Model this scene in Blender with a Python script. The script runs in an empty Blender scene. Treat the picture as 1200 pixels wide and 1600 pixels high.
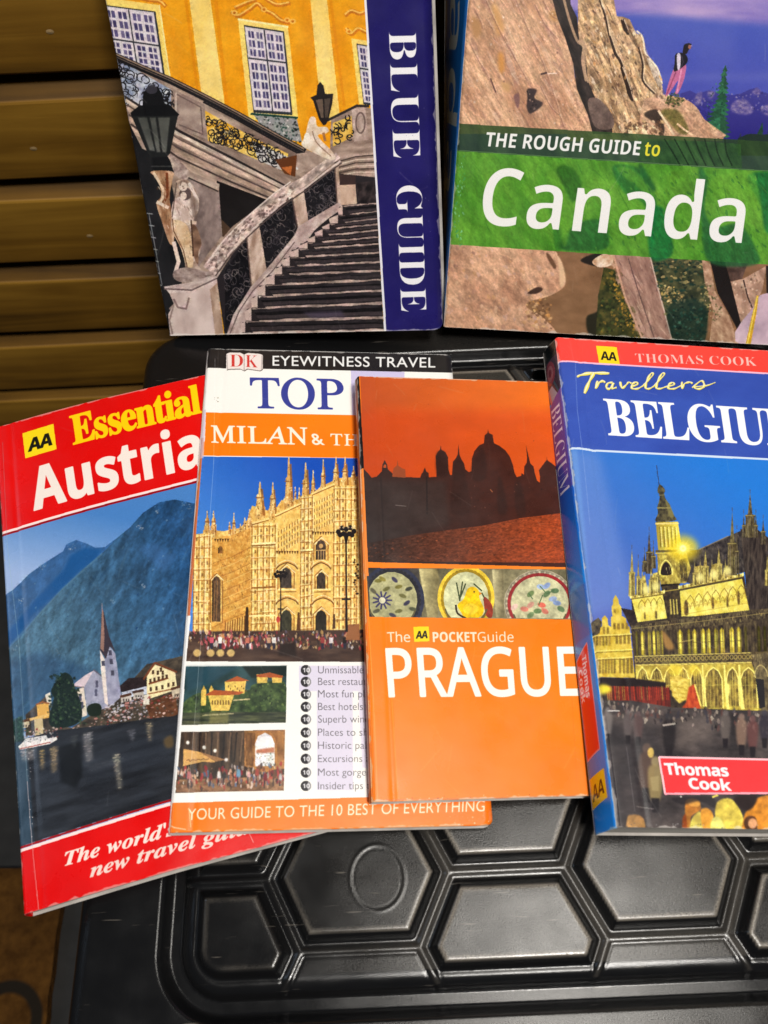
import bpy, math, random
import numpy as np
from mathutils import Matrix, Vector

S = bpy.context.scene
COL = S.collection

# ------------------------------------------------------------------ camera, light, exposure
CAM_H, CAM_F, PITCH, ROLL = 0.29, 1350.0, math.radians(61.5), math.radians(-2.5)
fw = Vector((0, math.cos(PITCH), -math.sin(PITCH)))
rt0 = Vector((1, 0, 0)); up0 = rt0.cross(fw)
rt = math.cos(ROLL) * rt0 + math.sin(ROLL) * up0
up = -math.sin(ROLL) * rt0 + math.cos(ROLL) * up0
cd = bpy.data.cameras.new('camera')
cam = bpy.data.objects.new('camera', cd); COL.objects.link(cam)
cam.matrix_world = Matrix(((rt.x, up.x, -fw.x, 0), (rt.y, up.y, -fw.y, 0), (rt.z, up.z, -fw.z, CAM_H), (0, 0, 0, 1)))
cd.sensor_fit = 'VERTICAL'; cd.sensor_height = 36; cd.sensor_width = 27
cd.lens = CAM_F / 1600 * 36
cd.clip_start = 0.01; cd.clip_end = 50
cd.dof.use_dof = True; cd.dof.focus_distance = 0.315; cd.dof.aperture_fstop = 16
S.camera = cam

W = bpy.data.worlds.new('World'); S.world = W; W.use_nodes = True
bg = W.node_tree.nodes['Background']
bg.inputs[0].default_value = (0.72, 0.85, 1.0, 1); bg.inputs[1].default_value = 0.04

def area(name, loc, target, sx, sy, power, color):
    l = bpy.data.lights.new(name, 'AREA'); l.shape = 'RECTANGLE'; l.size = sx; l.size_y = sy
    l.energy = power; l.color = color
    o = bpy.data.objects.new(name, l); COL.objects.link(o); o.location = loc
    o.rotation_euler = (Vector(target) - Vector(loc)).to_track_quat('-Z', 'Y').to_euler()
    return o
area('ceiling_lamp', (0.24, 0.02, 1.25), (0.03, 0.14, 0), 0.34, 0.30, 4.4, (1.0, 0.95, 0.87))
area('shop_lamp', (0.30, -0.48, 1.50), (0.02, 0.16, 0.03), 0.24, 0.24, 24.0, (1.0, 0.96, 0.90))
area('cool_fill_light', (-1.3, 0.5, 0.9), (-0.1, 0.1, 0), 0.5, 0.7, 3.0, (0.62, 0.78, 1.0))  # unseen bluish fill added at the left to light left-facing spines
vs = S.view_settings
S.display_settings.display_device = 'sRGB'
vs.view_transform = 'Standard'; vs.look = 'None'; vs.exposure = 0.0; vs.gamma = 1.0; vs.use_curve_mapping = False

# ------------------------------------------------------------------ object helpers
def tag(o, label=None, cat=None, group=None, kind=None):
    if label: o['label'] = label
    if cat: o['category'] = cat
    if group: o['group'] = group
    if kind: o['kind'] = kind
    return o

def empty(name, loc=(0, 0, 0)):
    o = bpy.data.objects.new(name, None); COL.objects.link(o); o.location = loc; o.empty_display_size = 0.02
    return o

def mesh_obj(name, verts, faces, mat, parent=None, smooth=False, uvs=None):
    me = bpy.data.meshes.new(name)
    me.from_pydata([tuple(map(float, v)) for v in verts], [], [tuple(map(int, f)) for f in faces])
    if uvs is not None:
        lay = me.uv_layers.new(name='UVMap')
        li = np.zeros(len(me.loops), dtype=np.int32); me.loops.foreach_get('vertex_index', li)
        lay.data.foreach_set('uv', np.asarray(uvs, dtype=np.float32)[li].ravel())
    if smooth:
        me.polygons.foreach_set('use_smooth', np.ones(len(me.polygons), dtype=bool))
    me.materials.append(mat); me.update()
    o = bpy.data.objects.new(name, me); COL.objects.link(o)
    if parent: o.parent = parent
    return o

def grid_faces(nu, nv, off=0, flip=False):
    i, j = np.meshgrid(np.arange(nu - 1), np.arange(nv - 1))
    a = (j * nu + i + off).ravel(); q = np.stack([a, a + 1, a + nu + 1, a + nu], 1)
    return q[:, ::-1] if flip else q

# ------------------------------------------------------------------ material helpers
def new_mat(name):
    m = bpy.data.materials.new(name); m.use_nodes = True
    return m, m.node_tree.nodes, m.node_tree.links, m.node_tree.nodes['Principled BSDF']

def srgb(c):
    c = np.asarray(c, float) / 255
    return tuple(np.where(c <= 0.04045, c / 12.92, ((c + 0.055) / 1.055) ** 2.4)) + (1,)

def N(nodes, kind, **kw):
    n = nodes.new(kind)
    for k, v in kw.items(): setattr(n, k, v)
    return n
# ------------------------------------------------------------------ a small printer: cover artwork computed with numpy
def hash01(ix, iy, seed):
    v = (ix.astype(np.int64) * 374761393 + iy.astype(np.int64) * 668265263 + seed * 974711) & 0x7fffffff
    v = ((v ^ (v >> 13)) * 1274126177) & 0x7fffffff
    v = (v ^ (v >> 16)) & 0xffff
    return v.astype(np.float32) / 65535.0

def vnoise(x, y, seed):
    x0 = np.floor(x); y0 = np.floor(y); fx = (x - x0).astype(np.float32); fy = (y - y0).astype(np.float32)
    fx = fx * fx * (3 - 2 * fx); fy = fy * fy * (3 - 2 * fy)
    a = hash01(x0, y0, seed); b = hash01(x0 + 1, y0, seed); c = hash01(x0, y0 + 1, seed); d = hash01(x0 + 1, y0 + 1, seed)
    return (a * (1 - fx) + b * fx) * (1 - fy) + (c * (1 - fx) + d * fx) * fy

def fbm(X, Y, sx, sy=None, ang=0.0, seed=1, octv=3):
    sy = sy or sx; a = math.radians(ang); ca, sa = math.cos(a), math.sin(a)
    U = (X * ca + Y * sa) / sx; V = (-X * sa + Y * ca) / sy
    t = 0; amp = 1.0; tot = 0
    for o in range(octv):
        t = t + amp * (vnoise(U * 2 ** o + 17.3 * o, V * 2 ** o + 9.1 * o, seed + o) - 0.5); tot += amp; amp *= 0.55
    return 2 * t / tot

def homography(src, dst):
    A = []
    for (x, y), (u, v) in zip(src, dst):
        A.append([x, y, 1, 0, 0, 0, -u * x, -u * y, -u]); A.append([0, 0, 0, x, y, 1, -v * x, -v * y, -v])
    return np.linalg.svd(np.array(A, float))[2][-1].reshape(3, 3)

def Z(x0, y0, s):
    """enlarged detail -> tracing units"""
    return lambda *p: [(x0 + a / s, y0 + b / s) for a, b in p]

_glyphs = {}
def glyph_tris(body, weight, track):
    key = (body, weight, track)
    if key not in _glyphs:
        c = bpy.data.curves.new('lettering', 'FONT'); c.body = body; c.size = 1; c.offset = weight; c.space_character = track; c.resolution_u = 5
        o = bpy.data.objects.new('lettering', c); COL.objects.link(o)
        dg = bpy.context.evaluated_depsgraph_get(); dg.update()
        ev = o.evaluated_get(dg); me = ev.to_mesh(); me.calc_loop_triangles()
        co = np.zeros(len(me.vertices) * 3); me.vertices.foreach_get('co', co)
        ti = np.zeros(len(me.loop_triangles) * 3, dtype=np.int32); me.loop_triangles.foreach_get('vertices', ti)
        _glyphs[key] = (co.reshape(-1, 3)[:, :2].copy(), ti.reshape(-1, 3).copy())
        ev.to_mesh_clear(); bpy.data.objects.remove(o); bpy.data.curves.remove(c)
    return _glyphs[key]

def style(s, st):
    if st == 'gill': return s
    U, L, D = {'serifb': (0x1D400, 0x1D41A, 0x1D7CE), 'serifbi': (0x1D468, 0x1D482, 0x1D7CE), 'serifi': (0x1D434, 0x1D44E, None),
               'sansb': (0x1D5D4, 0x1D5EE, 0x1D7EC), 'sans': (0x1D5A0, 0x1D5BA, 0x1D7E2)}[st]
    r = ''
    for ch in s:
        if 'A' <= ch <= 'Z': r += chr(U + ord(ch) - 65)
        elif 'a' <= ch <= 'z': r += '\u210e' if (st == 'serifi' and ch == 'h') else chr(L + ord(ch) - 97)
        elif ch.isdigit() and D: r += chr(D + ord(ch) - 48)
        else: r += ch
    return r

class Canvas:
    def __init__(s, corners, tw, th, bgc):
        s.w, s.h = tw, th
        s.H = homography(corners, [(0, 0), (tw, 0), (tw, th), (0, th)])
        Hi = np.linalg.inv(s.H)
        i, j = np.meshgrid(np.arange(tw) + .5, np.arange(th) + .5)
        q = Hi @ np.stack([i.ravel(), j.ravel(), np.ones(i.size)])
        s.X = (q[0] / q[2]).reshape(th, tw).astype(np.float32); s.Y = (q[1] / q[2]).reshape(th, tw).astype(np.float32)
        s.px = np.empty((th, tw, 3), np.float32); s.px[:] = bgc
    def tx(s, pts):
        p = np.asarray(pts, float); q = s.H @ np.vstack([p.T, np.ones(len(p))])
        return (q[:2] / q[2]).T
    def mask(s, poly):
        t = s.tx(poly)
        x0, y0 = np.floor(t.min(0)).astype(int); x1, y1 = np.ceil(t.max(0)).astype(int) + 1
        x0, y0 = max(x0, 0), max(y0, 0); x1, y1 = min(x1, s.w), min(y1, s.h)
        if x1 <= x0 or y1 <= y0: return None, None
        m = np.zeros((y1 - y0, x1 - x0), bool); xs = np.arange(x0, x1) + .5
        for k in range(len(t)):
            (ax, ay), (bx, by) = t[k], t[(k + 1) % len(t)]
            if ay == by: continue
            if ay > by: ax, ay, bx, by = bx, by, ax, ay
            r0, r1 = max(int(math.ceil(ay - .5)), y0), min(int(math.ceil(by - .5)), y1)
            if r1 <= r0: continue
            ys = np.arange(r0, r1) + .5
            xi = ax + (ys - ay) * (bx - ax) / (by - ay)
            m[r0 - y0:r1 - y0] ^= xs[None, :] > xi[:, None]
        return (slice(y0, y1), slice(x0, x1)), m.astype(np.float32)
    @staticmethod
    def blur(m, r):
        r = int(round(r))
        for _ in range(2 if r > 0 else 0):
            for ax in (0, 1):
                p = np.pad(m, [(r + 1, r) if a == ax else (0, 0) for a in (0, 1)], mode='edge')
                cs = np.cumsum(p, axis=ax)
                m = (np.take(cs, range(2 * r + 1, cs.shape[ax]), ax) - np.take(cs, range(0, cs.shape[ax] - 2 * r - 1), ax)) / (2 * r + 1)
        return m
    def color(s, sl, col):
        """plain colour, or ('g', p0, c0, p1, c1): a printed two-colour blend, or ('n', lo, hi, sx, sy, ang, seed): noise between inks"""
        X, Y = s.X[sl], s.Y[sl]
        if callable(col): return col(X, Y)
        if col[0] == 'g':
            (x0, y0), c0, (x1, y1), c1 = col[1:]
            d = ((x1 - x0) ** 2 + (y1 - y0) ** 2)
            t = np.clip(((X - x0) * (x1 - x0) + (Y - y0) * (y1 - y0)) / d, 0, 1)[..., None]
            return np.array(c0) * (1 - t) + np.array(c1) * t
        if col[0] == 'n':
            lo, hi, sx, sy, ang, seed = col[1:7]
            t = np.clip(.5 + .9 * fbm(X, Y, sx, sy, ang, seed, 4), 0, 1)[..., None]
            return np.array(lo) * (1 - t) + np.array(hi) * t
        return np.broadcast_to(np.array(col, np.float32), X.shape + (3,))
    def fill(s, poly, col, n=None, soft=0, a=1.0):
        if soft:
            c = np.mean(poly, 0)
        sl, m = s.mask(poly)
        if sl is None: return
        if soft:
            r = int(soft); y0, y1, x0, x1 = max(sl[0].start - r, 0), min(sl[0].stop + r, s.h), max(sl[1].start - r, 0), min(sl[1].stop + r, s.w)
            M = np.zeros((y1 - y0, x1 - x0), np.float32); M[sl[0].start - y0:sl[0].stop - y0, sl[1].start - x0:sl[1].stop - x0] = m
            sl = (slice(y0, y1), slice(x0, x1)); m = s.blur(M, max(1, r // 2))
        c = s.color(sl, col)
        if n:
            amp, sx, sy, ang, seed = n
            c = c * (1 + amp * fbm(s.X[sl], s.Y[sl], sx, sy, ang, seed, 4))[..., None]
        m = (m * a)[..., None]
        s.px[sl] = s.px[sl] * (1 - m) + c * m
    def line(s, pts, w, col, a=1.0, n=None):
        """a stroke; w may be one width or one per point"""
        p = np.asarray(pts, float); ws = np.full(len(p), w, float) if np.isscalar(w) else np.asarray(w, float)
        for k in range(len(p) - 1):
            d = p[k + 1] - p[k]; L = np.hypot(*d)
            if L < 1e-6: continue
            nn = np.array([-d[1], d[0]]) / L; e = d / L
            w0, w1 = ws[k] / 2, ws[k + 1] / 2
            s.fill([p[k] + nn * w0 - e * w0 * .35, p[k + 1] + nn * w1 + e * w1 * .35, p[k + 1] - nn * w1 + e * w1 * .35, p[k] - nn * w0 - e * w0 * .35], col, a=a, n=n)
    def ell(s, c, rx, ry, col, ang=0, soft=0, a=1.0, k=20, n=None):
        t = np.linspace(0, 2 * np.pi, k, endpoint=False); ca, sa = math.cos(math.radians(ang)), math.sin(math.radians(ang))
        x, y = rx * np.cos(t), ry * np.sin(t)
        s.fill(np.stack([c[0] + x * ca - y * sa, c[1] + x * sa + y * ca], 1), col, soft=soft, a=a, n=n)
    def ring(s, c, rx, ry, w, col, ang=0, k=24, a0=0, a1=360):
        t = np.radians(np.linspace(a0, a1, k)); ca, sa = math.cos(math.radians(ang)), math.sin(math.radians(ang))
        x, y = rx * np.cos(t), ry * np.sin(t)
        s.line(np.stack([c[0] + x * ca - y * sa, c[1] + x * sa + y * ca], 1), w, col)
    def speck(s, poly, num, r, cols, seed, elong=1.0, ang=0, jit=30, a=.9, ylim=None):
        """scatter small ink blots inside a polygon"""
        rng = random.Random(seed); sl, m = s.mask(poly)
        if sl is None: return
        p = np.asarray(poly); lo, hi = p.min(0), p.max(0); got = 0; tries = 0
        while got < num and tries < num * 8:
            tries += 1
            x, y = rng.uniform(lo[0], hi[0]), rng.uniform(lo[1], hi[1])
            t = s.tx([(x, y)])[0]; i, j = int(t[0]) - sl[1].start, int(t[1]) - sl[0].start
            if not (0 <= i < m.shape[1] and 0 <= j < m.shape[0]) or m[j, i] < .5: continue
            rr = rng.uniform(*r); c = np.array(rng.choice(cols), float) * rng.uniform(.85, 1.12)
            an = math.radians(ang + rng.uniform(-jit, jit)); ca, sa = math.cos(an), math.sin(an); o = []
            for k in range(8):
                f = rng.uniform(.45, 1.35); px, py = rr * elong * f * math.cos(k * .785), rr * f * math.sin(k * .785); o.append((x + px * ca - py * sa, y + px * sa + py * ca))
            s.fill(o, np.clip(c, 0, 255), a=a * rng.uniform(.6, 1)); got += 1
    def strokes(s, poly, num, ln, wd, ang, jit, cols, seed, a=.6):
        """many short tapering marks along one grain direction"""
        rng = random.Random(seed); sl, m = s.mask(poly)
        if sl is None: return
        p = np.asarray(poly); lo, hi = p.min(0), p.max(0); got = 0
        for _ in range(num * 8):
            if got >= num: break
            x, y = rng.uniform(lo[0], hi[0]), rng.uniform(lo[1], hi[1]); L = rng.uniform(*ln) * rng.choice((.5, 1, 1)); an = math.radians(ang + rng.gauss(0, jit)); w = rng.uniform(*wd); b_ = rng.uniform(-.25, .25)
            pts = [(x + L * t * math.cos(an + b_ * t), y + L * t * math.sin(an + b_ * t)) for t in (-.5, -.2, .15, .5)]; ok = True
            for q in (pts[0], pts[-1]):
                t = s.tx([q])[0]; i, j = int(t[0]) - sl[1].start, int(t[1]) - sl[0].start
                if not (0 <= i < m.shape[1] and 0 <= j < m.shape[0]) or m[j, i] < .5: ok = False
            if not ok: continue
            s.line(pts, [.3 * w, w, .8 * w, .2 * w], np.array(rng.choice(cols), float), a=a * rng.uniform(.5, 1)); got += 1
    def mottle(s, poly, amp, sx, sy=None, ang=0, seed=3, octv=4):
        sl, m = s.mask(poly)
        if sl is None: return
        f = 1 + amp * fbm(s.X[sl], s.Y[sl], sx, sy or sx, ang, seed, octv)
        s.px[sl] *= (1 + (f - 1) * m)[..., None]
    def photo(s, poly, seed=7, k=1.0):
        """photographic half-tone: slightly soft, with fine tonal variation"""
        sl, m = s.mask(poly)
        if sl is None: return
        X, Y = s.X[sl], s.Y[sl]; r = s.px[sl]
        soft = np.stack([s.blur(r[..., i], 1) for i in range(3)], -1)
        lum = soft.mean(-1); busy = np.clip(s.blur(np.abs(r.mean(-1) - s.blur(lum, 3)), 4) / 14, .12, 1)
        f = 1 + k * busy * (.10 * fbm(X, Y, 6, 5, 20, seed, 3) + .12 * fbm(X, Y, 2.0, 1.8, 0, seed + 5, 2))
        tint = np.stack([1 + .03 * k * busy * fbm(X, Y, 9, 9, 0, seed + 20 + i, 2) for i in range(3)], -1)
        m = m[..., None]; s.px[sl] = r * (1 - m) + (r * .6 + soft * .4) * f[..., None] * tint * m
    def text(s, body, st, p0, p1, upv, col, weight=0.0, track=1.0, shear=0.0, a=1.0, clip=None):
        """lettering with its base line from p0 to p1 and capitals as tall as upv"""
        ref, _ = glyph_tris(style('H', st), 0.0, 1.0)
        cap = ref[:, 1].max() - ref[:, 1].min(); base = ref[:, 1].min()
        co, tri = glyph_tris(style(body, st), 0.0, track)
        gx = co[:, 0] + shear * co[:, 1]; x0, x1 = gx.min(), gx.max()
        p0, p1, upv = map(np.array, (p0, p1, upv))
        P = p0[None] + ((gx - x0) / (x1 - x0))[:, None] * (p1 - p0)[None] + ((co[:, 1] - base) / cap)[:, None] * upv[None]
        Q = 3
        t = s.tx(P) * Q; e2 = s.tx([p0, p0 + upv]) * Q
        rad = abs(weight) * np.hypot(*(e2[1] - e2[0])) / cap
        x0, y0 = np.floor(t.min(0)).astype(int) // Q * Q - 8 * Q; x1, y1 = np.ceil(t.max(0)).astype(int) // Q * Q + 9 * Q
        m = np.zeros((y1 - y0, x1 - x0), bool)
        for k in tri:
            A, B, C = t[k] - [x0, y0]
            bx0, by0 = int(min(A[0], B[0], C[0])), int(min(A[1], B[1], C[1])); bx1, by1 = int(max(A[0], B[0], C[0])) + 2, int(max(A[1], B[1], C[1])) + 2
            d = (B[0] - A[0]) * (C[1] - A[1]) - (B[1] - A[1]) * (C[0] - A[0])
            if abs(d) < 1e-9: continue
            xx = np.arange(bx0, bx1)[None, :] + .5; yy = np.arange(by0, by1)[:, None] + .5
            u = ((xx - A[0]) * (C[1] - A[1]) - (yy - A[1]) * (C[0] - A[0])) / d
            v = ((B[0] - A[0]) * (yy - A[1]) - (B[1] - A[1]) * (xx - A[0])) / d
            e = -1e-3
            m[by0:by1, bx0:bx1] |= ((u >= e) & (v >= e) & (u + v <= 1 - e))[:m.shape[0] - by0, :m.shape[1] - bx0]
        if rad >= .5:                       # bolder or lighter strokes
            src = m if weight > 0 else ~m; acc = src.copy(); ri = int(round(rad))
            for dx in range(-ri, ri + 1):
                for dy in range(-ri, ri + 1):
                    if dx * dx + dy * dy <= (rad + .25) ** 2 and (dx or dy): acc |= np.roll(src, (dy, dx), (0, 1))
            m = acc if weight > 0 else ~acc
        mm = m.astype(np.float32).reshape(m.shape[0] // Q, Q, m.shape[1] // Q, Q).mean((1, 3)); x0 //= Q; y0 //= Q
        cx0, cy0, cx1, cy1 = max(x0, 0), max(y0, 0), min(x0 + mm.shape[1], s.w), min(y0 + mm.shape[0], s.h)
        if cx1 <= cx0 or cy1 <= cy0: return
        mm = mm[cy0 - y0:cy1 - y0, cx0 - x0:cx1 - x0][..., None] * a
        sl = (slice(cy0, cy1), slice(cx0, cx1)); s.px[sl] = s.px[sl] * (1 - mm) + s.color(sl, col) * mm
    def quadgrid(s, q, cols, rows, fn):
        """cells of a skewed window: fn(cell quad, i, j)"""
        TL, TR, BR, BL = map(np.array, q)
        P = lambda u, v: (TL * (1 - u) + TR * u) * (1 - v) + (BL * (1 - u) + BR * u) * v
        for i in range(len(cols) - 1):
            for j in range(len(rows) - 1):
                u0, u1, v0, v1 = cols[i], cols[i + 1], rows[j], rows[j + 1]
                fn([P(u0, v0), P(u1, v0), P(u1, v1), P(u0, v1)], i, j)
    def image(s, name, grain=2.2, seed=5, soft=0):
        rng = np.random.default_rng(seed)
        a = s.px
        if soft:
            a = np.stack([s.blur(a[..., k], soft) for k in range(3)], -1)
        # rubbed edges and faint handling scratches on the lamination
        jj, ii = np.mgrid[0:s.h, 0:s.w]; ed = np.minimum(np.minimum(ii, s.w - 1 - ii), np.minimum(jj, s.h - 1 - jj)).astype(np.float32)
        chip = fbm(ii, jj, 26, 26, 0, seed + 40, 3); wear = np.clip((3.2 + 9 * chip - ed) / 2.5, 0, 1) * .55
        sc = np.zeros((s.h, s.w), np.float32); rr = random.Random(seed + len(name))
        for _ in range(46):
            x, y, an, L = rr.uniform(0, s.w), rr.uniform(0, s.h), rr.gauss(1.2, .7), rr.uniform(15, 120); t = np.arange(0, L, .5); bx = rr.uniform(-.003, .003)
            xi = (x + t * math.cos(an) + bx * t * t).astype(int); yi = (y + t * math.sin(an)).astype(int); ok = (xi > 0) & (xi < s.w) & (yi > 0) & (yi < s.h); sc[yi[ok], xi[ok]] = rr.uniform(.05, .22)
        wear = np.maximum(wear, s.blur(sc, 1) * 1.6)[..., None]; a = a * (1 - wear) + np.array((222, 216, 208)) * wear
        a = np.clip((a + rng.normal(0, grain, a.shape[:2] + (1,))) / 255, 0, 1)
        out = np.ones((s.h, s.w, 4), np.float32); out[..., :3] = a
        im = bpy.data.images.new(name, s.w, s.h, alpha=False)
        im.pixels.foreach_set(out[::-1].ravel()); im.update(); im.pack()
        return im

def sp(pts, closed=True, k=5):
    """rounded outline through the traced points"""
    P = [np.array(p, float) for p in pts]; n = len(P); out = []
    for i in range(n if closed else n - 1):
        a, b, c, d = (P[(i - 1) % n], P[i], P[(i + 1) % n], P[(i + 2) % n]) if closed else (P[max(i - 1, 0)], P[i], P[i + 1], P[min(i + 2, n - 1)])
        for t in np.arange(k) / k:
            out.append(.5 * (2 * b + (c - a) * t + (2 * a - 5 * b + 4 * c - d) * t * t + (3 * b - a - 3 * c + d) * t ** 3))
    if not closed: out.append(P[-1])
    return out

def inset(q, f):
    c = np.mean(q, 0); return [c + (np.array(p) - c) * f for p in q]
# ------------------------------------------------------------------ cover: palace stairway with a navy side band
def art_stairway(corners):
    c = Canvas(corners, 900, 1420, (236, 160, 22))
    A, B, C, D = Z(150, 0, 4.0), Z(400, 0, 3.75), Z(200, 240, 4.615), Z(430, 240, 4.138)
    K, DK = (26, 24, 27), (48, 42, 42)
    # ochre wall with pale pilasters, running up out of the frame
    wall = [(60, -420), (700, -420), (700, 330), (150, 330)]
    c.fill(wall, ('n', (232, 148, 14), (246, 172, 34), 60, 30, 80, 4))
    for q in ([(226, -420), (286, -420), (296, 0), (329, 0), (352, 170), (317, 165)], [(440, -420), (470, -420), (485, 0), (511, 0), (532, 190), (503, 190)]):
        c.fill([q[0], q[1], q[3], q[4], q[5], q[2]], ('n', (243, 204, 100), (252, 222, 134), 25, 60, 0, 6))
    for q in ([(334, 0), (340, 0), (358, 172), (353, 172)], [(288, 0), (293, 0), (313, 160), (309, 160)], [(514, 0), (519, 0), (540, 165), (536, 165)]):
        c.fill(q, (224, 134, 12), a=.6)
    c.mottle(wall, .07, 9, 14, 80, 5); c.mottle(wall, .05, 2.5, 2.5, 0, 7); c.strokes(wall, 60, (6, 26), (.5, 1.4), 82, 6, [(206, 124, 10), (255, 196, 70)], 8, .4)
    # windows
    def window(q, seed, cols, rows):
        c.fill(q, (38, 44, 46)); c.fill(inset(q, .965), (214, 203, 208))
        rng = random.Random(seed)
        def leaf(l, i, j):
            c.fill(inset(l, .93), (222, 212, 216))
            c.line([l[1], l[2]], 2.0, (52, 54, 62)); c.line([l[3], l[2]], 2.4, (52, 54, 62))
            def pane(p, a, b):
                s = rng.choice([(92, 84, 124), (70, 64, 104), (118, 108, 142), (84, 78, 118)])
                c.fill(inset(p, .74), s)
                if rng.random() < .5: c.fill(inset(p, .4), (60, 54, 90))
            ww = [.1, .46, .54, .9]; hh = np.linspace(.06, .95, 4 if j == 0 else 6)
            for a in (0, 2):
                sub = [np.array(l[0]) * (1 - ww[a]) + np.array(l[1]) * ww[a], np.array(l[0]) * (1 - ww[a + 1]) + np.array(l[1]) * ww[a + 1],
                       np.array(l[3]) * (1 - ww[a + 1]) + np.array(l[2]) * ww[a + 1], np.array(l[3]) * (1 - ww[a]) + np.array(l[2]) * ww[a]]
                c.quadgrid(sub, [0, .5, 1], list(hh), pane)
        c.quadgrid(inset(q, .95), cols, rows, leaf)
    c.fill([(150, -6), (249, 8), (266, 124), (170, 100)], (250, 216, 112))
    c.line([(249, 8), (266, 124)], 2, (255, 236, 160))
    window([(158, 7), (243, 18), (259, 126), (174, 112)], 1, [0, .5, 1], [0, .5, 1.05])
    c.fill([(372, 30), (450, 42), (466, 186), (389, 188)], (250, 218, 116)); c.line([(372, 30), (450, 42)], 3, (255, 240, 170))
    window([(381, 39), (444, 49), (457, 180), (396, 176)], 2, [0, .5, 1], [0, .37, 1])
    c.fill([(549, 60), (590, 66), (600, 166), (561, 163)], (250, 218, 116))
    window([(557, 68), (610, 78), (622, 170), (568, 163)], 3, [0, .5, 1], [0, .4, 1])
    # stucco scrolls over the windows
    for pts in (A((850, 75), (890, 100), (960, 60), (1010, 25), (1050, 60), (1110, 90), (1160, 130), (1210, 140)), A((870, 50), (940, 20), (1000, 0)), A((1060, -10), (1130, 30), (1210, 20)),
                B((525, 90), (560, 65), (610, 80), (640, 70)), B((530, 170), (560, 200), (600, 170), (650, 190)), A((250, -20), (330, 0), (400, 10), (435, 40))):
        pts = sp(pts, False); c.line(pts, 6.5, (206, 118, 26)); c.line([(x - 1, y - 1.5) for x, y in pts], 2.6, (252, 196, 92))
    for p in (A((865, 80))[0], A((1050, 60))[0], A((1195, 125))[0], B((545, 185))[0], B((215, 125))[0]):
        c.ell(p, 5, 4, (250, 190, 84)); c.ell(p, 2.4, 2, (196, 108, 20))
    # balcony rail below the middle window
    c.fill([(394, 176), (463, 182), (472, 222), (420, 214)], (150, 150, 148)); c.speck([(394, 178), (463, 184), (470, 226), (420, 216)], 120, (.8, 2.6), [(20, 24, 24), (30, 60, 50), (225, 220, 215)], 8)
    c.line([(392, 178), (465, 184)], 3, (24, 60, 48))
    # left dark side of the picture
    stone_lo, stone_hi = (118, 98, 88), (196, 170, 152)
    c.fill([(172, 92), (270, 124), (470, 230), (530, 255), (530, 330), (345, 470), (262, 540), (220, 420)], ('n', stone_lo, stone_hi, 40, 10, 27, 9))
    # ironwork behind the handrail
    c.fill(A((118, 360), (470, 560), (470, 700), (170, 650)), ('n', (120, 130, 160), (226, 226, 230), 9, 9, 0, 12))
    c.fill(A((680, 690), (1000, 870), (1200, 960), (1200, 1080), (1010, 1000), (830, 920), (700, 880)), ('n', (226, 160, 30), (250, 224, 140), 14, 14, 0, 13))
    c.fill(A((980, 880), (1200, 980), (1270, 1060), (1150, 1060), (1010, 1000)), (205, 200, 196))
    rng = random.Random(4)
    def scrolls(poly, num, col, w):
        P = np.array(poly); lo, hi = P.min(0), P.max(0); got = 0
        sl, m = c.mask(poly)
        for _ in range(num * 6):
            x, y = rng.uniform(lo[0], hi[0]), rng.uniform(lo[1], hi[1]); t = c.tx([(x, y)])[0]
            i, j = int(t[0]) - sl[1].start, int(t[1]) - sl[0].start
            if not (0 <= i < m.shape[1] and 0 <= j < m.shape[0]) or m[j, i] < .5: continue
            r = rng.uniform(2.5, 8); a0 = rng.uniform(0, 360)
            c.ring((x, y), r, r * rng.uniform(.7, 1), w, col, rng.uniform(0, 90), 14, a0, a0 + rng.uniform(150, 330)); got += 1
            if got >= num: break
    scrolls(A((118, 380), (470, 580), (470, 690), (170, 640)), 70, K, 1.5); c.strokes(A((118, 380), (470, 580), (470, 690), (170, 640)), 40, (4, 12), (.8, 1.8), 60, 40, [K, (60, 58, 64)], 80, .8)
    scrolls(A((690, 710), (1000, 880), (1200, 970), (1230, 1070), (1010, 990), (720, 870)), 110, K, 1.5); c.strokes(A((690, 710), (1000, 880), (1200, 970), (1230, 1070), (1010, 990), (720, 870)), 60, (4, 14), (.8, 1.8), 30, 40, [K, (70, 56, 40), (246, 232, 190)], 81, .8)
    # stone pier between the railings, ledge mouldings
    c.fill(A((478, 555), (680, 655), (690, 870), (510, 800)), ('n', (134, 112, 104), (186, 164, 150), 16, 16, 0, 15))
    c.line(A((505, 590), (655, 670), (668, 840), (520, 780)), 2, (110, 92, 86)); c.line(A((500, 580), (500, 790)), 2.4, (205, 186, 172))
    for dy, w, col in ((0, 4.5, (44, 38, 38)), (5, 5, (206, 186, 170)), (12, 3, (96, 80, 74)), (18, 7, (198, 170, 152)), (27, 2.6, (84, 70, 66)), (33, 6, (176, 150, 130)), (42, 3, (70, 58, 54)), (50, 6, (190, 164, 146))):
        c.line([(196 + dy * .2, 152 + dy), (278, 204 + dy), (360, 246 + dy * .9), (455, 296 + dy * .65)], w, col, n=(.35, 18, 5, 27, 16))
    # hand rail
    rail = A((112, 348), (300, 432), (470, 505), (680, 610), (880, 715), (1040, 805), (1200, 892), (1300, 945))
    c.line(rail, 11, K); c.line([(x, y - 3.5) for x, y in rail], 2.2, (150, 124, 104)); c.line([(x, y + .5) for x, y in rail], 1.4, (104, 88, 78))
    c.line([(x - 2, y + 7) for x, y in rail[3:]], 3, (30, 26, 28))
    # dark recess and pier below the ledge
    c.fill(C((640, 195), (1010, 335), (760, 520), (690, 585), (640, 560)), (24, 20, 20))
    c.fill(C((660, 460), (740, 540), (690, 600), (660, 590)), (74, 54, 40))
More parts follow.
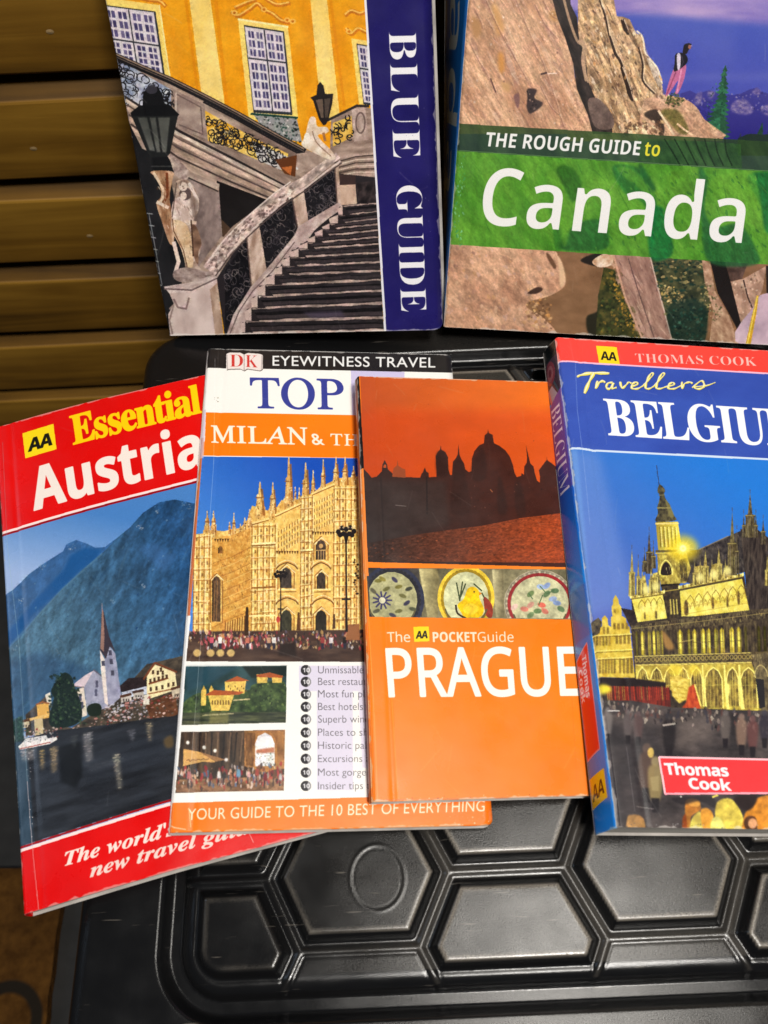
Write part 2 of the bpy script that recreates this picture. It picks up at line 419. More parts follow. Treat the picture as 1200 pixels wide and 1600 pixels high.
    c.fill(C((430, 150), (655, 245), (680, 590), (600, 690), (500, 830), (420, 820)), ('n', (104, 88, 84), (176, 154, 146), 14, 22, 10, 18))
    c.fill(C((420, 120), (660, 220), (655, 270), (430, 170)), ('n', (150, 128, 116), (208, 186, 170), 20, 6, 25, 19)); c.line(C((430, 172), (650, 272)), 2.4, (60, 50, 48))
    # black left margin
    c.fill([(198, 185), (222, 232), (262, 250), (276, 330), (290, 420), (276, 470), (262, 540), (150, 540)], ('n', (24, 24, 26), (40, 39, 42), 30, 40, 0, 20))
    c.line(C((150, 430), (245, 945)), 1.3, (120, 120, 124))
    for k in range(7): c.line(C((132 + 15 * k, 430 + 86 * k), (178 + 15 * k - 4 * k, 436 + 86 * k)), 1.5, (150, 150, 152))
    # near lantern
    c.fill(A((295, 585), (330, 545), (385, 540), (415, 590), (430, 660), (290, 660)), (22, 22, 24)); c.ell(A((348, 560))[0], 9, 7, (54, 52, 60))
    c.fill(A((215, 705), (270, 660), (460, 655), (520, 715), (505, 740), (225, 735)), (18, 18, 20))
    c.fill(A((222, 725), (512, 725), (462, 960), (440, 985), (345, 985), (320, 950)), (30, 31, 31))
    for q in (A((262, 735), (318, 735), (368, 945), (335, 940)), A((336, 735), (372, 735), (402, 950), (380, 950)), A((388, 735), (462, 735), (440, 950), (416, 952))):
        c.fill(q, ('n', (62, 64, 60), (104, 104, 98), 30, 40, 80, 21), soft=2)
    c.fill(A((340, 985), (450, 980), (490, 1060), (485, 1085), (350, 1080)), (20, 20, 22)); c.line(A((345, 1040), (485, 1040)), 2, (56, 56, 56))
    # torch, statue and pedestal
    flesh, fd, fl = (205, 176, 152), (110, 76, 56), (238, 216, 200)
    c.fill(sp(C((165, 130), (320, 130), (318, 200), (300, 330), (330, 470), (330, 640), (295, 640), (240, 480), (205, 360), (240, 300), (215, 190))), ('n', (140, 96, 66), (224, 186, 152), 8, 24, 0, 23))
    c.line(C((185, 140), (250, 250), (250, 320), (225, 360)), 4, (232, 200, 172)); c.line(C((280, 140), (285, 300), (255, 360)), 4, (120, 62, 34)); c.line(C((210, 350), (290, 390)), 5, (236, 212, 190))
    c.fill(sp(C((305, 10), (380, 60), (440, 130), (430, 180), (380, 190), (330, 130))), ('n', (130, 108, 102), (220, 198, 184), 6, 8, 60, 24))
    c.fill(sp(C((350, 200), (450, 205), (510, 330), (505, 420), (475, 470), (500, 560), (530, 650), (500, 790), (530, 840), (440, 840), (400, 700), (320, 560), (315, 460), (335, 330))), ('n', (150, 122, 104), (226, 204, 188), 9, 16, 75, 25))
    c.fill(sp(C((335, 330), (450, 320), (480, 460), (420, 500), (320, 470))), ('n', (186, 160, 146), (240, 222, 212), 10, 10, 0, 26))
    c.fill(sp(C((325, 480), (420, 510), (460, 640), (470, 800), (430, 830), (380, 680), (325, 570))), ('n', (196, 156, 116), (238, 210, 176), 9, 22, 75, 27))
    c.fill(sp(C((460, 520), (500, 540), (530, 650), (510, 700), (505, 800), (470, 720))), ('n', (92, 66, 52), (160, 124, 100), 8, 16, 75, 28))
    c.fill(sp(C((370, 280), (415, 245), (450, 265), (450, 320), (400, 335))), (92, 76, 74)); c.ell(C((400, 305))[0], 5, 6, fl)
    c.line(C((440, 215), (500, 330), (495, 410)), 5, (226, 206, 194)); c.line(C((330, 640), (365, 780), (340, 860)), 6, fl); c.line(C((420, 490), (490, 500)), 5, (214, 188, 168))
    c.line(C((320, 470), (330, 560), (400, 700), (430, 830)), 1.6, fd); c.line(C((455, 480), (465, 620), (470, 740)), 2.2, (70, 46, 36)); c.line(C((350, 210), (335, 330), (318, 460)), 1.6, (90, 74, 68))
    c.fill(sp(C((330, 850), (430, 820), (560, 850), (640, 840), (600, 900), (440, 930), (340, 910))), ('n', (120, 100, 94), (214, 192, 182), 9, 6, 0, 30))
    c.fill(C((258, 960), (440, 930), (600, 880), (665, 850), (655, 905), (470, 990), (300, 1010)), ('n', (168, 146, 140), (232, 214, 206), 20, 6, -15, 31)); c.line(C((262, 975), (460, 985), (640, 900)), 2.4, (110, 92, 90))
    c.fill(C((300, 1010), (470, 990), (640, 910), (690, 1330), (305, 1330), (290, 1160), (330, 1080)), ('n', (190, 166, 158), (226, 204, 196), 24, 40, 5, 32))
    c.fill(C((590, 980), (645, 930), (692, 1320), (630, 1320)), ('n', (150, 118, 98), (206, 178, 158), 10, 30, 5, 33)); c.line(C((330, 1050), (360, 1110), (420, 1120), (440, 1040)), 3, (140, 116, 112)); c.line(C((300, 1120), (330, 1090), (300, 1200), (320, 1300)), 2.5, (150, 126, 120))
    c.strokes(C((340, 220), (450, 210), (505, 400), (490, 640), (440, 820), (380, 680), (320, 560)), 60, (4, 14), (.7, 2.2), 72, 20, [(110, 84, 70), (244, 228, 214), (150, 118, 96), (92, 70, 60)], 82, .55); c.strokes(C((180, 150), (310, 150), (300, 320), (325, 600), (250, 480)), 34, (4, 14), (.8, 2.2), 80, 16, [(240, 214, 186), (110, 66, 40), (70, 48, 38)], 83, .6)
    c.fill(sp(C((448, 300), (505, 340), (500, 430), (470, 460), (455, 380))), (96, 76, 68), soft=4, a=.6); c.ell(C((398, 232))[0], 7, 8.5, (222, 202, 188)); c.fill(sp(C((372, 205), (398, 190), (428, 206), (432, 240), (420, 214), (390, 206), (376, 236))), (120, 96, 84), soft=1); c.line(C((392, 236), (400, 238)), 1.4, (96, 72, 62)); c.line(C((396, 250), (406, 251)), 1.2, (120, 84, 72))
    # stairwell: dark flight, pale edges of the treads
    c.fill(C((640, 900), (860, 560), (1200, 300)) + D((390, 90), (640, 60), (705, 1180), (300, 1190)) + C((700, 1330),), (40, 35, 38))
    c.mottle(D((0, 300), (650, 300), (705, 1150), (-200, 1150)), .5, 26, 5, -3, 34)
    tread = [((440, 340), (660, 320)), ((410, 400), (662, 374)), ((355, 455), (665, 420)), ((310, 492), (666, 456)), ((262, 535), (668, 496)), ((213, 577), (670, 540)), ((155, 618), (675, 583)), ((98, 672), (678, 640)), ((48, 730), (684, 700)),
             ((0, 785), (690, 757)), ((-60, 850), (692, 815)), ((-110, 922), (698, 885)), ((-150, 1000), (702, 967)), ((-190, 1085), (706, 1060)), ((-215, 1160), (708, 1140))]
    for k, (a, b) in enumerate(tread):
        p = D(a, b); L = 14; w = 2.1 + .16 * k; rr = random.Random(k)
        pts = [(p[0][0] + (p[1][0] - p[0][0]) * t / L, p[0][1] + (p[1][1] - p[0][1]) * t / L + rr.uniform(-.6, .6)) for t in range(L + 1)]
        c.line(pts, [w * rr.uniform(.5, 1.2) for _ in pts], (176, 152, 142), n=(.5, 14, 4, 0, 40 + k))
        c.line([(x, y - w * 1.6) for x, y in pts], w * 1.2, (68, 58, 60), a=.7)
        c.line([(x, y + w * 2.4) for x, y in pts], w * 1.4, (12, 10, 12), a=.8)
    c.fill(D((180, 1025), (430, 1015), (450, 1060), (230, 1065)), (86, 74, 96), soft=8, a=.6)
    # landing at the head of the stair
    c.fill(B((440, 690), (590, 615), (690, 640), (705, 1040), (430, 1010)), ('n', (128, 106, 94), (196, 170, 154), 30, 6, -6, 50))
    for k in range(6): c.line(D((380, 60 + 18 * k), (520, 20 + 20 * k), (650, 10 + 22 * k)), 2.2, [(74, 60, 54), (214, 190, 172)][k % 2])
    c.fill(B((560, 640), (640, 625), (660, 820), (575, 830)), ('n', (160, 136, 124), (206, 182, 170), 8, 14, 0, 51)); c.ring(B((612, 720))[0], 7, 16, 2.4, (110, 90, 84))
    c.line(B((420, 705), (590, 620), (660, 622)), 4, (46, 40, 38)); c.fill(B((450, 720), (560, 680), (570, 800), (450, 860)), ('n', (210, 160, 50), (236, 200, 110), 8, 8, 0, 52)); scrolls(B((450, 720), (560, 680), (570, 800), (450, 860)), 16, K, 1.8)
    c.fill(D((405, 130), (520, 140), (520, 205), (410, 205)), (60, 44, 42)); c.fill(D((408, 205), (520, 200), (528, 325), (420, 335)), ('n', (190, 158, 136), (220, 190, 168), 10, 20, 0, 53)); c.fill(D((525, 190), (650, 175), (662, 318), (535, 325)), ('n', (22, 18, 20), (70, 58, 58), 5, 9, 20, 54))
    c.fill(D((0, 40), (140, 10), (130, 150), (60, 130)), (96, 52, 24)); c.fill(D((40, 90), (110, 80), (100, 140)), (190, 104, 50)); c.fill(D((140, 0), (330, -20), (395, 40), (150, 130)), ('n', (140, 118, 106), (200, 176, 160), 14, 10, 30, 55))
    # near balustrade: panels, posts, stringer, coping
    def panel(q, seed):
        c.fill(q, ('n', (14, 13, 16), (30, 27, 32), 20, 20, 0, seed)); c.strokes(q, 60, (4, 14), (.5, 1.3), 75, 35, [(84, 76, 78), (120, 108, 106), (58, 52, 56)], seed, .7); scrolls(q, 26, (76, 70, 74), .9); scrolls(q, 14, (124, 112, 110), .8)
    panel(C((700, 840), (860, 620), (880, 960), (700, 1290)), 60); panel(C((950, 520), (1190, 330), (1190, 640), (1000, 830)), 61); panel(D((190, 235), (388, 95), (402, 325), (215, 450)), 62)
    for q, sd in ((C((855, 590), (945, 510), (1000, 840), (960, 940), (890, 960)), 63), (D((108, 275), (182, 222), (218, 455), (150, 505)), 64), (D((385, 90), (410, 80), (425, 330), (402, 335)), 65)):
        c.fill(q, ('n', (158, 128, 110), (222, 196, 180), 8, 30, 10, sd)); c.line([q[0], q[-1]], 2, (96, 76, 70))
    c.fill(C((700, 1340), (760, 1160), (880, 970), (1010, 820), (1200, 590)) + D((150, 470), (410, 315), (440, 345), (400, 380), (355, 410), (300, 455), (250, 500), (210, 560), (150, 600), (95, 660), (45, 710), (0, 780)) + C((860, 1180), (860, 1340)), ('n', (164, 138, 132), (226, 204, 196), 14, 8, -40, 66))
    c.line(C((735, 1300), (800, 1140), (900, 990), (1040, 850), (1200, 640)), 1.8, (110, 90, 88))
    for k, (a, b) in enumerate(tread[:14]):
        p = D(a)[0]; q = D(tread[k + 1][0])[0]
        c.fill([p, (q[0] + (p[0] - q[0]) * .15, p[1] + 1), (q[0], q[1]), (p[0] + 12, q[1])], (40, 34, 36)); c.fill([(p[0] - 1, p[1] - 1), (p[0] - 1, q[1] - 1), (q[0], q[1] - 1), (q[0] - 2, p[1] + 5)], (206, 180, 170))
    cop = C((600, 830), (700, 690), (820, 560), (940, 450), (1080, 330), (1200, 245)) + D((180, 185), (300, 90), (400, 15))
    c.line(cop, [24, 25, 23, 21, 19, 17, 15, 13, 11], (196, 172, 162), n=(.55, 9, 5, -40, 67)); c.line([(x + 5, y + 8) for x, y in cop], 2.6, (222, 200, 190)); c.line([(x + 7, y + 11) for x, y in cop], 2.2, (84, 70, 68))
    c.line([(x - 6, y - 9) for x, y in cop[:6]], 2, (232, 212, 202)); c.speck(C((560, 800), (760, 560), (1180, 240), (1200, 300), (760, 660), (660, 860)), 130, (.8, 2.4), [(120, 98, 92), (96, 78, 74), (240, 222, 212)], 68, elong=1.8, ang=-40)
    # small lantern and cherub
    c.fill(B((318, 572), (355, 555), (360, 500), (375, 480), (395, 500), (405, 550), (452, 550), (448, 600), (425, 700), (410, 730), (395, 735), (370, 700), (335, 590)), (34, 28, 28)); c.fill(B((350, 585), (392, 580), (396, 690), (382, 690)), (104, 86, 74)); c.fill(B((400, 580), (436, 575), (420, 690), (404, 690)), (78, 66, 58))
    c.fill(sp(B((305, 720), (325, 685), (350, 695), (360, 740), (415, 745), (418, 775), (365, 790), (380, 820), (440, 880), (468, 925), (430, 935), (330, 890), (268, 850), (290, 790))), ('n', (206, 180, 152), (246, 230, 212), 9, 9, 30, 70)); c.line(sp(B((330, 770), (352, 830), (400, 880), (440, 915)), False), 1.6, (150, 122, 98)); c.ell(B((332, 706))[0], 5.4, 6.4, (238, 218, 198)); c.line(sp(B((350, 762), (390, 782), (424, 764)), False), 3.4, (232, 206, 180)); c.line(B((395, 780), (405, 825)), 4, (160, 112, 70)); c.ell(B((300, 810))[0], 5, 9, (250, 238, 222))
    c.photo([(40, -430), (562, -430), (572, 0), (603, 540), (220, 540)])
    # right: white rule and navy band
    c.fill([(560, -420), (575, -420), (572, 0), (602, 520), (760, 520), (760, -420)], (30, 25, 94))
    c.fill([(566, -420), (760, -420), (760, 540), (603.5, 540), (602, 518), (571, 0), (563, -150)], ('n', (27, 22, 88), (35, 29, 104), 60, 60, 0, 71))
    c.line([(561, -170), (571, 0), (602, 518), (603, 535)], 3.4, (236, 234, 240))
    c.text('BLUE', 'serifb', (607, 49), (614.2, 248), (43.5, -1.0), (244, 243, 246), weight=-.012)
    c.text('GUIDE', 'serifb', (618.3, 289.5), (626.5, 488), (40.5, -1.0), (244, 243, 246), weight=-.012)
    c.speck([(610, 0), (690, 0), (690, 510), (620, 510)], 26, (.4, .8), [(96, 92, 150)], 72)
    return c.image('stairway_cover_print')
# ------------------------------------------------------------------ cover: mountain cliff with green title bands
def art_cliff(corners):
    c = Canvas(corners, 1160, 1500, (196, 158, 136))
    A, B, C, D = Z(680, 0, 4.444), Z(930, 0, 4.444), Z(680, 260, 4.444), Z(930, 260, 4.444)
    R = (-560, 1650)
    # evening sky
    c.fill([(600, -560), (1700, -560), (1700, 330), (600, 330)], ('g', (1100, 30), (74, 90, 182), (1090, 215), (74, 76, 172)))
    c.fill([(600, -600), (1700, -600), (1700, 60), (1200, 38), (1090, 29), (1030, 24), (600, 0)], ('n', (122, 108, 186), (190, 164, 208), 120, 26, 3, 2), soft=14)
    c.fill(B((130, 520), (1300, 505), (1300, 560), (130, 560)), (98, 104, 186), soft=14, a=.5)
    # far range
    c.fill(B((590, 650), (660, 628), (700, 650), (790, 628), (850, 640), (900, 652), (960, 660), (1010, 650), (1080, 618), (1125, 606), (1160, 640), (1230, 655), (1400, 640), (2400, 700), (2400, 1060), (590, 1060)), ('g', (1150, 140), (62, 60, 142), (1150, 215), (42, 36, 122)))
    for q in (B((975, 700), (1040, 690), (1100, 760), (1060, 795), (960, 780), (940, 745)), B((700, 660), (740, 640), (730, 720), (690, 720)), B((1090, 640), (1125, 612), (1150, 640), (1120, 660)), B((1150, 745), (1230, 730), (1240, 800), (1170, 790)), B((780, 640), (830, 640), (800, 690))):
        c.fill(sp(q), ('n', (74, 66, 140), (186, 164, 186), 5, 3, 30, 5), soft=4, a=.75)
    c.speck(B((620, 660), (1230, 640), (1230, 780), (640, 740)), 60, (.6, 2), [(130, 120, 176), (54, 48, 120), (150, 136, 176)], 6)
    # tall fir, dark trees to the right
    for tr, w, col in ((B((905, 455), (860, 930)), 1.0, (36, 84, 58)), (B((1160, 860), (1130, 1010)), .55, (30, 64, 48)), (B((1235, 850), (1225, 1010)), .7, (26, 56, 44)), (B((1010, 930), (1000, 1020)), .3, (40, 44, 80))):
        (tx_, ty), (bx, by) = tr; rg = random.Random(int(tx_)); nl = 16
        c.line([(tx_, ty), (bx, by)], [2, 7], col)
        for k in range(nl):
            f = (k + .6) / nl; x, y = tx_ + (bx - tx_) * f, ty + (by - ty) * f; L = (3 + 20 * f) * w
            for sgn in (-1, 1):
                l = L * rg.uniform(.7, 1.15) * (1.25 if sgn < 0 else .8)
                c.fill([(x, y - 4), (x + sgn * l, y + 4 + 3 * f), (x + sgn * l * .6, y + 6 + 3 * f), (x, y + 5)], np.array(col) * rg.uniform(.75, 1.35))
    c.speck(B((780, 640), (905, 500), (900, 900), (770, 900)), 70, (.6, 1.8), [(70, 132, 100), (22, 60, 54)], 8)
    c.fill(B((990, 960), (1060, 930), (1500, 940), (2300, 900), (2300, 1100), (990, 1080)), (30, 46, 40))
    # second rock with deep cracks
    rock = [(215, 176, 138), (188, 150, 112), (236, 206, 172), (150, 118, 92)]
    right = B((-120, -300), (60, -300), (130, 0), (150, 112), (200, 118), (240, 135), (285, 232), (315, 240), (345, 300), (350, 368), (400, 420), (435, 475), (465, 590), (470, 655), (620, 680), (720, 800), (800, 860), (905, 935), (880, 980), (-200, 980), (-120, 400))
    c.fill(right, ('n', (156, 120, 86), (234, 194, 148), 34, 9, 68, 11)); c.mottle(right, .35, 26, 4, 66, 12); c.mottle(right, .25, 7, 5, 60, 13)
    c.strokes(right, 90, (18, 60), (3, 9), 67, 8, [(246, 218, 184), (104, 80, 62), (226, 186, 146), (84, 64, 52)], 22, .42); c.strokes(right, 420, (8, 34), (.5, 1.7), 67, 9, [(84, 64, 50), (110, 84, 64), (250, 226, 196), (60, 46, 38), (238, 206, 168)], 21, .6)
    for pts, w in ((B((100, 250), (140, 370), (180, 440), (240, 640), (260, 700)), [3, 5, 4, 9, 3]), (B((180, 470), (215, 560), (240, 630)), [3, 7, 9]), (B((30, 0), (70, 120), (95, 250)), [2, 3, 2]), (B((300, 330), (330, 450), (330, 560), (410, 650)), [2, 3, 3, 2]), (B((190, 140), (215, 200), (230, 240)), [6, 9, 3]), (B((350, 690), (420, 700), (520, 690)), [2, 4, 3]), (B((360, 400), (400, 500), (440, 600)), [2, 3, 2])):
        c.line(sp(pts, False), np.interp(np.linspace(0, 1, len(sp(pts, False))), np.linspace(0, 1, len(w)), w), (52, 38, 32)); c.line([(x + 2.5, y - 1) for x, y in sp(pts, False)], 1.6, (244, 216, 182), a=.8)
    c.fill(sp(B((355, 380), (400, 425), (430, 480), (462, 590), (440, 600), (390, 500))), ('n', (140, 118, 100), (240, 222, 200), 10, 5, 65, 14)); c.line(sp(B((290, 215), (330, 260), (350, 370), (430, 470), (465, 580)), False), 2.4, (250, 232, 204))
    c.speck(right, 260, (.7, 2.2), [(120, 92, 72), (246, 222, 190), (96, 72, 58), (200, 150, 96)], 15, elong=2.4, ang=66)
    # rubble and boulder under the figure
    c.fill(sp(B((340, 700), (470, 690), (560, 730), (620, 690), (700, 740), (760, 830), (840, 900), (905, 945), (700, 965), (340, 955))), ('n', (176, 132, 104), (226, 182, 148), 26, 12, 40, 16)); c.mottle(B((340, 700), (905, 700), (905, 960), (340, 960)), .2, 10, 4, 45, 17)
    c.fill(sp(B((455, 770), (560, 760), (620, 830), (650, 920), (590, 930), (520, 860))), ('n', (96, 92, 48), (150, 126, 76), 8, 8, 0, 18), soft=4); c.fill(sp(B((340, 800), (380, 765), (440, 770), (480, 880), (470, 930), (420, 860))), (66, 52, 44), soft=2)
    c.line(sp(B((440, 770), (500, 860), (545, 935)), False), 3.4, (244, 214, 176)); c.line(sp(B((570, 860), (620, 900), (680, 940)), False), 3, (236, 196, 158))
    c.speck(B((200, 830), (470, 830), (470, 935), (200, 935)), 80, (1, 3.4), [(236, 192, 140), (110, 78, 56), (250, 220, 176), (80, 60, 46)], 19, ang=30, elong=1.6); c.speck(B((490, 660), (560, 640), (620, 690), (570, 750), (490, 720)), 70, (.8, 2.2), [(64, 84, 40), (96, 104, 52), (40, 52, 32)], 20)
    # figure on the rock: dark jacket, pink trousers
    c.fill(sp(B((545, 480), (600, 470), (632, 452), (620, 540), (580, 640), (556, 645), (575, 560), (510, 655), (490, 650))), (196, 108, 150)); c.line(B((600, 480), (585, 560), (568, 640)), 2.2, (226, 150, 186)); c.line(B((560, 500), (520, 600), (497, 655)), 2, (150, 70, 104))
    c.fill(sp(B((558, 378), (598, 366), (636, 388), (640, 430), (604, 468), (548, 496), (552, 430))), (24, 22, 32)); c.fill(sp(B((608, 350), (618, 312), (645, 300), (668, 306), (662, 330), (646, 352), (636, 372), (612, 376))), (30, 24, 28)); c.fill(sp(B((568, 380), (592, 380), (590, 470), (572, 480))), (214, 206, 222)); c.ell(B((656, 326))[0], 2.4, 3.4, (158, 104, 90)); c.line(B((662, 316), (672, 320)), 1.2, (190, 160, 170)); c.line(B((600, 385), (612, 430), (596, 470)), 1.6, (60, 54, 70))
    # big cliff face on the left
    left = [(640, -560), (820, -560), (868, 0)] + A((880, 180), (958, 440), (980, 620), (1060, 800), (1095, 900), (1095, 930), (100, 930))
    c.fill(left, ('n', (184, 136, 106), (230, 186, 150), 70, 20, 60, 30)); c.mottle(left, .16, 44, 4, 60, 31); c.mottle(left, .22, 9, 2.4, 60, 32); c.mottle(left, .16, 2.6, 1.6, 60, 37); c.strokes(left, 110, (22, 80), (3, 10), 60, 7, [(240, 206, 178), (166, 122, 104), (214, 160, 118), (150, 110, 100)], 39, .34); c.strokes(left, 520, (8, 46), (.4, 1.3), 60, 8, [(150, 108, 94), (128, 92, 84), (240, 210, 188), (190, 150, 140), (214, 170, 120)], 38, .5)
    for q, col in ((A((395, 40), (440, 60), (480, 200), (430, 240)), (214, 160, 98)), (A((440, 370), (475, 380), (480, 490), (445, 500)), (214, 146, 66)), (A((250, 130), (310, 140), (320, 230), (270, 260)), (176, 130, 82)), (A((460, 560), (520, 580), (520, 640), (470, 620)), (208, 164, 110)), (A((790, 90), (840, 80), (850, 140), (810, 140)), (190, 140, 80))):
        c.fill(sp(q), col, soft=9, a=.75)
    for pts in (A((270, 60), (310, 140), (330, 200)), A((240, 300), (300, 420), (370, 540), (430, 660)), A((560, 0), (640, 200), (740, 420), (820, 650), (890, 880)), A((690, 30), (760, 170), (850, 270)), A((350, 0), (440, 200), (560, 420), (640, 560)), A((480, 250), (560, 420)), A((750, 10), (800, 100), (840, 130)), A((730, 600), (800, 740), (860, 800))):
        q = sp(pts, False); rg = random.Random(int(pts[0][0])); c.line(q, [rg.uniform(.8, 2.2) for _ in q], (138, 98, 86), a=.5); c.line([(x + 2, y - .6) for x, y in q], 1.0, (240, 208, 184), a=.35)
    c.fill(sp(A((640, 620), (680, 615), (705, 630), (690, 680), (745, 710), (735, 740), (660, 790), (635, 740), (640, 690))), (64, 52, 52), soft=2); c.speck(A((640, 620), (745, 700), (735, 740), (650, 790)), 16, (.8, 2), [(160, 130, 116), (34, 28, 30)], 33); c.fill(sp(A((545, 670), (580, 650), (585, 720), (570, 750))), (132, 96, 92), soft=3); c.line(A((735, 515), (775, 505)), 3, (84, 62, 58)); c.line(A((780, 512), (845, 508)), 1.4, (246, 222, 204)); c.line(A((385, 545), (420, 640)), 2, (98, 68, 62))
    c.speck(left, 200, (.5, 1.6), [(240, 208, 186), (140, 100, 88), (228, 190, 160)], 34, elong=1.6, ang=60)
    crack = A((780, -260), (930, -260), (940, 30), (985, 120), (1000, 270), (1040, 330), (1060, 560), (1120, 700), (1230, 860), (1230, 930), (1095, 930), (1060, 800), (985, 620), (958, 440), (905, 270), (850, 130), (815, 0))
    c.fill(crack, ('n', (34, 29, 28), (66, 54, 50), 20, 6, 66, 35)); c.line(sp(A((880, -60), (930, 130), (985, 280), (1030, 330), (1040, 500), (1065, 570)), False), 4, (172, 140, 112)); c.line(sp(A((1000, 280), (1035, 310), (1025, 420), (1050, 560)), False), 5, (188, 154, 124))
    c.fill(sp(A((1060, 700), (1140, 690), (1230, 800), (1230, 890), (1110, 880))), ('n', (92, 74, 68), (128, 106, 96), 12, 12, 0, 36))
    c.mottle(right, .2, 2.4, 1.5, 66, 62); c.mottle(B((340, 700), (905, 700), (905, 960), (200, 960)), .2, 3, 2, 40, 63)
    # below the bands: rocks, track and shrubs
    low = [(640, 360), (1660, 360), (1660, 640), (640, 640)]
    c.fill(low, ('n', (116, 84, 58), (154, 114, 82), 40, 22, 10, 40))
    lr = C((40, 500), (760, 575), (850, 620), (885, 690), (905, 800), (880, 850), (780, 905), (650, 940), (640, 985), (760, 1060), (830, 1240), (40, 1240))
    c.fill(sp(lr, True, 3), ('n', (184, 136, 108), (226, 180, 146), 34, 22, 30, 41)); c.mottle(lr, .24, 16, 7, 55, 42); c.mottle(lr, .18, 3, 2, 50, 61); c.speck(lr, 120, (1, 4), [(236, 196, 160), (150, 110, 98), (216, 164, 112), (206, 170, 160)], 43, a=.5, elong=1.5, ang=60)
    c.fill(sp(C((640, 880), (700, 840), (735, 840), (745, 860), (700, 885))), (70, 50, 42), soft=2); c.fill(sp(C((770, 600), (800, 620), (840, 690), (825, 710), (785, 650))), (110, 78, 58), soft=3); c.fill(sp(C((850, 620), (888, 690), (905, 800), (870, 840), (860, 720))), (232, 192, 152), soft=4); c.speck(C((620, 930), (800, 900), (820, 1230), (640, 1100)), 60, (1, 3.5), [(204, 144, 84), (96, 66, 46), (226, 180, 130)], 44, a=.7)
    c.fill(sp(C((1010, 650), (1090, 610), (1180, 605), (1150, 690), (1060, 680))), (36, 30, 26), soft=3); c.fill(sp(C((1090, 660), (1160, 610), (1230, 600), (1230, 680), (1140, 700))), ('n', (196, 150, 116), (248, 228, 204), 8, 6, 0, 45))
    c.fill(sp(C((1050, 1050), (1130, 1000), (1160, 870), (1200, 800), (1240, 900), (1400, 1240), (1100, 1200))), (40, 38, 28), soft=5)
    c.fill(D((60, 700), (140, 720), (200, 860), (260, 1010), (350, 1240), (0, 1240), (20, 900)), ('n', (36, 44, 24), (96, 88, 44), 10, 10, 0, 46)); c.speck(D((60, 720), (140, 730), (330, 1230), (20, 1230)), 150, (.8, 3), [(52, 70, 36), (30, 36, 22), (150, 118, 50), (84, 92, 44)], 47); c.speck(D((120, 750), (180, 860), (300, 1150), (330, 1230), (260, 1180), (140, 900)), 50, (1, 2.6), [(196, 148, 60), (170, 130, 48)], 48)
    c.fill(D((118, 600), (382, 620), (440, 860), (545, 1240), (340, 1240), (205, 900)), ('n', (136, 100, 88), (196, 156, 138), 24, 6, 68, 49)); c.strokes(D((130, 610), (380, 630), (530, 1230), (340, 1230)), 90, (6, 30), (.6, 2.4), 68, 9, [(100, 74, 68), (222, 186, 164), (150, 112, 98)], 65, .6); c.speck(D((110, 640), (160, 700), (330, 1150), (300, 1180), (180, 860)), 40, (1, 4), [(150, 112, 94), (110, 96, 60), (196, 156, 132)], 66, elong=1.8, ang=68); c.line(D((125, 610), (205, 900), (345, 1240)), 3, (206, 160, 134)); c.line(D((380, 620), (440, 860), (540, 1230)), 2, (212, 184, 168)); c.line(D((230, 640), (310, 900), (420, 1220)), 1.6, (104, 78, 74))
    c.fill(D((385, 620), (760, 640), (800, 900), (760, 1240), (545, 1240), (470, 950)), ('n', (36, 44, 30), (92, 92, 60), 12, 9, 20, 50)); sh = D((390, 640), (750, 650), (790, 900), (760, 1230), (545, 1230), (480, 960)); c.speck(sh, 260, (.8, 3), [(22, 50, 42), (34, 64, 50), (120, 112, 74), (196, 172, 112), (20, 34, 30)], 51, elong=1.6); c.speck(D((430, 800), (560, 840), (640, 940), (480, 960)), 60, (.8, 2), [(244, 206, 140), (200, 160, 90)], 52, ang=30)
    c.fill(sp(D((500, 990), (640, 920), (760, 960), (780, 1130), (730, 1230), (560, 1230))), (20, 44, 38), soft=6, a=.7); c.speck(D((500, 990), (760, 960), (740, 1230), (560, 1230)), 90, (.8, 2.6), [(34, 74, 60), (14, 30, 28), (60, 96, 80)], 53)
    c.fill(D((740, 640), (800, 680), (830, 860), (930, 1040), (1000, 1240), (790, 1240), (820, 1000), (760, 800)), ('n', (150, 112, 88), (216, 178, 146), 10, 6, 60, 54)); c.speck(D((760, 760), (900, 1000), (820, 1100), (740, 900)), 60, (.8, 2.4), [(70, 80, 46), (120, 112, 72), (220, 190, 150)], 55)
    c.fill(D((795, 640), (930, 660), (945, 820), (980, 960), (1030, 1130), (1020, 1200), (960, 1080), (850, 880)), (30, 25, 24)); c.fill(D((900, 660), (1060, 670), (1020, 780), (940, 800)), ('n', (62, 46, 40), (112, 86, 76), 9, 9, 0, 56))
    c.fill(D((940, 800), (1030, 780), (1190, 690), (1160, 860), (1100, 980), (1020, 1120), (980, 960)), ('n', (150, 116, 96), (206, 168, 144), 12, 8, 60, 57)); c.line(D((1030, 790), (1060, 910), (1090, 980)), 2.2, (60, 44, 40)); c.speck(D((940, 800), (1190, 700), (1040, 1100)), 40, (.8, 2), [(96, 72, 60), (230, 200, 176)], 58)
    c.fill(D((1185, 690), (2600, 760), (2600, 900), (1190, 900)), (40, 33, 30)); c.fill(sp(D((1110, 960), (1200, 880), (1500, 900), (2500, 1000), (2500, 1260), (1060, 1260))), ('n', (166, 140, 158), (222, 194, 206), 30, 40, 20, 59)); c.line(D((1128, 900), (1110, 1000), (1058, 1255)), [3, 6, 8], (214, 164, 40)); c.line(D((1126, 905), (1104, 1010), (1052, 1255)), 2, (248, 216, 96))
    c.photo([(640, -560), (1700, -560), (1700, 640), (640, 640)])
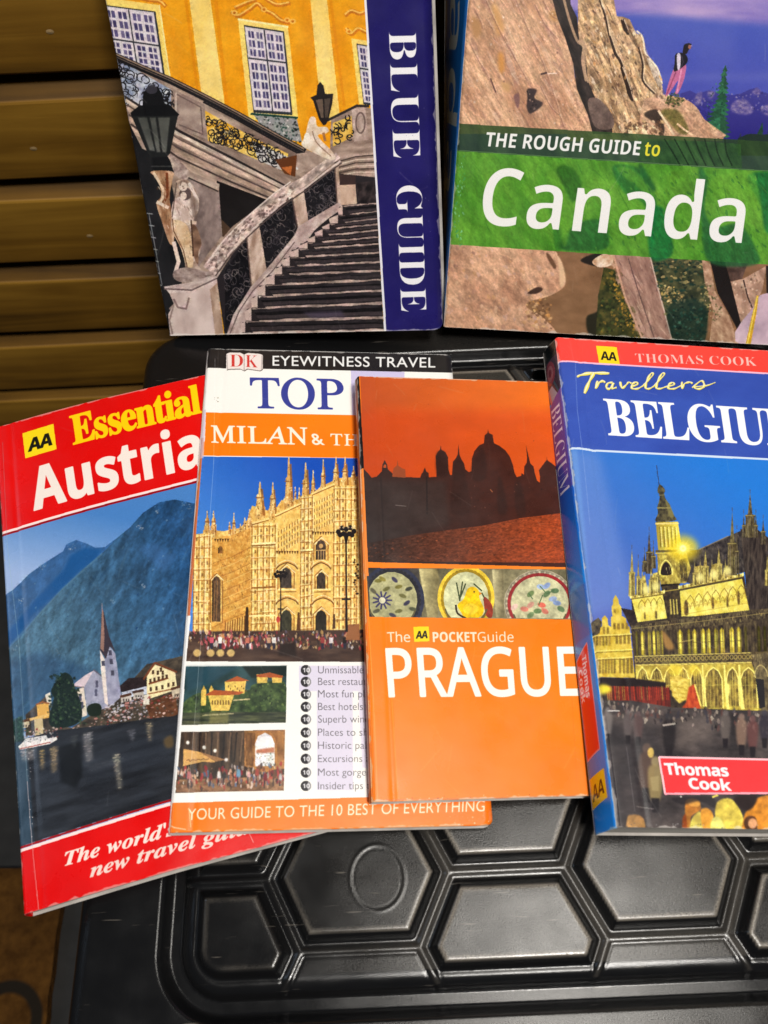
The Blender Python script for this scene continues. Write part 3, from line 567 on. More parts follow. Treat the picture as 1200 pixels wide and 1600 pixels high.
    # printed bands: dark green then bright green over the picture
    dark = [(690, 191), (715, 193), (1130, 217), (1200, 221), (1700, 250), (1700, 297), (1200, 268), (715, 236), (690, 234)]
    c.fill(dark, ('n', (34, 58, 30), (58, 88, 44), 50, 20, 60, 70), a=.86)
    green = [(690, 234), (715, 236), (1200, 268), (1700, 297), (1700, 444), (1200, 413.5), (690, 381)]
    c.fill(green, ('n', (70, 134, 38), (104, 166, 54), 44, 16, 62, 71))
    for q, col in ((D((120, 0), (300, 10), (380, 130), (430, 300), (380, 640), (390, 420), (330, 250), (200, 180)), (34, 104, 44)), (D((370, 320), (480, 300), (540, 560), (500, 640), (385, 630)), (18, 108, 54)), (D((720, 20), (780, 100), (760, 300), (830, 420), (1000, 400), (1110, 560), (1120, 680), (800, 670), (740, 420)), (34, 94, 50)), (D((1060, 60), (1300, 80), (1300, 440), (1190, 460), (1140, 260)), (20, 100, 52)), (C((840, 20), (930, 0), (1020, 120), (960, 250), (900, 160)), (42, 96, 30)), (C((980, 400), (1160, 380), (1200, 560), (1000, 590), (860, 560)), (36, 96, 44)), (D((500, 60), (640, 30), (700, 180), (560, 200)), (82, 136, 40)), (C((820, 380), (900, 480), (870, 580), (830, 560)), (50, 118, 40)), (D((300, 0), (330, 0), (420, 150), (380, 160)), (26, 84, 40))):
        c.fill(sp(q), col, soft=6, a=.8, n=(.25, 10, 5, 60, 72))
    for q in (D((800, 100), (1060, 30), (1130, 140), (1160, 400), (1060, 400), (900, 250)), D((150, 20), (260, 20), (420, 200), (340, 180)), C((780, 60), (860, 90), (940, 330), (900, 560), (840, 330))):
        c.fill(sp(q), (104, 166, 50), soft=7, a=.55, n=(.2, 9, 5, 60, 73))
    c.speck(D((0, 20), (1200, 60), (1200, 640), (0, 600)), 120, (.8, 2.4), [(44, 104, 40), (110, 166, 60), (28, 84, 44)], 74, elong=2.4, ang=60, a=.5); c.mottle(green, .16, 14, 6, 62, 75); c.mottle(green, .12, 3, 2, 60, 79); c.strokes(green, 140, (10, 50), (.6, 1.8), 62, 12, [(40, 92, 36), (108, 164, 62), (52, 110, 40)], 64, .4)
    c.fill(B((300, 960), (720, 980), (1010, 1000), (1020, 1170), (300, 1120)), ('n', (30, 66, 30), (62, 110, 50), 12, 6, 60, 76), a=.6)
    for k in range(7): c.line(sp(B((480 + 70 * k, 965), (540 + 62 * k, 1060), (590 + 60 * k, 1150)), False), 2.4, (20, 40, 24), a=.7)
    c.line([(690, 233), (715, 235), (1200, 267), (1700, 296)], 1.2, (120, 176, 90), a=.5)
    white = (243, 243, 240)
    c.text('THE ROUGH GUIDE', 'sansb', (757.5, 228.3), (999, 242.8), (3.3, -21.8), white, weight=.004)
    c.text('to', 'sansb', (1005.5, 243.2), (1030, 244.6), (3.6, -23), (232, 222, 60), weight=-.006)
    c.text('Canada', 'sansb', (747.5, 351.5), (1160, 381.5), (12.5, -92), white, weight=-.014)
    # worn fold beside the spine
    fold = [(732, -300), (728, 0), (722, 250), (716, 380), (709, 512)]
    c.speck([(716, 240), (728, 240), (722, 385), (708, 385)], 60, (.5, 1.6), [(120, 190, 130), (70, 150, 80)], 80, elong=2, ang=90)
    c.fill([(690, -560), (774, -560), (732.5, 0), (715, 240), (704, 380), (690, 380)], ('g', (0, 380), (40, 150, 190), (0, 0), (52, 120, 200)), a=.0)
    return c.image('cliff_cover_print')

def art_cliff_spine():
    c = Canvas([(0, 0), (60, 0), (60, 300), (0, 300)], 200, 1000, (0, 92, 170))
    c.mottle([(0, 0), (60, 0), (60, 300), (0, 300)], .08, 20, 30, 0, 3)
    c.text('Canada', 'sansb', (18, 8), (18, 224), (34, 0), (168, 176, 176), weight=-.02)
    return c.image('cliff_spine_print')
# ------------------------------------------------------------------ cover: lakeside church under a blue mountain, red title panels
def aa_badge(c, q, weight=.02):
    """small yellow square with two slanted black capitals"""
    q = [np.array(p, float) for p in q]
    c.fill(q, (252, 218, 22)); P = lambda u, v: (q[0] * (1 - u) + q[1] * u) * (1 - v) + (q[3] * (1 - u) + q[2] * u) * v
    c.text('AA', 'sansb', P(.12, .78), P(.88, .78), P(.12, .30) - P(.12, .78), (22, 20, 12), weight=weight, track=.92, shear=.16)

def art_lake(corners):
    c = Canvas(corners, 1000, 1560, (222, 8, 6))
    A, B, C = Z(0, 560, 3.636), Z(0, 840, 3.636), Z(0, 1100, 3.636)
    red = ('n', (216, 6, 6), (230, 10, 8), 90, 90, 0, 2)
    c.fill([(-40, 600), (480, 520), (660, 1300), (0, 1480)], red)
    # title panel
    aa_badge(c, [(40, 677), (89.3, 663.8), (94, 703), (44.2, 716)])
    c.text('Essential', 'serifb', (121, 696), (319, 645), (-6.0, -43), (254, 208, 10), weight=.016, track=.92)
    c.text('Austria', 'sansb', (58, 796.8), (322, 726.5), (-9, -62.5), (246, 232, 222), weight=.012)
    # picture: sky, ridges
    pic = [(-20, 840), (310, 752), (480, 706), (640, 1170), (500, 1200), (270, 1262), (24, 1332), (-20, 1345)]
    c.fill(pic, ('g', (80, 790), (72, 128, 196), (60, 900), (156, 180, 222)))
    far = B((-90, 370), (0, 335), (80, 290), (180, 200), (270, 140), (375, 78), (395, 38), (450, 15), (510, 36), (560, 60), (615, 56), (690, 0)) + A((760, 960), (830, 880), (920, 820), (1010, 803), (1110, 822)) + [(560, 830), (720, 1060), (300, 1120), (-40, 1150)]
    c.fill(far, ('g', (90, 860), (54, 98, 152), (60, 1060), (58, 92, 132))); c.mottle(far, .16, 16, 9, -50, 4); c.mottle(far, .12, 5, 3, -60, 5)
    c.fill(B((230, 330), (380, 180), (420, 100), (500, 60), (600, 70), (560, 130), (470, 190), (370, 290), (200, 430), (120, 540), (40, 620), (20, 560), (120, 450)), (20, 78, 140), soft=10, a=.75)
    near = B((690, 0), (600, 90), (480, 190), (370, 290), (240, 420), (120, 560), (30, 640), (10, 1100), (1500, 1100), (1500, -80), (1110, -60)) + A((1110, 822), (1010, 803), (920, 820), (830, 880), (760, 960))
    near = B((30, 640), (120, 560), (240, 420), (370, 290), (480, 190), (600, 90), (690, 0)) + A((760, 960), (830, 880), (920, 820), (1010, 803), (1110, 822)) + [(560, 830), (720, 1130), (300, 1130), (10, 1130)]
    c.fill(near, ('g', (100, 980), (70, 104, 128), (300, 870), (36, 76, 120))); c.mottle(near, .26, 46, 12, -66, 7); c.mottle(near, .24, 14, 6, -60, 8); c.mottle(near, .18, 4, 3, -60, 9)
    c.fill(B((10, 700), (240, 640), (560, 760), (560, 900), (10, 1060)), (30, 60, 100), soft=22, a=.45); c.fill(B((800, 60), (900, 30), (1010, 110), (950, 200)), (70, 116, 176), soft=16, a=.4)
    c.line(B((60, 610), (240, 425), (370, 290), (480, 195), (600, 92)), 3, (96, 136, 160), a=.35)
    c.speck(near, 170, (.5, 1.5), [(110, 146, 176), (74, 118, 160), (16, 44, 92)], 10, elong=1.7, ang=-60, a=.55); c.speck(far, 90, (.5, 1.7), [(130, 160, 180), (40, 80, 130)], 11, elong=1.6, ang=-45, a=.5)
    for q in (B((390, 40), (440, 25), (470, 60), (420, 90), (385, 75)), B((240, 150), (290, 135), (270, 175), (245, 180)), B((640, 350), (690, 355), (660, 375)), B((820, 255), (850, 285), (830, 300)), A((895, 870), (920, 860), (910, 890)), A((1040, 810), (1090, 820), (1110, 860), (1070, 850)), A((780, 950), (830, 950), (830, 985)), B((110, 340), (150, 335), (125, 380)), B((60, 620), (110, 600), (90, 640))):
        c.speck(q, 16, (.4, 1.4), [(150, 164, 180), (186, 188, 196), (110, 140, 170)], int(q[0][0]), a=.55)
    c.strokes(near, 420, (3, 14), (.5, 1.9), -58, 16, [(92, 128, 148), (26, 58, 92), (70, 104, 116), (36, 68, 82)], 48, .34); c.strokes(near, 40, (20, 60), (2, 6), -66, 8, [(84, 118, 142), (24, 58, 96)], 49, .22)
    # village
    c.fill(B((150, 1000), (290, 880), (300, 1060), (420, 1080), (700, 900), (740, 840), (850, 720), (1060, 670), (1060, 1120), (150, 1120)), ('n', (44, 40, 38), (92, 80, 66), 9, 7, -15, 14))
    c.fill(B((265, 890), (295, 875), (305, 960), (285, 965)), (226, 218, 200)); c.fill(B((215, 945), (285, 935), (290, 1020), (222, 1030)), (222, 170, 84)); c.line(B((165, 1030), (260, 1010), (300, 1000)), 4, (232, 190, 110)); c.line(B((212, 945), (250, 930), (290, 940)), 2.4, (150, 90, 50)); c.fill(B((200, 1030), (250, 1020), (255, 1130), (205, 1140)), (206, 184, 140))
    c.fill(B((690, 850), (745, 800), (860, 790), (870, 860), (705, 880)), (42, 34, 36)); c.mottle(B((690, 850), (745, 800), (860, 790), (870, 860)), .3, 4, 3, -15, 15); c.fill(B((705, 880), (850, 845), (855, 890), (712, 915)), (196, 204, 220)); c.speck(B((705, 880), (850, 850), (855, 885), (712, 905)), 12, (.6, 1.2), [(90, 90, 100)], 16)
    c.fill(B((850, 790), (895, 722), (1010, 765), (1022, 862), (870, 915), (850, 890)), (240, 226, 176)); c.line(B((832, 806), (896, 712), (1018, 764)), 3.2, (112, 62, 40)); c.line(B((862, 832), (970, 798)), 3, (128, 66, 40)); c.line(B((856, 890), (1010, 858)), 2, (150, 96, 60))
    for r_, y0 in ((B((885, 765), (912, 768), (940, 768), (930, 750)), 0), (B((870, 815), (893, 808), (917, 802), (940, 795), (962, 790)), 0), (B((872, 862), (904, 857), (938, 850), (972, 838), (1000, 832)), 1)):
        for (x, y) in r_: c.fill([(x - 1.8, y - 3), (x + 1.8, y - 3.5), (x + 2, y + 3), (x - 1.6, y + 3.6)], (74, 52, 38))
    c.fill(B((840, 940), (1010, 880), (1030, 1010), (870, 1040)), ('n', (70, 42, 28), (112, 70, 46), 8, 5, -15, 17)); c.fill(B((825, 900), (860, 890), (865, 950), (830, 950)), (224, 214, 196))
    roof, wall = (214, 196, 204), (158, 158, 182)
    c.fill(B((418, 842), (500, 780), (548, 755), (500, 850), (490, 850)), roof); c.fill(B((548, 752), (610, 800), (632, 870), (632, 965), (510, 1000), (492, 850)), ('n', (136, 138, 160), (176, 176, 196), 9, 12, 0, 18)); c.fill(B((445, 862), (492, 850), (508, 1010), (478, 1020)), (222, 206, 190)); c.line(B((548, 752), (612, 802), (632, 862)), 2, (96, 90, 106)); c.line(B((420, 842), (490, 850)), 1.6, (130, 112, 110))
    for x, y in B((560, 880), (565, 830), (470, 905), (480, 950)): c.fill([(x - 2, y - 5), (x + 2, y - 5), (x + 2, y + 6), (x - 2, y + 6)], (84, 84, 106))
    c.fill(B((584, 640), (610, 690), (625, 700), (640, 965), (610, 940), (590, 770)), (228, 214, 206)); c.fill(B((610, 690), (640, 620), (672, 660), (705, 905), (630, 970)), ('n', (132, 132, 156), (170, 170, 192), 7, 10, 0, 19))
    c.fill(B((596, 398), (606, 420), (636, 560), (672, 650), (640, 618), (618, 690), (584, 640), (588, 560)), (58, 50, 60)); c.fill(B((597, 398), (604, 420), (610, 560), (606, 650), (586, 630), (590, 560)), (152, 116, 104)); c.line(B((597, 375), (597, 420)), 1.2, (150, 140, 150))
    for x, y in B((642, 655), (648, 705), (602, 715), (655, 770)): c.fill([(x - 2.6, y - 4), (x + 2.4, y - 4), (x + 2.8, y + 4), (x - 2.2, y + 4)], (70, 68, 86))
    c.fill(sp(B((340, 800), (380, 765), (420, 790), (440, 860), (470, 930), (475, 1030), (400, 1075), (300, 1070), (290, 1000), (320, 920), (300, 870))), (24, 38, 34)); tr = B((320, 800), (420, 790), (470, 930), (470, 1050), (300, 1060), (320, 900)); c.speck(B((300, 770), (440, 770), (490, 930), (495, 1060), (280, 1075), (280, 960)), 120, (1.2, 3.4), [(24, 38, 34), (30, 46, 36)], 46); c.speck(tr, 160, (.8, 2.6), [(44, 66, 46), (16, 26, 26), (66, 86, 60)], 20); c.fill(sp(B((510, 960), (560, 940), (590, 960), (580, 1010), (520, 1010))), (28, 38, 30))
    for q, col, rf in ((B((700, 905), (760, 890), (764, 925), (704, 940)), (206, 196, 184), (84, 56, 44)), (B((770, 880), (830, 868), (834, 905), (774, 920)), (190, 180, 170), (70, 50, 44)), (B((120, 1040), (170, 1030), (172, 1070), (124, 1080)), (206, 190, 160), (90, 60, 44)), (B((60, 1050), (110, 1045), (112, 1080), (62, 1085)), (120, 124, 110), (50, 50, 44)), (B((990, 860), (1060, 840), (1065, 900), (995, 915)), (200, 184, 160), (84, 54, 40))):
        c.fill(q, col, n=(.2, 4, 4, 0, 47)); c.line([q[0], q[1]], 4, rf); [c.fill([(q[3][0] + 3 + 4 * k, q[3][1] - 6), (q[3][0] + 5 + 4 * k, q[3][1] - 6.5), (q[3][0] + 5 + 4 * k, q[3][1] - 3), (q[3][0] + 3 + 4 * k, q[3][1] - 2.6)], (70, 62, 60)) for k in range(3)]
    # shore and water
    shore = B((40, 1080), (420, 1075), (640, 965), (860, 900), (1060, 880), (1060, 1010), (830, 1030), (640, 1090), (420, 1160), (40, 1180))
    c.speck(shore, 300, (.6, 2.0), [(220, 206, 200), (176, 120, 110), (64, 56, 50), (230, 190, 180), (110, 96, 84), (60, 80, 60), (150, 60, 60)], 22, ang=-15, elong=1.5)
    c.speck(B((600, 960), (830, 900), (860, 1000), (640, 1060)), 120, (.6, 1.8), [(226, 214, 216), (200, 140, 130), (190, 190, 206), (90, 74, 66)], 23, ang=-15, elong=1.8)
    wat = C((60, 210), (320, 150), (620, 120), (860, 85), (1000, 70), (1160, 0), (2400, -200), (2400, 200), (970, 548), (95, 815))
    c.fill(wat, ('n', (28, 30, 35), (48, 52, 60), 60, 9, -15, 25)); c.strokes(wat, 160, (8, 30), (.5, 1.1), -14, 4, [(66, 74, 86), (28, 30, 36)], 45, .35); c.fill(C((150, 300), (700, 180), (1000, 150), (1000, 330), (600, 420), (180, 520)), (54, 62, 76), soft=30, a=.25); c.fill(C((40, 190), (150, 215), (175, 480), (190, 790), (95, 815)), ('n', (40, 62, 80), (70, 96, 118), 14, 40, 5, 26), soft=6, a=.8)
    c.fill(C((345, 240), (470, 210), (480, 400), (440, 480), (350, 440)), (18, 20, 24), soft=8)
    def reflect(q, cols, sd, num=60):
        c.fill(q, cols[0], soft=9, a=.32); P = np.array(q); rr_ = random.Random(sd)
        for _ in range(num):
            u, v = rr_.random(), rr_.random() ** 1.2; p_ = (P[0] * (1 - u) + P[1] * u) * (1 - v) + (P[3] * (1 - u) + P[2] * u) * v; L = rr_.uniform(.8, 3.2) * (1.15 - .5 * v)
            c.line([(p_[0] - L, p_[1] + L * .2), (p_[0] + L, p_[1] - L * .2)], rr_.uniform(.5, 1.2), np.array(rr_.choice(cols)) * rr_.uniform(.6, 1.05), a=rr_.uniform(.35, .85) * (1 - .5 * v))
    reflect(C((482, 170), (530, 160), (540, 320), (500, 330)), [(206, 198, 196), (170, 164, 170), (120, 116, 122)], 27, 70); reflect(C((655, 290), (690, 285), (708, 480), (685, 490)), [(206, 192, 168), (224, 212, 190)], 28, 60); reflect(C((120, 255), (200, 250), (200, 310), (130, 320)), [(214, 206, 206), (190, 180, 180)], 29, 40); reflect(C((232, 260), (255, 255), (255, 370), (238, 370)), [(214, 176, 110)], 30, 30); reflect(C((295, 245), (335, 240), (330, 380), (300, 390)), [(224, 190, 136), (200, 170, 130)], 31, 50); reflect(C((845, 110), (880, 100), (875, 210), (860, 215)), [(200, 176, 140)], 32, 26); reflect(C((500, 350), (720, 300), (720, 330), (520, 390)), [(74, 78, 86)], 33, 26); reflect(C((740, 150), (780, 145), (775, 210), (760, 210)), [(130, 130, 140)], 34, 20); reflect(C((420, 180), (450, 175), (440, 250), (425, 250)), [(80, 84, 84)], 35, 14)
    c.fill(sp(C((945, 205), (990, 180), (1000, 240), (960, 250))), (120, 92, 50), soft=6, a=.6)
    c.fill(C((105, 235), (130, 215), (330, 185), (335, 200), (290, 225), (115, 255)), (236, 228, 224)); c.fill(C((130, 215), (150, 190), (270, 175), (280, 195)), (214, 208, 208)); c.line(C((112, 250), (295, 215)), 1.6, (170, 90, 80)); c.speck(C((150, 195), (270, 180), (270, 205), (150, 215)), 14, (.6, 1.3), [(60, 60, 70)], 36)
    c.speck(C((250, 150), (340, 130), (340, 190), (260, 180)), 30, (.6, 1.6), [(200, 190, 186), (60, 60, 66), (150, 90, 80)], 37); c.fill(C((50, 100), (130, 60), (140, 200), (60, 215)), (40, 66, 62), soft=5); c.speck(C((50, 80), (130, 60), (140, 200), (60, 215)), 40, (.8, 2), [(70, 104, 92), (30, 46, 46)], 38)
    c.photo(pic, 9, .9)
    # panel rules
    for k, (w, col) in enumerate(((5.2, (150, 8, 22)), (3.6, (252, 226, 222)))):
        c.line([(-40, 842.5 - 0 + 2.6 * (1 - k)), (0, 832 + 2.6 * (1 - k)), (309, 750 + 2.6 * (1 - k)), (500, 699 + 2.6 * (1 - k))], w, col)
    c.fill([(-20, 1346), (24, 1333), (270, 1259), (640, 1152), (700, 1300), (0, 1490)], red)
    c.line([(10, 1330.5), (24, 1327), (268, 1252), (640, 1140)], 3.4, (160, 12, 20)); c.line([(10, 1336), (24.7, 1331.5), (267, 1258), (640, 1146)], 4.4, (252, 226, 222))
    c.text("The world's", 'serifbi', (103, 1354), (279, 1304.5), (-1.5, -20.5), (246, 226, 216), weight=.016, shear=.05)
    c.text('new travel guides', 'serifbi', (143, 1372.5), (424, 1291.5), (-1.5, -20.5), (240, 214, 204), weight=.016, shear=.05)
    # worn crease by the spine
    cr = [(8, 690), (14, 850), (32, 1010), (43, 1220), (50, 1320), (60, 1425)]
    c.line(cr[3:], 1.2, (226, 200, 200), a=.55); c.line(cr[:4], 1.2, (150, 180, 190), a=.35); c.speck([(40, 1150), (48, 1150), (58, 1425), (54, 1425)], 20, (.4, 1), [(230, 220, 220)], 40)
    c.line([(386, 1290), (398, 1316)], 1.0, (244, 200, 196), a=.8)
    return c.image('lake_cover_print')
# ------------------------------------------------------------------ cover: gold cathedral, white and orange panels
def art_cathedral(corners):
    c = Canvas(corners, 960, 1560, (247, 245, 239))
    A, B, C = Z(300, 530, 4.0), Z(280, 800, 3.75), Z(260, 1020, 3.53)
    c.mottle([(250, 540), (800, 540), (800, 1310), (250, 1310)], .015, 60, 60, 0, 2)
    c.fill([(300, 530), (720, 540), (720, 582.6), (325, 574.8), (300, 574)], ('n', (22, 20, 22), (34, 31, 32), 50, 20, 0, 3))
    lav = (205, 198, 232)
    c.fill([(548, 579), (632, 581), (632, 600), (646, 700), (552, 700)], lav); 
    # emblem: an open book with two red letters
    bk = A((214, 92), (232, 84), (300, 84), (326, 96), (350, 86), (425, 92), (442, 100), (440, 186), (425, 196), (345, 184), (326, 196), (300, 184), (230, 186), (214, 190))
    c.fill([(x + .8, y + 1.5) for x, y in bk], (120, 112, 108)); c.fill(bk, (238, 226, 220)); c.line(A((326, 96), (326, 194)), 1.4, (176, 160, 156)); c.line(A((218, 96), (222, 188)), 1.6, (190, 178, 174)); c.line(A((437, 102), (434, 188)), 1.6, (190, 178, 174))
    c.text('D', 'serifb', A((236, 172))[0], A((320, 172))[0], (0, -19), (206, 56, 50), weight=-.012); c.text('K', 'serifb', A((334, 174))[0], A((412, 178))[0], (0, -19), (206, 56, 50), weight=-.012)
    c.text('EYEWITNESS TRAVEL', 'gill', (426, 571.2), (680, 574.2), (0, -15.2), (240, 240, 238), weight=.008, track=1.05)
    c.text('TOP', 'serifi', (391, 637), (536, 639.5), (0, -46.5), (52, 62, 150), weight=.012, shear=-.29, track=.96)
    c.speck(A((135, 365), (165, 365), (165, 390), (135, 390)), 6, (.6, 1.3), [(150, 146, 120)], 4)
    c.fill([(280, 643), (320, 644), (560, 648.5), (740, 652), (740, 720), (560, 715.5), (320, 712), (280, 711)], ('n', (252, 122, 6), (255, 130, 14), 60, 60, 0, 5))
    cr = (252, 240, 222)
    c.text('MILAN', 'serifi', (330, 691), (479.5, 694.5), (0, -26), cr, weight=.014, shear=-.29)
    c.text('& THE', 'serifi', (487, 694.6), (582, 697), (0, -17.5), cr, weight=.012, shear=-.29, track=1.1)
    # picture
    TLp, TRp, BRp, BLp = (316, 713), (720, 718), (740, 1030), (290, 1031)
    c.fill([TLp, TRp, BRp, BLp], ('g', (470, 715), (22, 78, 184), (330, 860), (70, 134, 216)))
    gold = ('n', (206, 148, 62), (252, 216, 128), 3.2, 6, 0, 8)
    fac = A((60, 1290), (70, 1190), (150, 1195), (200, 1200), (240, 1190), (300, 1180), (345, 1130), (375, 1040), (470, 1070), (530, 1050), (560, 1005), (640, 1010), (690, 985), (760, 960), (800, 925), (880, 885), (890, 870), (1030, 860), (1085, 755), (1700, 760), (1700, 1950), (20, 1900)) 
    c.fill(fac, gold)
    def spire(x, y0, y1, w, sh=0):
        ym = y0 + (y1 - y0) * .48; P = A((x - w * .07, y0), (x + w * .07, y0), (x + w * .17, ym - 12), (x + w * .36, ym), (x + w * .30, ym + 16), (x + w * .42, y1 - 20), (x + w * .54, y1 - 8), (x + w * .5, y1 + 60), (x - w * .5, y1 + 60), (x - w * .54, y1 - 8), (x - w * .42, y1 - 20), (x - w * .30, ym + 16), (x - w * .36, ym), (x - w * .17, ym - 12))
        c.fill(P, ('n', (188, 130, 60), (250, 216, 140), 3, 9, 0, int(x))); (xa, ya), (xb, yb) = A((x + w * .18, y0 + 40), (x + w * .42, y1 + 40)); c.line([(xa, ya), (xb, yb)], max(1, w * .06), (150, 92, 40), a=.8)
        (cx, cy), = A((x, (y0 + y1) / 2 + 12)); c.line([(cx - w * .11, cy), (cx + w * .11, cy)], 1.6, (140, 90, 44)); (cx, cy), = A((x, y0)); c.ell((cx, cy), .9, 2.2, (232, 200, 150))
        c.speck(P, int(8 + w * .3), (.5, 1.2), [(120, 74, 30), (255, 232, 170)], int(x) + 1, elong=1.6, ang=90)
    for x, y0, y1, w in ((95, 1080, 1180, 34), (135, 1078, 1180, 34), (235, 1150, 1185, 14), (262, 1092, 1185, 22), (303, 1160, 1190, 14), (330, 1122, 1160, 18), (360, 1070, 1130, 22), (425, 898, 1060, 62), (505, 902, 1070, 48), (645, 930, 1010, 14), (670, 935, 1000, 14), (605, 742, 1010, 58), (710, 778, 1000, 56), (757, 826, 960, 30), (820, 760, 930, 36), (900, 742, 900, 46), (957, 742, 890, 46), (1010, 800, 870, 30)):
        spire(x, y0, y1, w)
    F = B((95, 350), (130, 180), (420, 130), (560, 0), (1060, -60), (1500, -60), (1500, 720), (60, 720)); T_ = Z(280, 700, 4.0); rq = random.Random(77)
    deep, dk, md, lt = (66, 44, 26), (146, 92, 40), (214, 160, 72), (253, 224, 142)
    # receding flank: warmer, in diagonal courses
    fl = T_((215, 560), (330, 545), (445, 500), (445, 1165), (175, 1170), (190, 700)); c.fill(fl, ('n', (196, 134, 54), (238, 184, 92), 5, 4, -30, 40)); c.strokes(fl, 260, (3, 9), (.5, 1.3), 80, 14, [(120, 72, 30), (255, 222, 136), (160, 102, 42)], 41, .7)
    for k in range(9): c.line(T_((210, 720 + 50 * k), (330, 680 + 48 * k), (445, 620 + 50 * k)), 1.1, [(150, 92, 38), (250, 212, 126)][k % 2], a=.6)
    for k in range(9): c.line(T_((290 + 15 * k, 1090 - 5 * k), (286 + 15 * k, 1165)), 2, (110, 66, 28), a=.7); c.line(T_((297 + 15 * k, 1090 - 5 * k), (293 + 15 * k, 1165)), 1.4, (246, 204, 116), a=.7)
    # flat pale bays, ribbed buttresses
    for q in (T_((600, 420), (760, 350), (765, 1165), (600, 1165)), T_((830, 290), (965, 230), (972, 1165), (832, 1165))): c.fill(q, ('n', (228, 180, 88), (252, 216, 124), 5, 7, 0, 42)); c.strokes(q, 110, (2, 8), (.4, 1), 88, 10, [(166, 110, 48), (255, 234, 160)], 43, .6)
    def butt(x0, x1, y0, num, sd):
        c.fill(T_((x0, y0), (x1, y0 - 10), (x1 - 2, 1165), (x0 - 8, 1165)), ('n', (226, 174, 82), (253, 222, 136), 4, 9, 0, sd))
        for k in range(num + 1):
            x = x0 + (x1 - x0) * k / num; c.line(T_((x, y0), (x - 5, 1160)), 1.7, dk, a=.75); c.line(T_((x + (x1 - x0) * .3 / num, y0), (x + (x1 - x0) * .3 / num - 5, 1160)), 1.8, (255, 236, 166), a=.8)
        for y in np.arange(y0 + 20, 1150, 68): c.line(T_((x0 - 6, y + rq.uniform(-8, 8)), (x1 + 4, y - 6 + rq.uniform(-8, 8))), 1.8, (166, 108, 48), a=.7); c.line(T_((x0 - 6, y - 9), (x1 + 4, y - 16)), 1.5, (255, 236, 170), a=.6)
        for y in np.arange(y0 + 40, 1140, 50):
            for k in range(num): (p, r), = T_((x0 + (x1 - x0) * (k + .6) / num - 2, y + rq.uniform(-14, 14))); c.fill([(p - 1, r - 2.5), (p + 1.2, r - 3), (p + 1.2, r + 2.4), (p - 1, r + 2.8)], np.array(rq.choice([dk, (110, 66, 30), (255, 238, 178)])), a=.75)
    butt(92, 190, 540, 3, 50); butt(455, 600, 470, 4, 51); butt(762, 832, 300, 3, 52); butt(968, 1112, 240, 4, 53); butt(1140, 1290, 230, 4, 54); butt(1420, 1560, 300, 4, 55)
    # sloping gables with blind arcading and corbel tables
    for p0, p1 in ((T_((455, 470))[0], T_((560, 440))[0]), (T_((600, 420))[0], T_((760, 345))[0]), (T_((830, 285))[0], T_((968, 225))[0])):
        c.line([p0, p1], 2.6, (252, 224, 146)); c.line([(p0[0], p0[1] + 2.6), (p1[0], p1[1] + 2.6)], 1.4, dk)
        for k in range(8): x, y = np.array(p0) + (np.array(p1) - p0) * (k + .5) / 8; c.fill([(x - 1, y), (x + 1, y), (x, y - 5)], (238, 196, 112))
    for x in range(622, 745, 17):
        for j in range(4): y = 640 - (x - 622) * .62 - j * 40; c.line(T_((x, y), (x, y + 24)), 1.5, (126, 78, 34), a=.75); c.line(T_((x + 6, y), (x + 6, y + 24)), 1.2, (255, 234, 160), a=.7)
    for x in range(845, 960, 16):
        for j in range(5): y = 500 - (x - 845) * .5 - j * 40; c.line(T_((x, y), (x, y + 22)), 1.4, (126, 78, 34), a=.7); c.line(T_((x + 6, y), (x + 6, y + 22)), 1.2, (255, 234, 160), a=.7)
    for x0, y0, num in ((612, 648, 9), (836, 528, 9), (225, 572, 6)):
        for k in range(num): (p, r), = T_((x0 + 16 * k, y0 + (2 if k % 2 else 0))); c.fill([(p - 1.8, r - 1.5), (p + 1.8, r - 1.5), (p, r + 4)], (84, 52, 24))
    c.line(T_((455, 600), (600, 592)), 3, (255, 236, 168)); c.line(T_((455, 612), (600, 604)), 2, dk); c.line(T_((760, 640), (832, 635)), 2.4, (255, 236, 168)); c.line(T_((760, 650), (832, 645)), 1.6, dk); c.line(T_((455, 875), (600, 868)), 2.6, dk); c.line(T_((440, 1050), (600, 1046)), 2.6, (255, 232, 160))
    for k in range(5): c.line(T_((468 + 26 * k, 1065), (492 + 26 * k, 1150)), 1, dk, a=.6); c.line(T_((492 + 26 * k, 1065), (468 + 26 * k, 1150)), 1, dk, a=.6)
    def arch(x0, x1, y0, y1, col, hood=True):
        m = (x0 + x1) / 2; w = (x1 - x0); q = T_((x0, y1), (x0, y0 + w * .55), (x0 + w * .18, y0 + w * .18), (m, y0), (x1 - w * .18, y0 + w * .18), (x1, y0 + w * .55), (x1, y1)); o = T_((x0 - w * .25, y1 + 6), (x0 - w * .25, y0 + w * .4), (m, y0 - w * .32), (x1 + w * .25, y0 + w * .4), (x1 + w * .25, y1 + 6))
        if hood: c.fill(o, ('n', (206, 150, 70), (248, 210, 122), 3, 4, 0, 60)); c.line(o, 1.5, (150, 96, 42)); c.line([(a + 1.2, b + 1.6) for a, b in o[1:4]], 1.4, (255, 238, 176))
        c.fill(q, ('n', tuple(np.array(col) * .75), tuple(np.array(col) * 1.3), 3, 6, 0, 61)); c.line([q[1], q[0]], 1.3, (36, 26, 18))
    arch(208, 258, 800, 1085, (82, 60, 42)); [c.line(T_((x, 830), (x - 8, 1080)), 1, (150, 106, 60)) for x in (224, 240)]; arch(246, 272, 612, 658, (120, 80, 42), False)
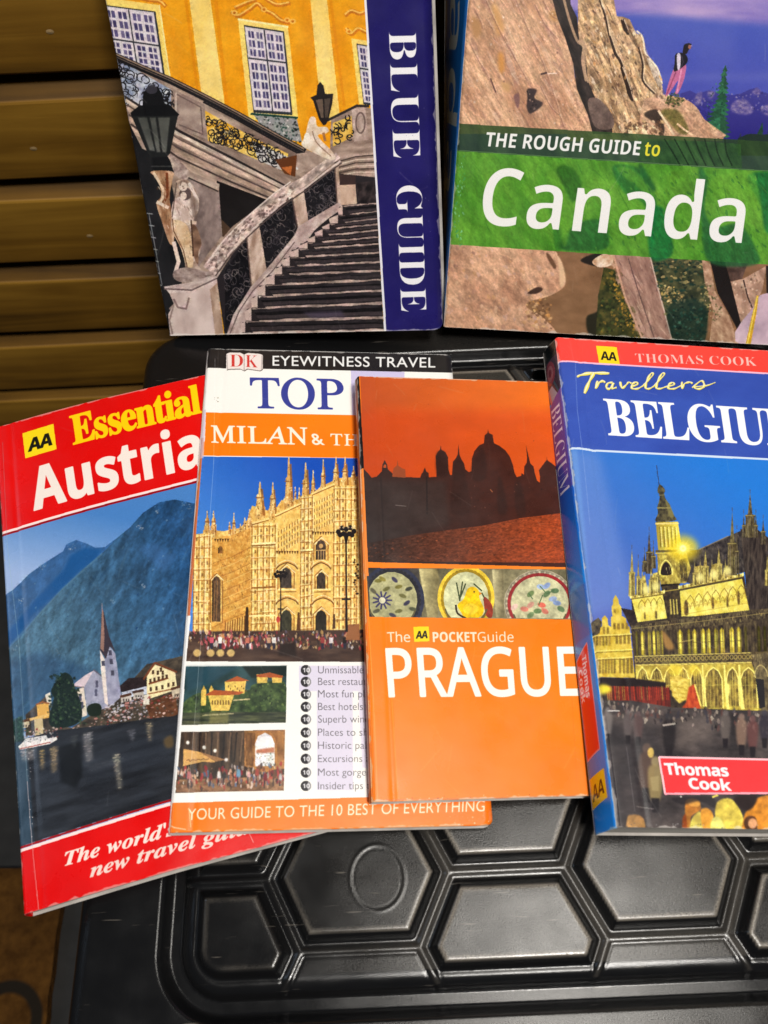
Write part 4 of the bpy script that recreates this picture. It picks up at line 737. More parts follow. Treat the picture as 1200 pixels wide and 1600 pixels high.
    arch(856, 916, 572, 698, (70, 54, 44)); [c.line(T_((x, 640), (x, 696)), 1.1, (220, 178, 110)) for x in (870, 886, 902)]; c.ell(T_((886, 612))[0], 3.4, 3.6, (196, 154, 98)); c.line(T_((856, 640), (916, 638)), 1.2, (220, 178, 110))
    arch(634, 702, 745, 875, (64, 54, 48)); arch(862, 914, 775, 880, (66, 54, 44)); arch(638, 702, 1010, 1145, (56, 54, 40)); arch(854, 920, 1012, 1145, (40, 34, 28))
    for x0, x1, y in ((606, 740, 735), (826, 948, 735), (604, 745, 955), (832, 966, 955)):
        q = sp(T_((x0, y + 14), (x0 + 20, y - 8), ((x0 + x1) / 2, y - 26), (x1 - 20, y - 8), (x1, y + 14)), False); c.line(q, 3.2, (226, 172, 88)); c.line([(a, b + 2) for a, b in q], 1.8, (104, 64, 30)); c.line([(a, b - 1.8) for a, b in q], 1, (255, 240, 180))
    for y in (885, 900): c.line(T_((620, y), (730, y - 2)), 1.6, [(255, 236, 170), (140, 90, 40)][y > 890]); c.line(T_((845, y), (945, y - 2)), 1.6, [(255, 236, 170), (140, 90, 40)][y > 890])
    c.mottle(F, .09, 3, 4, 0, 62)
    for k in range(16): (p, r), = T_((1092 + rq.uniform(0, 30), 700 + 14 * k)); c.ell((p, r), rq.uniform(1, 2.6), rq.uniform(1, 2), (52, 34, 22))
    # square, crowd, lamps
    c.fill(B((40, 712), (500, 716), (1100, 700), (1700, 690), (1700, 880), (30, 875)), ('n', (58, 42, 38), (92, 70, 58), 30, 6, 0, 22))
    c.fill(B((60, 700), (1100, 690), (1700, 690), (1700, 750), (60, 760)), (70, 50, 44), soft=3)
    ppl = [(206, 96, 104), (236, 226, 222), (40, 34, 40), (196, 150, 90), (150, 50, 56), (90, 84, 110), (230, 190, 150), (60, 50, 44), (206, 170, 120), (128, 44, 52)]
    c.speck(B((60, 700), (560, 704), (1090, 700), (1090, 800), (560, 800), (60, 760)), 330, (.9, 2.4), ppl, 23, elong=1.9, ang=90, jit=14); c.speck(B((160, 720), (460, 720), (460, 800), (160, 800)), 70, (1.2, 3), ppl[:5], 24, elong=2.1, ang=90, jit=10)
    for x, col in ((190, (214, 90, 110)), (240, (236, 228, 226)), (555, (226, 220, 214)), (525, (200, 150, 120)), (400, (190, 110, 90)), (970, (34, 26, 26)), (840, (150, 60, 60)), (890, (222, 214, 210))):
        (a, b), = B((x, 735)); c.ell((a, b - 3), 1.6, 1.8, (176, 122, 96)); c.fill([(a - 3.4, b), (a + 3.4, b), (a + 2.8, b + 9), (a - 2.8, b + 9)], col); c.fill([(a - 2.4, b + 9), (a + 2.4, b + 9), (a + 2, b + 18), (a - 2, b + 18)], (44, 42, 58))
    c.fill(B((590, 770), (680, 760), (690, 850), (580, 840)), (44, 34, 32), soft=6); c.fill(B((985, 660), (1055, 655), (1060, 750), (975, 750)), (150, 96, 60))
    for x in (105, 184, 241, 302): c.ell(B((x, 826))[0], 6.2, 5.8, (206, 172, 110), soft=1)
    def lamp(x, yt, yb, s_):
        (a, b), (a2, b2) = B((x, yt), (x + s_ * 2, yb)); c.line([(a, b), (a + (a2 - a) * .5, (b + b2) / 2), (a2, b2)], [1.6 * s_, 2.2 * s_, 3.4 * s_], (26, 20, 20))
        for dx, dy in ((-17, 2), (-9, -5), (0, -3), (9, -6), (17, 1), (-6, 6), (7, 6), (0, 9), (-13, 8), (13, 8)): c.ell((a + dx * s_ * .62, b + dy * s_ * .7 + 4), 4.2 * s_ * .8, 4.4 * s_ * .8, (24, 18, 20))
        for dx in (-14, -6, 5, 13): c.ell((a + dx * s_ * .62, b - 1 * s_), 1.3 * s_, 1.4 * s_, (214, 186, 140), a=.8)
        c.line([(a, b + 10 * s_), (a, b + 22 * s_)], [7 * s_, 2 * s_], (26, 20, 20)); c.line([(a2 - 6 * s_, b2 - 44 * s_), (a2 + 5 * s_, b2 - 44 * s_)], 2.4 * s_, (26, 20, 20))
    lamp(978, 95, 700, 1.15); lamp(594, 345, 700, .8); c.line(B((398, 560), (394, 720)), [4, 7], (60, 40, 26)); c.line(B((700, 590), (698, 690)), [3, 6], (96, 60, 30)); c.line(B((908, 600), (906, 680)), [3, 5], (80, 50, 28)); c.ell(B((580, 630))[0], 3, 5, (190, 60, 50))
    # small picture: villa by a lake
    q1 = [(290.5, 1041), (448, 1040), (447, 1129), (283.5, 1133)]
    c.fill(q1, ('n', (22, 48, 50), (54, 88, 92), 34, 16, -20, 40)); c.fill(C((105, 75), (400, 75), (240, 170), (110, 215)), (40, 76, 96), soft=8, a=.6); c.fill(C((420, 75), (665, 72), (664, 130), (470, 140)), (20, 36, 34), soft=5)
    gr = C((100, 270), (180, 220), (240, 230), (440, 210), (470, 180), (530, 160), (620, 158), (655, 175), (652, 325), (100, 330)); c.fill(sp(gr), ('n', (26, 44, 26), (82, 104, 56), 9, 7, 0, 41)); c.speck(gr, 150, (.8, 2.2), [(44, 66, 34), (110, 126, 70), (20, 32, 22), (80, 100, 50)], 42)
    c.fill(C((85, 330), (662, 325), (660, 385), (80, 400)), ('n', (34, 42, 34), (92, 96, 66), 26, 3, 0, 43)); c.fill(C((240, 330), (345, 330), (340, 390), (235, 392)), (150, 140, 80), soft=5, a=.5)
    y_ = (226, 190, 92)
    for q in (C((322, 160), (440, 155), (430, 225), (325, 230)), C((230, 230), (375, 225), (345, 320), (250, 320)), C((497, 118), (560, 115), (556, 165), (500, 168)), C((580, 125), (640, 125), (636, 165), (585, 165)), C((192, 205), (220, 200), (218, 290), (190, 290)), C((236, 200), (260, 198), (258, 235), (236, 238))): c.fill(q, y_, n=(.2, 4, 4, 0, 44))
    for q in (C((320, 160), (390, 128), (460, 155)), C((210, 235), (260, 205), (430, 215), (400, 232)), C((495, 122), (570, 108), (645, 128), (640, 138), (500, 134))): c.fill(q, (172, 84, 40))
    c.fill(C((196, 205), (206, 178), (216, 202)), (206, 164, 70)); c.fill(C((238, 200), (248, 178), (258, 198)), (206, 164, 70))
    c.fill([q1[1], (470, 1040), (470, 1131), q1[2]], (247, 245, 239)); c.fill([q1[0], q1[3], (274, 1133), (280, 1041)], (247, 245, 239)); c.fill([q1[3], q1[2], (447, 1140), (283, 1142)], (247, 245, 239))
    for k in range(9): (x, y), = C((340 + 12 * k, 180 + (k % 3) * 12)); c.fill([(x, y), (x + 1.6, y), (x + 1.6, y + 3), (x, y + 3)], (96, 70, 34))
    for k in range(7): (x, y), = C((250 + 15 * k, 262)); c.fill([(x, y), (x + 2, y), (x + 2, y + 7), (x, y + 7)], (120, 88, 44))
    c.line(C((370, 262), (460, 255)), 2, (206, 190, 140)); c.line(C((200, 345), (370, 335)), 1.6, (170, 160, 120))
    # small picture: arcade with an arch and awning
    q2 = [(283, 1143.5), (445.5, 1140), (443.6, 1235), (274, 1239)]
    c.fill(q2, ('n', (40, 32, 28), (96, 74, 56), 5, 40, 0, 46)); c.fill(C((430, 430), (655, 425), (650, 640), (430, 630)), ('n', (132, 86, 46), (196, 140, 84), 9, 14, 0, 47))
    for k in range(9): p = C((150 + 34 * k, 440), (150 + 32 * k, 600)); c.line(p, 2.6, [(120, 94, 72), (30, 24, 24)][k % 2], a=.8)
    ar = C((490, 625), (490, 500), (505, 460), (545, 440), (580, 460), (597, 500), (597, 625)); c.fill(inset(sp(ar, True, 2), 1.16), (176, 120, 66)); c.fill(ar, ('n', (222, 222, 226), (252, 250, 246), 9, 6, 0, 48)); c.fill(C((495, 535), (595, 520), (595, 550), (495, 555)), (190, 120, 90), soft=3); c.speck(C((495, 550), (595, 550), (595, 620), (495, 620)), 40, (.6, 1.6), [(150, 140, 130), (210, 190, 170), (96, 110, 90)], 49)
    c.fill(C((435, 440), (490, 440), (480, 625), (440, 620)), ('n', (96, 62, 36), (150, 104, 60), 4, 9, 0, 50)); c.fill(C((95, 530), (180, 545), (280, 585), (265, 605), (200, 600), (92, 625)), (216, 166, 96)); c.fill(C((180, 545), (330, 590), (270, 600)), (150, 108, 70)); c.line(sp(C((112, 595), (122, 588), (130, 598), (145, 590), (165, 592), (172, 586), (190, 590), (205, 584), (215, 590), (235, 585)), False), 1.2, (110, 72, 46), a=.8)
    for x, y in C((118, 495), (208, 522), (268, 540), (330, 590)): c.ell((x, y), 2.8, 2.8, (246, 240, 230), soft=1)
    c.fill(C((55, 700), (648, 680), (648, 760), (50, 772)), ('n', (96, 66, 46), (176, 130, 92), 14, 6, 0, 51)); c.speck(C((60, 640), (645, 610), (645, 735), (60, 750)), 230, (1, 2.6), [(40, 30, 32), (170, 60, 56), (226, 210, 200), (80, 100, 130), (120, 70, 56), (206, 160, 130), (60, 44, 40), (150, 40, 50)], 52, elong=2.1, ang=90, jit=10)
    for x, col in ((125, (190, 110, 110)), (245, (120, 40, 46)), (290, (232, 226, 220)), (320, (50, 44, 44)), (355, (150, 96, 70)), (398, (110, 150, 176)), (455, (220, 170, 170)), (500, (160, 70, 60)), (545, (120, 30, 40)), (595, (110, 70, 50)), (630, (206, 196, 190))):
        (a, b), = C((x, 655)); b += (x * 7 % 11) - 5; k_ = .75 + (x * 3 % 7) * .05; c.ell((a, b - 3 * k_), 1.6 * k_, 1.9 * k_, (120, 84, 66)); c.fill(sp([(a - 2 * k_, b - 1), (a + 2 * k_, b - 1), (a + 3.4 * k_, b + 5), (a + 2.6 * k_, b + 12 * k_), (a - 2.6 * k_, b + 12 * k_), (a - 3.4 * k_, b + 5)], True, 3), col, soft=2); c.line([(a - 1.2, b + 11 * k_), (a - 1.8, b + 23 * k_)], 2 * k_, (54, 42, 44)); c.line([(a + 1.2, b + 11 * k_), (a + 2, b + 22 * k_)], 2 * k_, (150, 112, 92))
    for q in ([(300, 716), (720, 722), (740, 1029), (292, 1029)], q1, q2): c.photo(q, 11, 1.1)
    # list of ten
    for q in ([(467, 1040), (600, 1040), (600, 1080), (467, 1080)], [(495, 1080), (551, 1080), (552, 1235), (495, 1235)], [(560, 1080), (600, 1080), (600, 1200), (566, 1200)]): c.fill(q, (216, 209, 231), soft=2, a=.85)
    ys = (1047, 1065.3, 1084.6, 1104.4, 1124, 1144.6, 1165, 1185.7, 1207, 1228)
    words = ('Unmissable', 'Best restaura', 'Most fun pla', 'Best hotels f', 'Superb wine', 'Places to sho', 'Historic pala', 'Excursions a', 'Most gorge', 'Insider tips t')
    ends = (568, 580, 577, 577, 577, 584, 580, 578, 572, 578)
    for y, w_, e in zip(ys, words, ends):
        c.ell((478, y), 8.4, 8.2, (150, 148, 150)); c.fill([(478 + 8.3 * math.cos(t), y + 8.1 * math.sin(t)) for t in np.linspace(1.2, 5.1, 14)], (42, 40, 44)); c.text('10', 'sansb', (473.2, y + 3.4), (484, y + 3.4), (0, -6.8), (236, 234, 236))
        c.text(w_, 'gill', (496.8, y + 5.2), (e, y + 5.0), (0, -11.6), (96, 92, 98), weight=-.012)
    # foot band
    c.fill([(240, 1255.4), (271, 1254.5), (577, 1245.5), (800, 1240), (800, 1310), (240, 1320)], ('n', (250, 118, 20), (255, 128, 26), 60, 60, 0, 60))
    c.text('YOUR GUIDE TO THE 10 BEST OF EVERYTHING', 'gill', (293, 1281), (757, 1267.5), (.8, -17.2), (252, 232, 200), track=1.04)
    c.line([(266, 1290), (272, 1293), (290, 1296)], 2, (240, 200, 160), a=.8); c.speck([(700, 1276), (768, 1272), (768, 1288), (700, 1290)], 16, (.6, 1.8), [(252, 214, 180), (236, 160, 110)], 61); c.line([(295, 1262), (298, 1292)], 1.2, (255, 190, 120))
    # wrapped margin by the spine
    c.fill([(300, 574), (325, 575), (323, 612), (320, 690), (300, 690)], (247, 245, 240)); c.fill([(290, 600), (322, 604), (319, 680), (300, 680)], (214, 206, 234), a=.0)
    c.fill([(300, 680), (318, 684), (309, 800), (303, 880), (297, 962), (285, 962)], (206, 112, 62)); c.fill([(322, 640), (318, 716), (312, 716), (314, 640)], (206, 190, 214), a=.7)
    c.fill([(280, 962), (298, 962), (291, 1030), (284, 1130), (270, 1252), (262, 1252)], (248, 246, 244)); c.line([(336, 560), (334, 720), (322, 900), (306, 1100), (294, 1250)], 1.0, (255, 255, 255), a=.25)
    return c.image('cathedral_cover_print')
# ------------------------------------------------------------------ cover: orange pocket guide with a sunset skyline
def art_sunset(corners):
    c = Canvas(corners, 860, 1540, (252, 126, 16))
    A, B = Z(550, 570, 3.4286), Z(550, 860, 3.158)
    c.fill([(540, 560), (1000, 560), (1000, 1290), (540, 1290)], ('n', (250, 122, 14), (255, 130, 20), 80, 80, 0, 2))
    # sunset picture, part of the cover's reflection painted into the sky blend
    c.fill([(562, 575), (1000, 580), (1000, 885), (575, 878), (568, 735)], ('g', (575, 700), (186, 76, 34), (840, 600), (236, 112, 30)))
    c.fill([(562, 640), (1000, 640), (1000, 780), (566, 780)], (206, 68, 20), soft=50, a=.6); c.mottle([(562, 580), (1000, 580), (1000, 770), (562, 770)], .05, 40, 20, 0, 3)
    sky = A((60, 555), (85, 580), (105, 605), (130, 600), (160, 570), (163, 535), (175, 510), (188, 535), (192, 560), (220, 585), (240, 600), (365, 605), (372, 585), (380, 575), (390, 550), (398, 572), (410, 580), (412, 603), (452, 600), (452, 560), (447, 490), (460, 465), (471, 455), (475, 430), (479, 455), (500, 468), (514, 495), (516, 560), (525, 590), (535, 590), (540, 520), (556, 500), (566, 480), (570, 425), (575, 480), (585, 505), (600, 530), (606, 560), (625, 575), (640, 570), (641, 505), (655, 462), (680, 432), (706, 420), (710, 378), (725, 365), (728, 345), (732, 365), (752, 375), (760, 420), (790, 435), (820, 458), (845, 492), (862, 540), (870, 580), (882, 602), (905, 595), (908, 580), (920, 590), (922, 545), (935, 525), (937, 495), (931, 430), (944, 485), (950, 510), (955, 530), (972, 545), (978, 580), (990, 620), (1005, 632), (1006, 600), (1000, 565), (1030, 525), (1042, 510), (1042, 488), (1046, 512), (1072, 530), (1090, 545), (1400, 560), (1400, 1100), (60, 1080))
    c.fill(sky, ('g', (590, 860), (52, 42, 41), (760, 740), (66, 31, 23)))
    c.fill(A((215, 600), (222, 555), (240, 540), (243, 508), (248, 540), (268, 555), (285, 560), (288, 605)), (150, 72, 42)); c.fill(A((168, 545), (172, 535), (182, 535), (184, 552), (168, 552)), (190, 84, 40))
    for q in (A((540, 600), (545, 540), (560, 510), (590, 520), (600, 560), (620, 660), (630, 790), (530, 790)), A((780, 620), (800, 610), (820, 700), (830, 790), (780, 790)), A((870, 640), (900, 630), (920, 700), (930, 800), (880, 800)), A((450, 480), (480, 460), (500, 480), (515, 590), (455, 590)), A((640, 540), (700, 440), (720, 600), (650, 620))): c.fill(sp(q), (44, 26, 22), soft=8, a=.5)
    c.fill(A((60, 620), (500, 620), (520, 860), (300, 920), (80, 950)), (60, 52, 50), soft=24, a=.5)
    c.mottle(sky, .12, 14, 9, 0, 5); c.line(A((232, 752), (290, 758)), 1.2, (120, 108, 104), a=.8); c.speck(A((400, 640), (1090, 640), (1090, 800), (400, 820)), 40, (.4, 1.1), [(120, 72, 56), (34, 22, 20)], 6); c.line(A((740, 668), (752, 682)), 1.6, (170, 100, 60), a=.7); c.line(A((400, 600), (402, 800)), 2.4, (36, 30, 30), a=.6)
    cob = A((60, 960), (330, 912), (520, 885), (700, 862), (900, 822), (1110, 796), (1400, 770), (1400, 1064), (80, 1052))
    c.fill(cob, ('g', (590, 860), (58, 42, 38), (860, 830), (160, 66, 30))); c.mottle(cob, .35, 3.2, 1.6, -8, 7); c.mottle(cob, .2, 9, 3, -8, 8); c.speck(cob, 220, (.5, 1.3), [(190, 100, 58), (60, 30, 20), (140, 64, 34)], 9, elong=2, ang=-8, a=.5)
    c.line(A((155, 600), (175, 1050)), 2.6, (46, 38, 38), a=.55); c.speck(A((60, 100), (1060, 100), (1060, 500), (60, 500)), 14, (.4, .9), [(150, 60, 26)], 10)
    c.photo([(562, 578), (1000, 582), (1000, 884), (575, 877)], 15, .6)
    # rules and the three painted plates
    c.fill(A((60, 1056), (1400, 1092), (1400, 1110), (60, 1082)), (250, 134, 36))
    c.fill(B((70, 86), (1300, 96), (1300, 345), (85, 328)), ('n', (92, 86, 62), (150, 140, 104), 30, 40, 0, 12))
    c.fill(B((72, 86), (330, 88), (345, 328), (85, 327)), ('n', (44, 42, 44), (80, 74, 66), 20, 20, 0, 13)); c.fill(B((330, 90), (420, 92), (440, 200), (420, 330), (372, 330)), ('g', (655, 940), (206, 194, 140), (684, 940), (130, 118, 78)), soft=3); c.fill(B((690, 95), (745, 97), (750, 330), (710, 330)), ('g', (770, 940), (196, 186, 140), (786, 940), (120, 110, 80)), soft=3)
    def plate(pt, rx, ry, ang, rim, face):
        c.ell(pt, rx, ry, rim, ang); c.ell(pt, rx * .98, ry * .98, np.array(rim) * .8, ang)
        for t in range(40): x, y = rx * .92 * math.cos(t * .157), ry * .92 * math.sin(t * .157); ca, sa = math.cos(math.radians(ang)), math.sin(math.radians(ang)); c.ell((pt[0] + x * ca - y * sa, pt[1] + x * sa + y * ca), 1.8, 1.8, np.array(rim) * 1.06)
        c.ell(pt, rx * .80, ry * .82, face, ang)
    sl, msk = c.mask(B((80, 87), (1300, 96), (1300, 340), (90, 328))); keep = c.px.copy()
    p = B((200, 240))[0]; plate(p, 48, 52, -12, (52, 52, 62), (178, 174, 128)); c.ring(p, 47, 51, 5, (48, 52, 72), -12, 40)
    for t in range(11): a_ = t * .571; e = (p[0] - 16 + 15 * math.cos(a_), p[1] + 2 + 14 * math.sin(a_)); c.line([(p[0] - 16, p[1] + 2), e], [4, 2.4], (70, 66, 104))
    c.ell((p[0] - 16, p[1] + 2), 5, 5, (226, 220, 186))
    for x, y, col in ((130, 150, (110, 104, 50)), (150, 140, (132, 122, 58)), (210, 145, (64, 60, 84)), (230, 180, (120, 112, 54)), (280, 190, (60, 62, 54)), (270, 260, (54, 52, 76)), (250, 225, (110, 106, 60)), (300, 290, (84, 88, 64)), (230, 300, (104, 100, 56)), (170, 190, (110, 106, 60)), (105, 200, (96, 92, 70)), (120, 300, (90, 88, 70)), (200, 320, (70, 70, 84))):
        c.ell(B((x, y))[0], 6, 3, col, ang=x * 1.7 % 90 - 45, soft=1)
    p = B((562, 235))[0]; plate(p, 44, 50, 0, (206, 166, 30), (206, 206, 160)); c.ring(p, 42, 48, 5, (240, 204, 60), 0, 40)
    c.fill(sp(B((540, 310), (520, 270), (550, 240), (570, 190), (600, 180), (625, 200), (630, 240), (650, 290), (630, 330), (560, 335))), (246, 200, 12)); c.fill(B((625, 205), (642, 212), (628, 222)), (230, 140, 30)); c.ell(B((602, 205))[0], 1.2, 1.2, (60, 40, 20)); c.ell(B((585, 290))[0], 12, 9, (255, 216, 50), soft=3); c.line(sp(B((512, 270), (520, 310), (560, 335)), False), 3, (54, 44, 32))
    for q in (B((515, 160), (530, 240)), B((545, 155), (530, 250)), B((560, 165), (535, 230)), B((600, 165), (640, 200)), B((640, 210), (680, 290)), B((650, 240), (660, 300))): c.line(q, 2.2, (64, 76, 44))
    c.fill(sp(B((650, 230), (690, 270), (690, 330), (660, 320))), (150, 56, 40))
    p = B((925, 262))[0]; plate(p, 56, 53, 0, (176, 164, 136), (196, 192, 150)); c.ring(p, 48, 45, 5, (150, 42, 44), 0, 40)
    for x, y, col in ((850, 290, (214, 130, 110)), (880, 270, (206, 150, 130)), (935, 270, (214, 104, 84)), (950, 300, (206, 120, 100)), (930, 180, (150, 168, 196)), (960, 175, (140, 160, 200)), (990, 240, (150, 166, 196)), (1010, 260, (130, 150, 190)), (880, 215, (110, 130, 80)), (960, 215, (96, 120, 80)), (1000, 200, (90, 116, 80)), (1030, 290, (96, 120, 84)), (880, 320, (120, 140, 96)), (915, 300, (96, 120, 76)), (800, 280, (220, 186, 170))):
        c.ell(B((x, y))[0], 6.5, 4, col, ang=x % 80 - 40, soft=2)
    for q in (B((925, 175), (960, 215), (1000, 195)), B((940, 220), (920, 270)), B((870, 210), (890, 240))): c.line(q, 1.6, (84, 112, 74))
    c.mottle(B((80, 87), (1300, 96), (1300, 340), (90, 328)), .22, 12, 9, 20, 30); c.mottle(B((80, 87), (1300, 96), (1300, 340), (90, 328)), .14, 3, 3, 0, 31)
    for (x_, y_), rx_ in ((B((200, 240))[0], 47), (B((562, 235))[0], 43), (B((925, 262))[0], 54)): c.ring((x_, y_ + 3), rx_ * .80, 42, 2.5, (96, 88, 60), 0, 30, 20, 160)
    new = c.px.copy(); c.px = keep; mk = msk[..., None]; c.px[sl] = keep[sl] * (1 - mk) + new[sl] * mk
    # lettering
    cr = (250, 226, 198)
    c.text('The', 'sans', (605.5, 1003), (641, 1003), (-.8, -15.2), cr, weight=.006)
    aa_badge(c, [(646, 979.5), (669.8, 979), (671, 1002), (647.2, 1003)])
    c.text('POCKET', 'sansb', (676.5, 1003), (745, 1003), (-.8, -15.2), cr, weight=.01); c.text('Guide', 'sans', (746.5, 1003), (802.5, 1003), (-.8, -15.2), cr, weight=.0)
    c.text('PRAGUE', 'sans', (608.6, 1088), (908, 1085.8), (-5.4, -74), (250, 243, 234), weight=.015)
    # dark and orange wrapped margin by the spine
    c.fill([(545, 575), (561, 585), (569, 735), (560, 735)], (24, 20, 22)); c.fill([(555, 732), (568, 732), (576, 900), (566, 900)], (246, 140, 60)); c.line([(561, 735), (572, 900), (584, 1100), (590, 1250)], 1.4, (255, 170, 90), a=.5)
    c.line([(612, 1090), (622, 1248)], 1.2, (255, 160, 70), a=.5); c.line([(893, 1090), (902, 1246)], 1.2, (230, 110, 10), a=.5)
    c.line([(582, 1250.5), (700, 1248), (975, 1241)], 1.6, (190, 120, 80), a=.7); c.speck([(582, 1246), (975, 1236), (975, 1242), (584, 1253)], 40, (.4, 1.2), [(250, 200, 160), (120, 70, 40)], 20)
    return c.image('sunset_cover_print')
# ------------------------------------------------------------------ cover: floodlit guildhall on a blue evening sky, red title strip
def art_guildhall(corners):
    c = Canvas(corners, 1250, 1500, (40, 110, 205))
    A, B, C = Z(840, 510, 3.333), Z(880, 720, 3.75), Z(880, 980, 3.75)
    c.fill([(850, 500), (1700, 560), (1700, 640), (872, 566)], ('n', (252, 64, 56), (255, 72, 62), 80, 80, 0, 2))
    c.fill([(868, 564), (930, 567), (1200, 583), (1700, 612), (1700, 760), (1200, 717), (930, 704), (885, 701)], ('n', (48, 74, 168), (58, 88, 184), 70, 40, 0, 3))
    aa_badge(c, [(931.5, 540), (963.6, 542.4), (968.6, 570.3), (936, 567.6)], .012)
    c.text('THOMAS COOK', 'serifb', (993.5, 565.8), (1183, 571.8), (-1.8, -13.6), (255, 190, 182), weight=-.012, track=1.02)
    c.line([(866, 564.5), (890, 564.5), (930, 568), (1200, 583.5), (1700, 613)], 2.4, (246, 190, 214))
    # brush script
    yel, wht = (242, 226, 92), (248, 246, 236)
    strokes = [(A((206, 262), (232, 250), (290, 243), (372, 244)), (3, 5, 6, 4)), (A((292, 246), (268, 290), (246, 345)), (6, 6, 6.5)), (A((312, 285), (302, 322), (322, 292), (342, 284), (350, 292)), (4, 4, 4, 4, 3)), (A((390, 292), (366, 296), (358, 318), (376, 324), (396, 296), (388, 322), (410, 318)), (3, 4, 4, 4, 3.4, 3.6, 3)), (A((430, 290), (440, 320), (462, 304), (474, 290), (488, 296)), (4, 4.5, 3, 3, 2.6)), (A((492, 312), (520, 302), (514, 290), (494, 300), (492, 322), (520, 324), (548, 310)), (3, 3, 3, 4, 4, 3, 2.6)), (A((548, 310), (600, 254), (592, 244), (572, 276), (562, 318), (582, 324), (604, 312)), (2.6, 3, 3, 4.4, 4.4, 3, 2.6)), (A((604, 312), (658, 254), (650, 244), (630, 276), (618, 318), (638, 324), (668, 314)), (2.6, 3, 3, 4.4, 4.4, 3, 2.6)),
               (A((668, 314), (710, 304), (704, 292), (684, 302), (682, 322), (712, 324), (748, 308)), (2.6, 3, 3, 4, 4, 3, 2.6)), (A((752, 290), (752, 322), (766, 298), (792, 290), (806, 296)), (3, 4.4, 3, 3.4, 3)), (A((806, 318), (850, 284), (866, 296), (864, 316), (836, 326), (818, 316), (880, 308), (926, 292)), (2.6, 3, 4, 4.4, 3.4, 2.6, 2.4, 1.6))]
    for pts, w in strokes:
        q = sp(pts, False, 6); ww = np.interp(np.linspace(0, 1, len(q)), np.linspace(0, 1, len(w)), w)
        ww = ww * (.78 + .22 * np.sin(np.arange(len(ww)) * .9)); c.line([(x + .6, y + .8) for x, y in q], ww, (36, 44, 96), a=.4); c.line(q, ww, yel); c.line([(x - .3, y - .7) for x, y in q], ww * .35, wht, a=.8)
    c.text('BELGIUM', 'serifb', (951, 679.6), (1262, 699), (-8.4, -56.5), (250, 250, 252), weight=.006, track=.92)
    # evening sky
    c.fill([(885, 702), (930, 705), (1200, 718), (1700, 748), (1700, 1320), (960, 1310), (905, 950)], ('g', (1120, 725), (36, 122, 218), (950, 960), (88, 104, 184)))
    c.fill([(886, 702), (935, 705), (990, 940), (910, 970)], (112, 144, 214), soft=40, a=.55); c.fill([(886, 702), (902, 703), (926, 960), (910, 960)], (120, 170, 232), soft=8, a=.4)
    c.line([(884, 700.5), (905, 700.5), (930, 704), (1200, 717.5), (1700, 747)], 3.2, (210, 226, 246))
    G = Z(900, 700, 3.72); ye2 = (252, 238, 128); rg = random.Random(3)
    Y1, Y2, D1, D2 = (206, 184, 58), (250, 236, 120), (44, 36, 36), (98, 84, 62)
    c.fill(G((322, 868), (512, 840), (600, 808), (975, 735), (1012, 940), (1022, 1260), (1290, 1260), (1290, 1560), (130, 1560), (112, 1335), (340, 1335), (330, 1010)), ('n', (46, 38, 38), (84, 72, 54), 4, 6, 0, 17))
    hs = [(1284, 980), (1310, 945), (1336, 975), (1350, 950), (1385, 915), (1420, 960), (1450, 940), (1490, 905), (1525, 960), (1570, 930), (1640, 965), (1700, 950), (1700, 1190), (1284, 1170)]; c.fill(hs, ('n', (96, 78, 42), (214, 186, 84), 8, 14, 0, 80)); c.strokes(hs, 220, (5, 16), (.8, 2.2), 88, 4, [(60, 46, 34), (250, 230, 120), (110, 88, 44)], 81, .7)
    # stepped gables on the left
    c.fill(G((80, 1020), (130, 985), (150, 1010), (140, 1110), (85, 1100)), ('n', (50, 46, 46), (120, 108, 80), 4, 5, 0, 6))
    h = G((88, 1110), (138, 1075), (142, 1045), (152, 1035), (150, 990), (168, 972), (184, 992), (188, 1030), (204, 1040), (203, 985), (212, 975), (206, 925), (216, 905), (216, 880), (230, 852), (246, 878), (250, 905), (264, 925), (266, 975), (290, 990), (296, 1030), (312, 1040), (342, 1335), (118, 1332))
    c.fill(h, ('n', (200, 168, 52), (240, 214, 96), 7, 9, 0, 5)); c.fill(G((262, 930), (345, 945), (362, 1010), (316, 1040), (290, 985)), ('n', (34, 28, 32), (60, 50, 46), 5, 5, 0, 4))
    for y, x0, x1, st, hh in ((1035, 222, 300, 24, 34), (945, 228, 250, 22, 22), (1120, 100, 205, 18, 56), (1110, 232, 318, 23, 58), (1265, 112, 225, 17, 90), (1265, 246, 330, 22, 88), (1060, 160, 190, 22, 40)):
        for x in np.arange(x0, x1, st):
            (p, q), = G((x + (y - 1000) * .04, y)); w = st * .072; k = hh / 3.72 / 2
            c.fill([(p - w, q - k), (p + w, q - k), (p + w * 1.2, q + k), (p - w * .9, q + k)], np.array((118, 92, 40)) * rg.uniform(.7, 1.2), soft=1); c.line([(p, q - k), (p + .4, q + k)], .7, (210, 180, 80), a=.7)
    for y in (1080, 1170, 1215): c.line(G((92, y + 12), (328, y)), 1.8, ye2, a=.8); c.line(G((92, y + 20), (328, y + 9)), 1.3, (110, 86, 38), a=.7)
    # steep roof, dark end tower
    c.fill(G((640, 600), (720, 588), (880, 515), (960, 480), (985, 720), (900, 740), (700, 800), (640, 780)), ('n', (40, 36, 40), (88, 80, 74), 4, 6, -20, 10)); c.line(G((715, 590), (885, 512)), 1.5, (130, 122, 110))
    rt_ = G((955, 470), (1000, 480), (1050, 470), (1116, 520)) + [(1290, 830), (1290, 1130)] + G((1116, 960), (1000, 950), (985, 760)); c.fill(rt_, ('n', (38, 32, 33), (86, 74, 66), 3, 14, 4, 11)); c.strokes(rt_, 160, (5, 24), (.5, 1.4), 86, 4, [(30, 26, 28), (120, 106, 90), (86, 74, 66)], 12, .6)
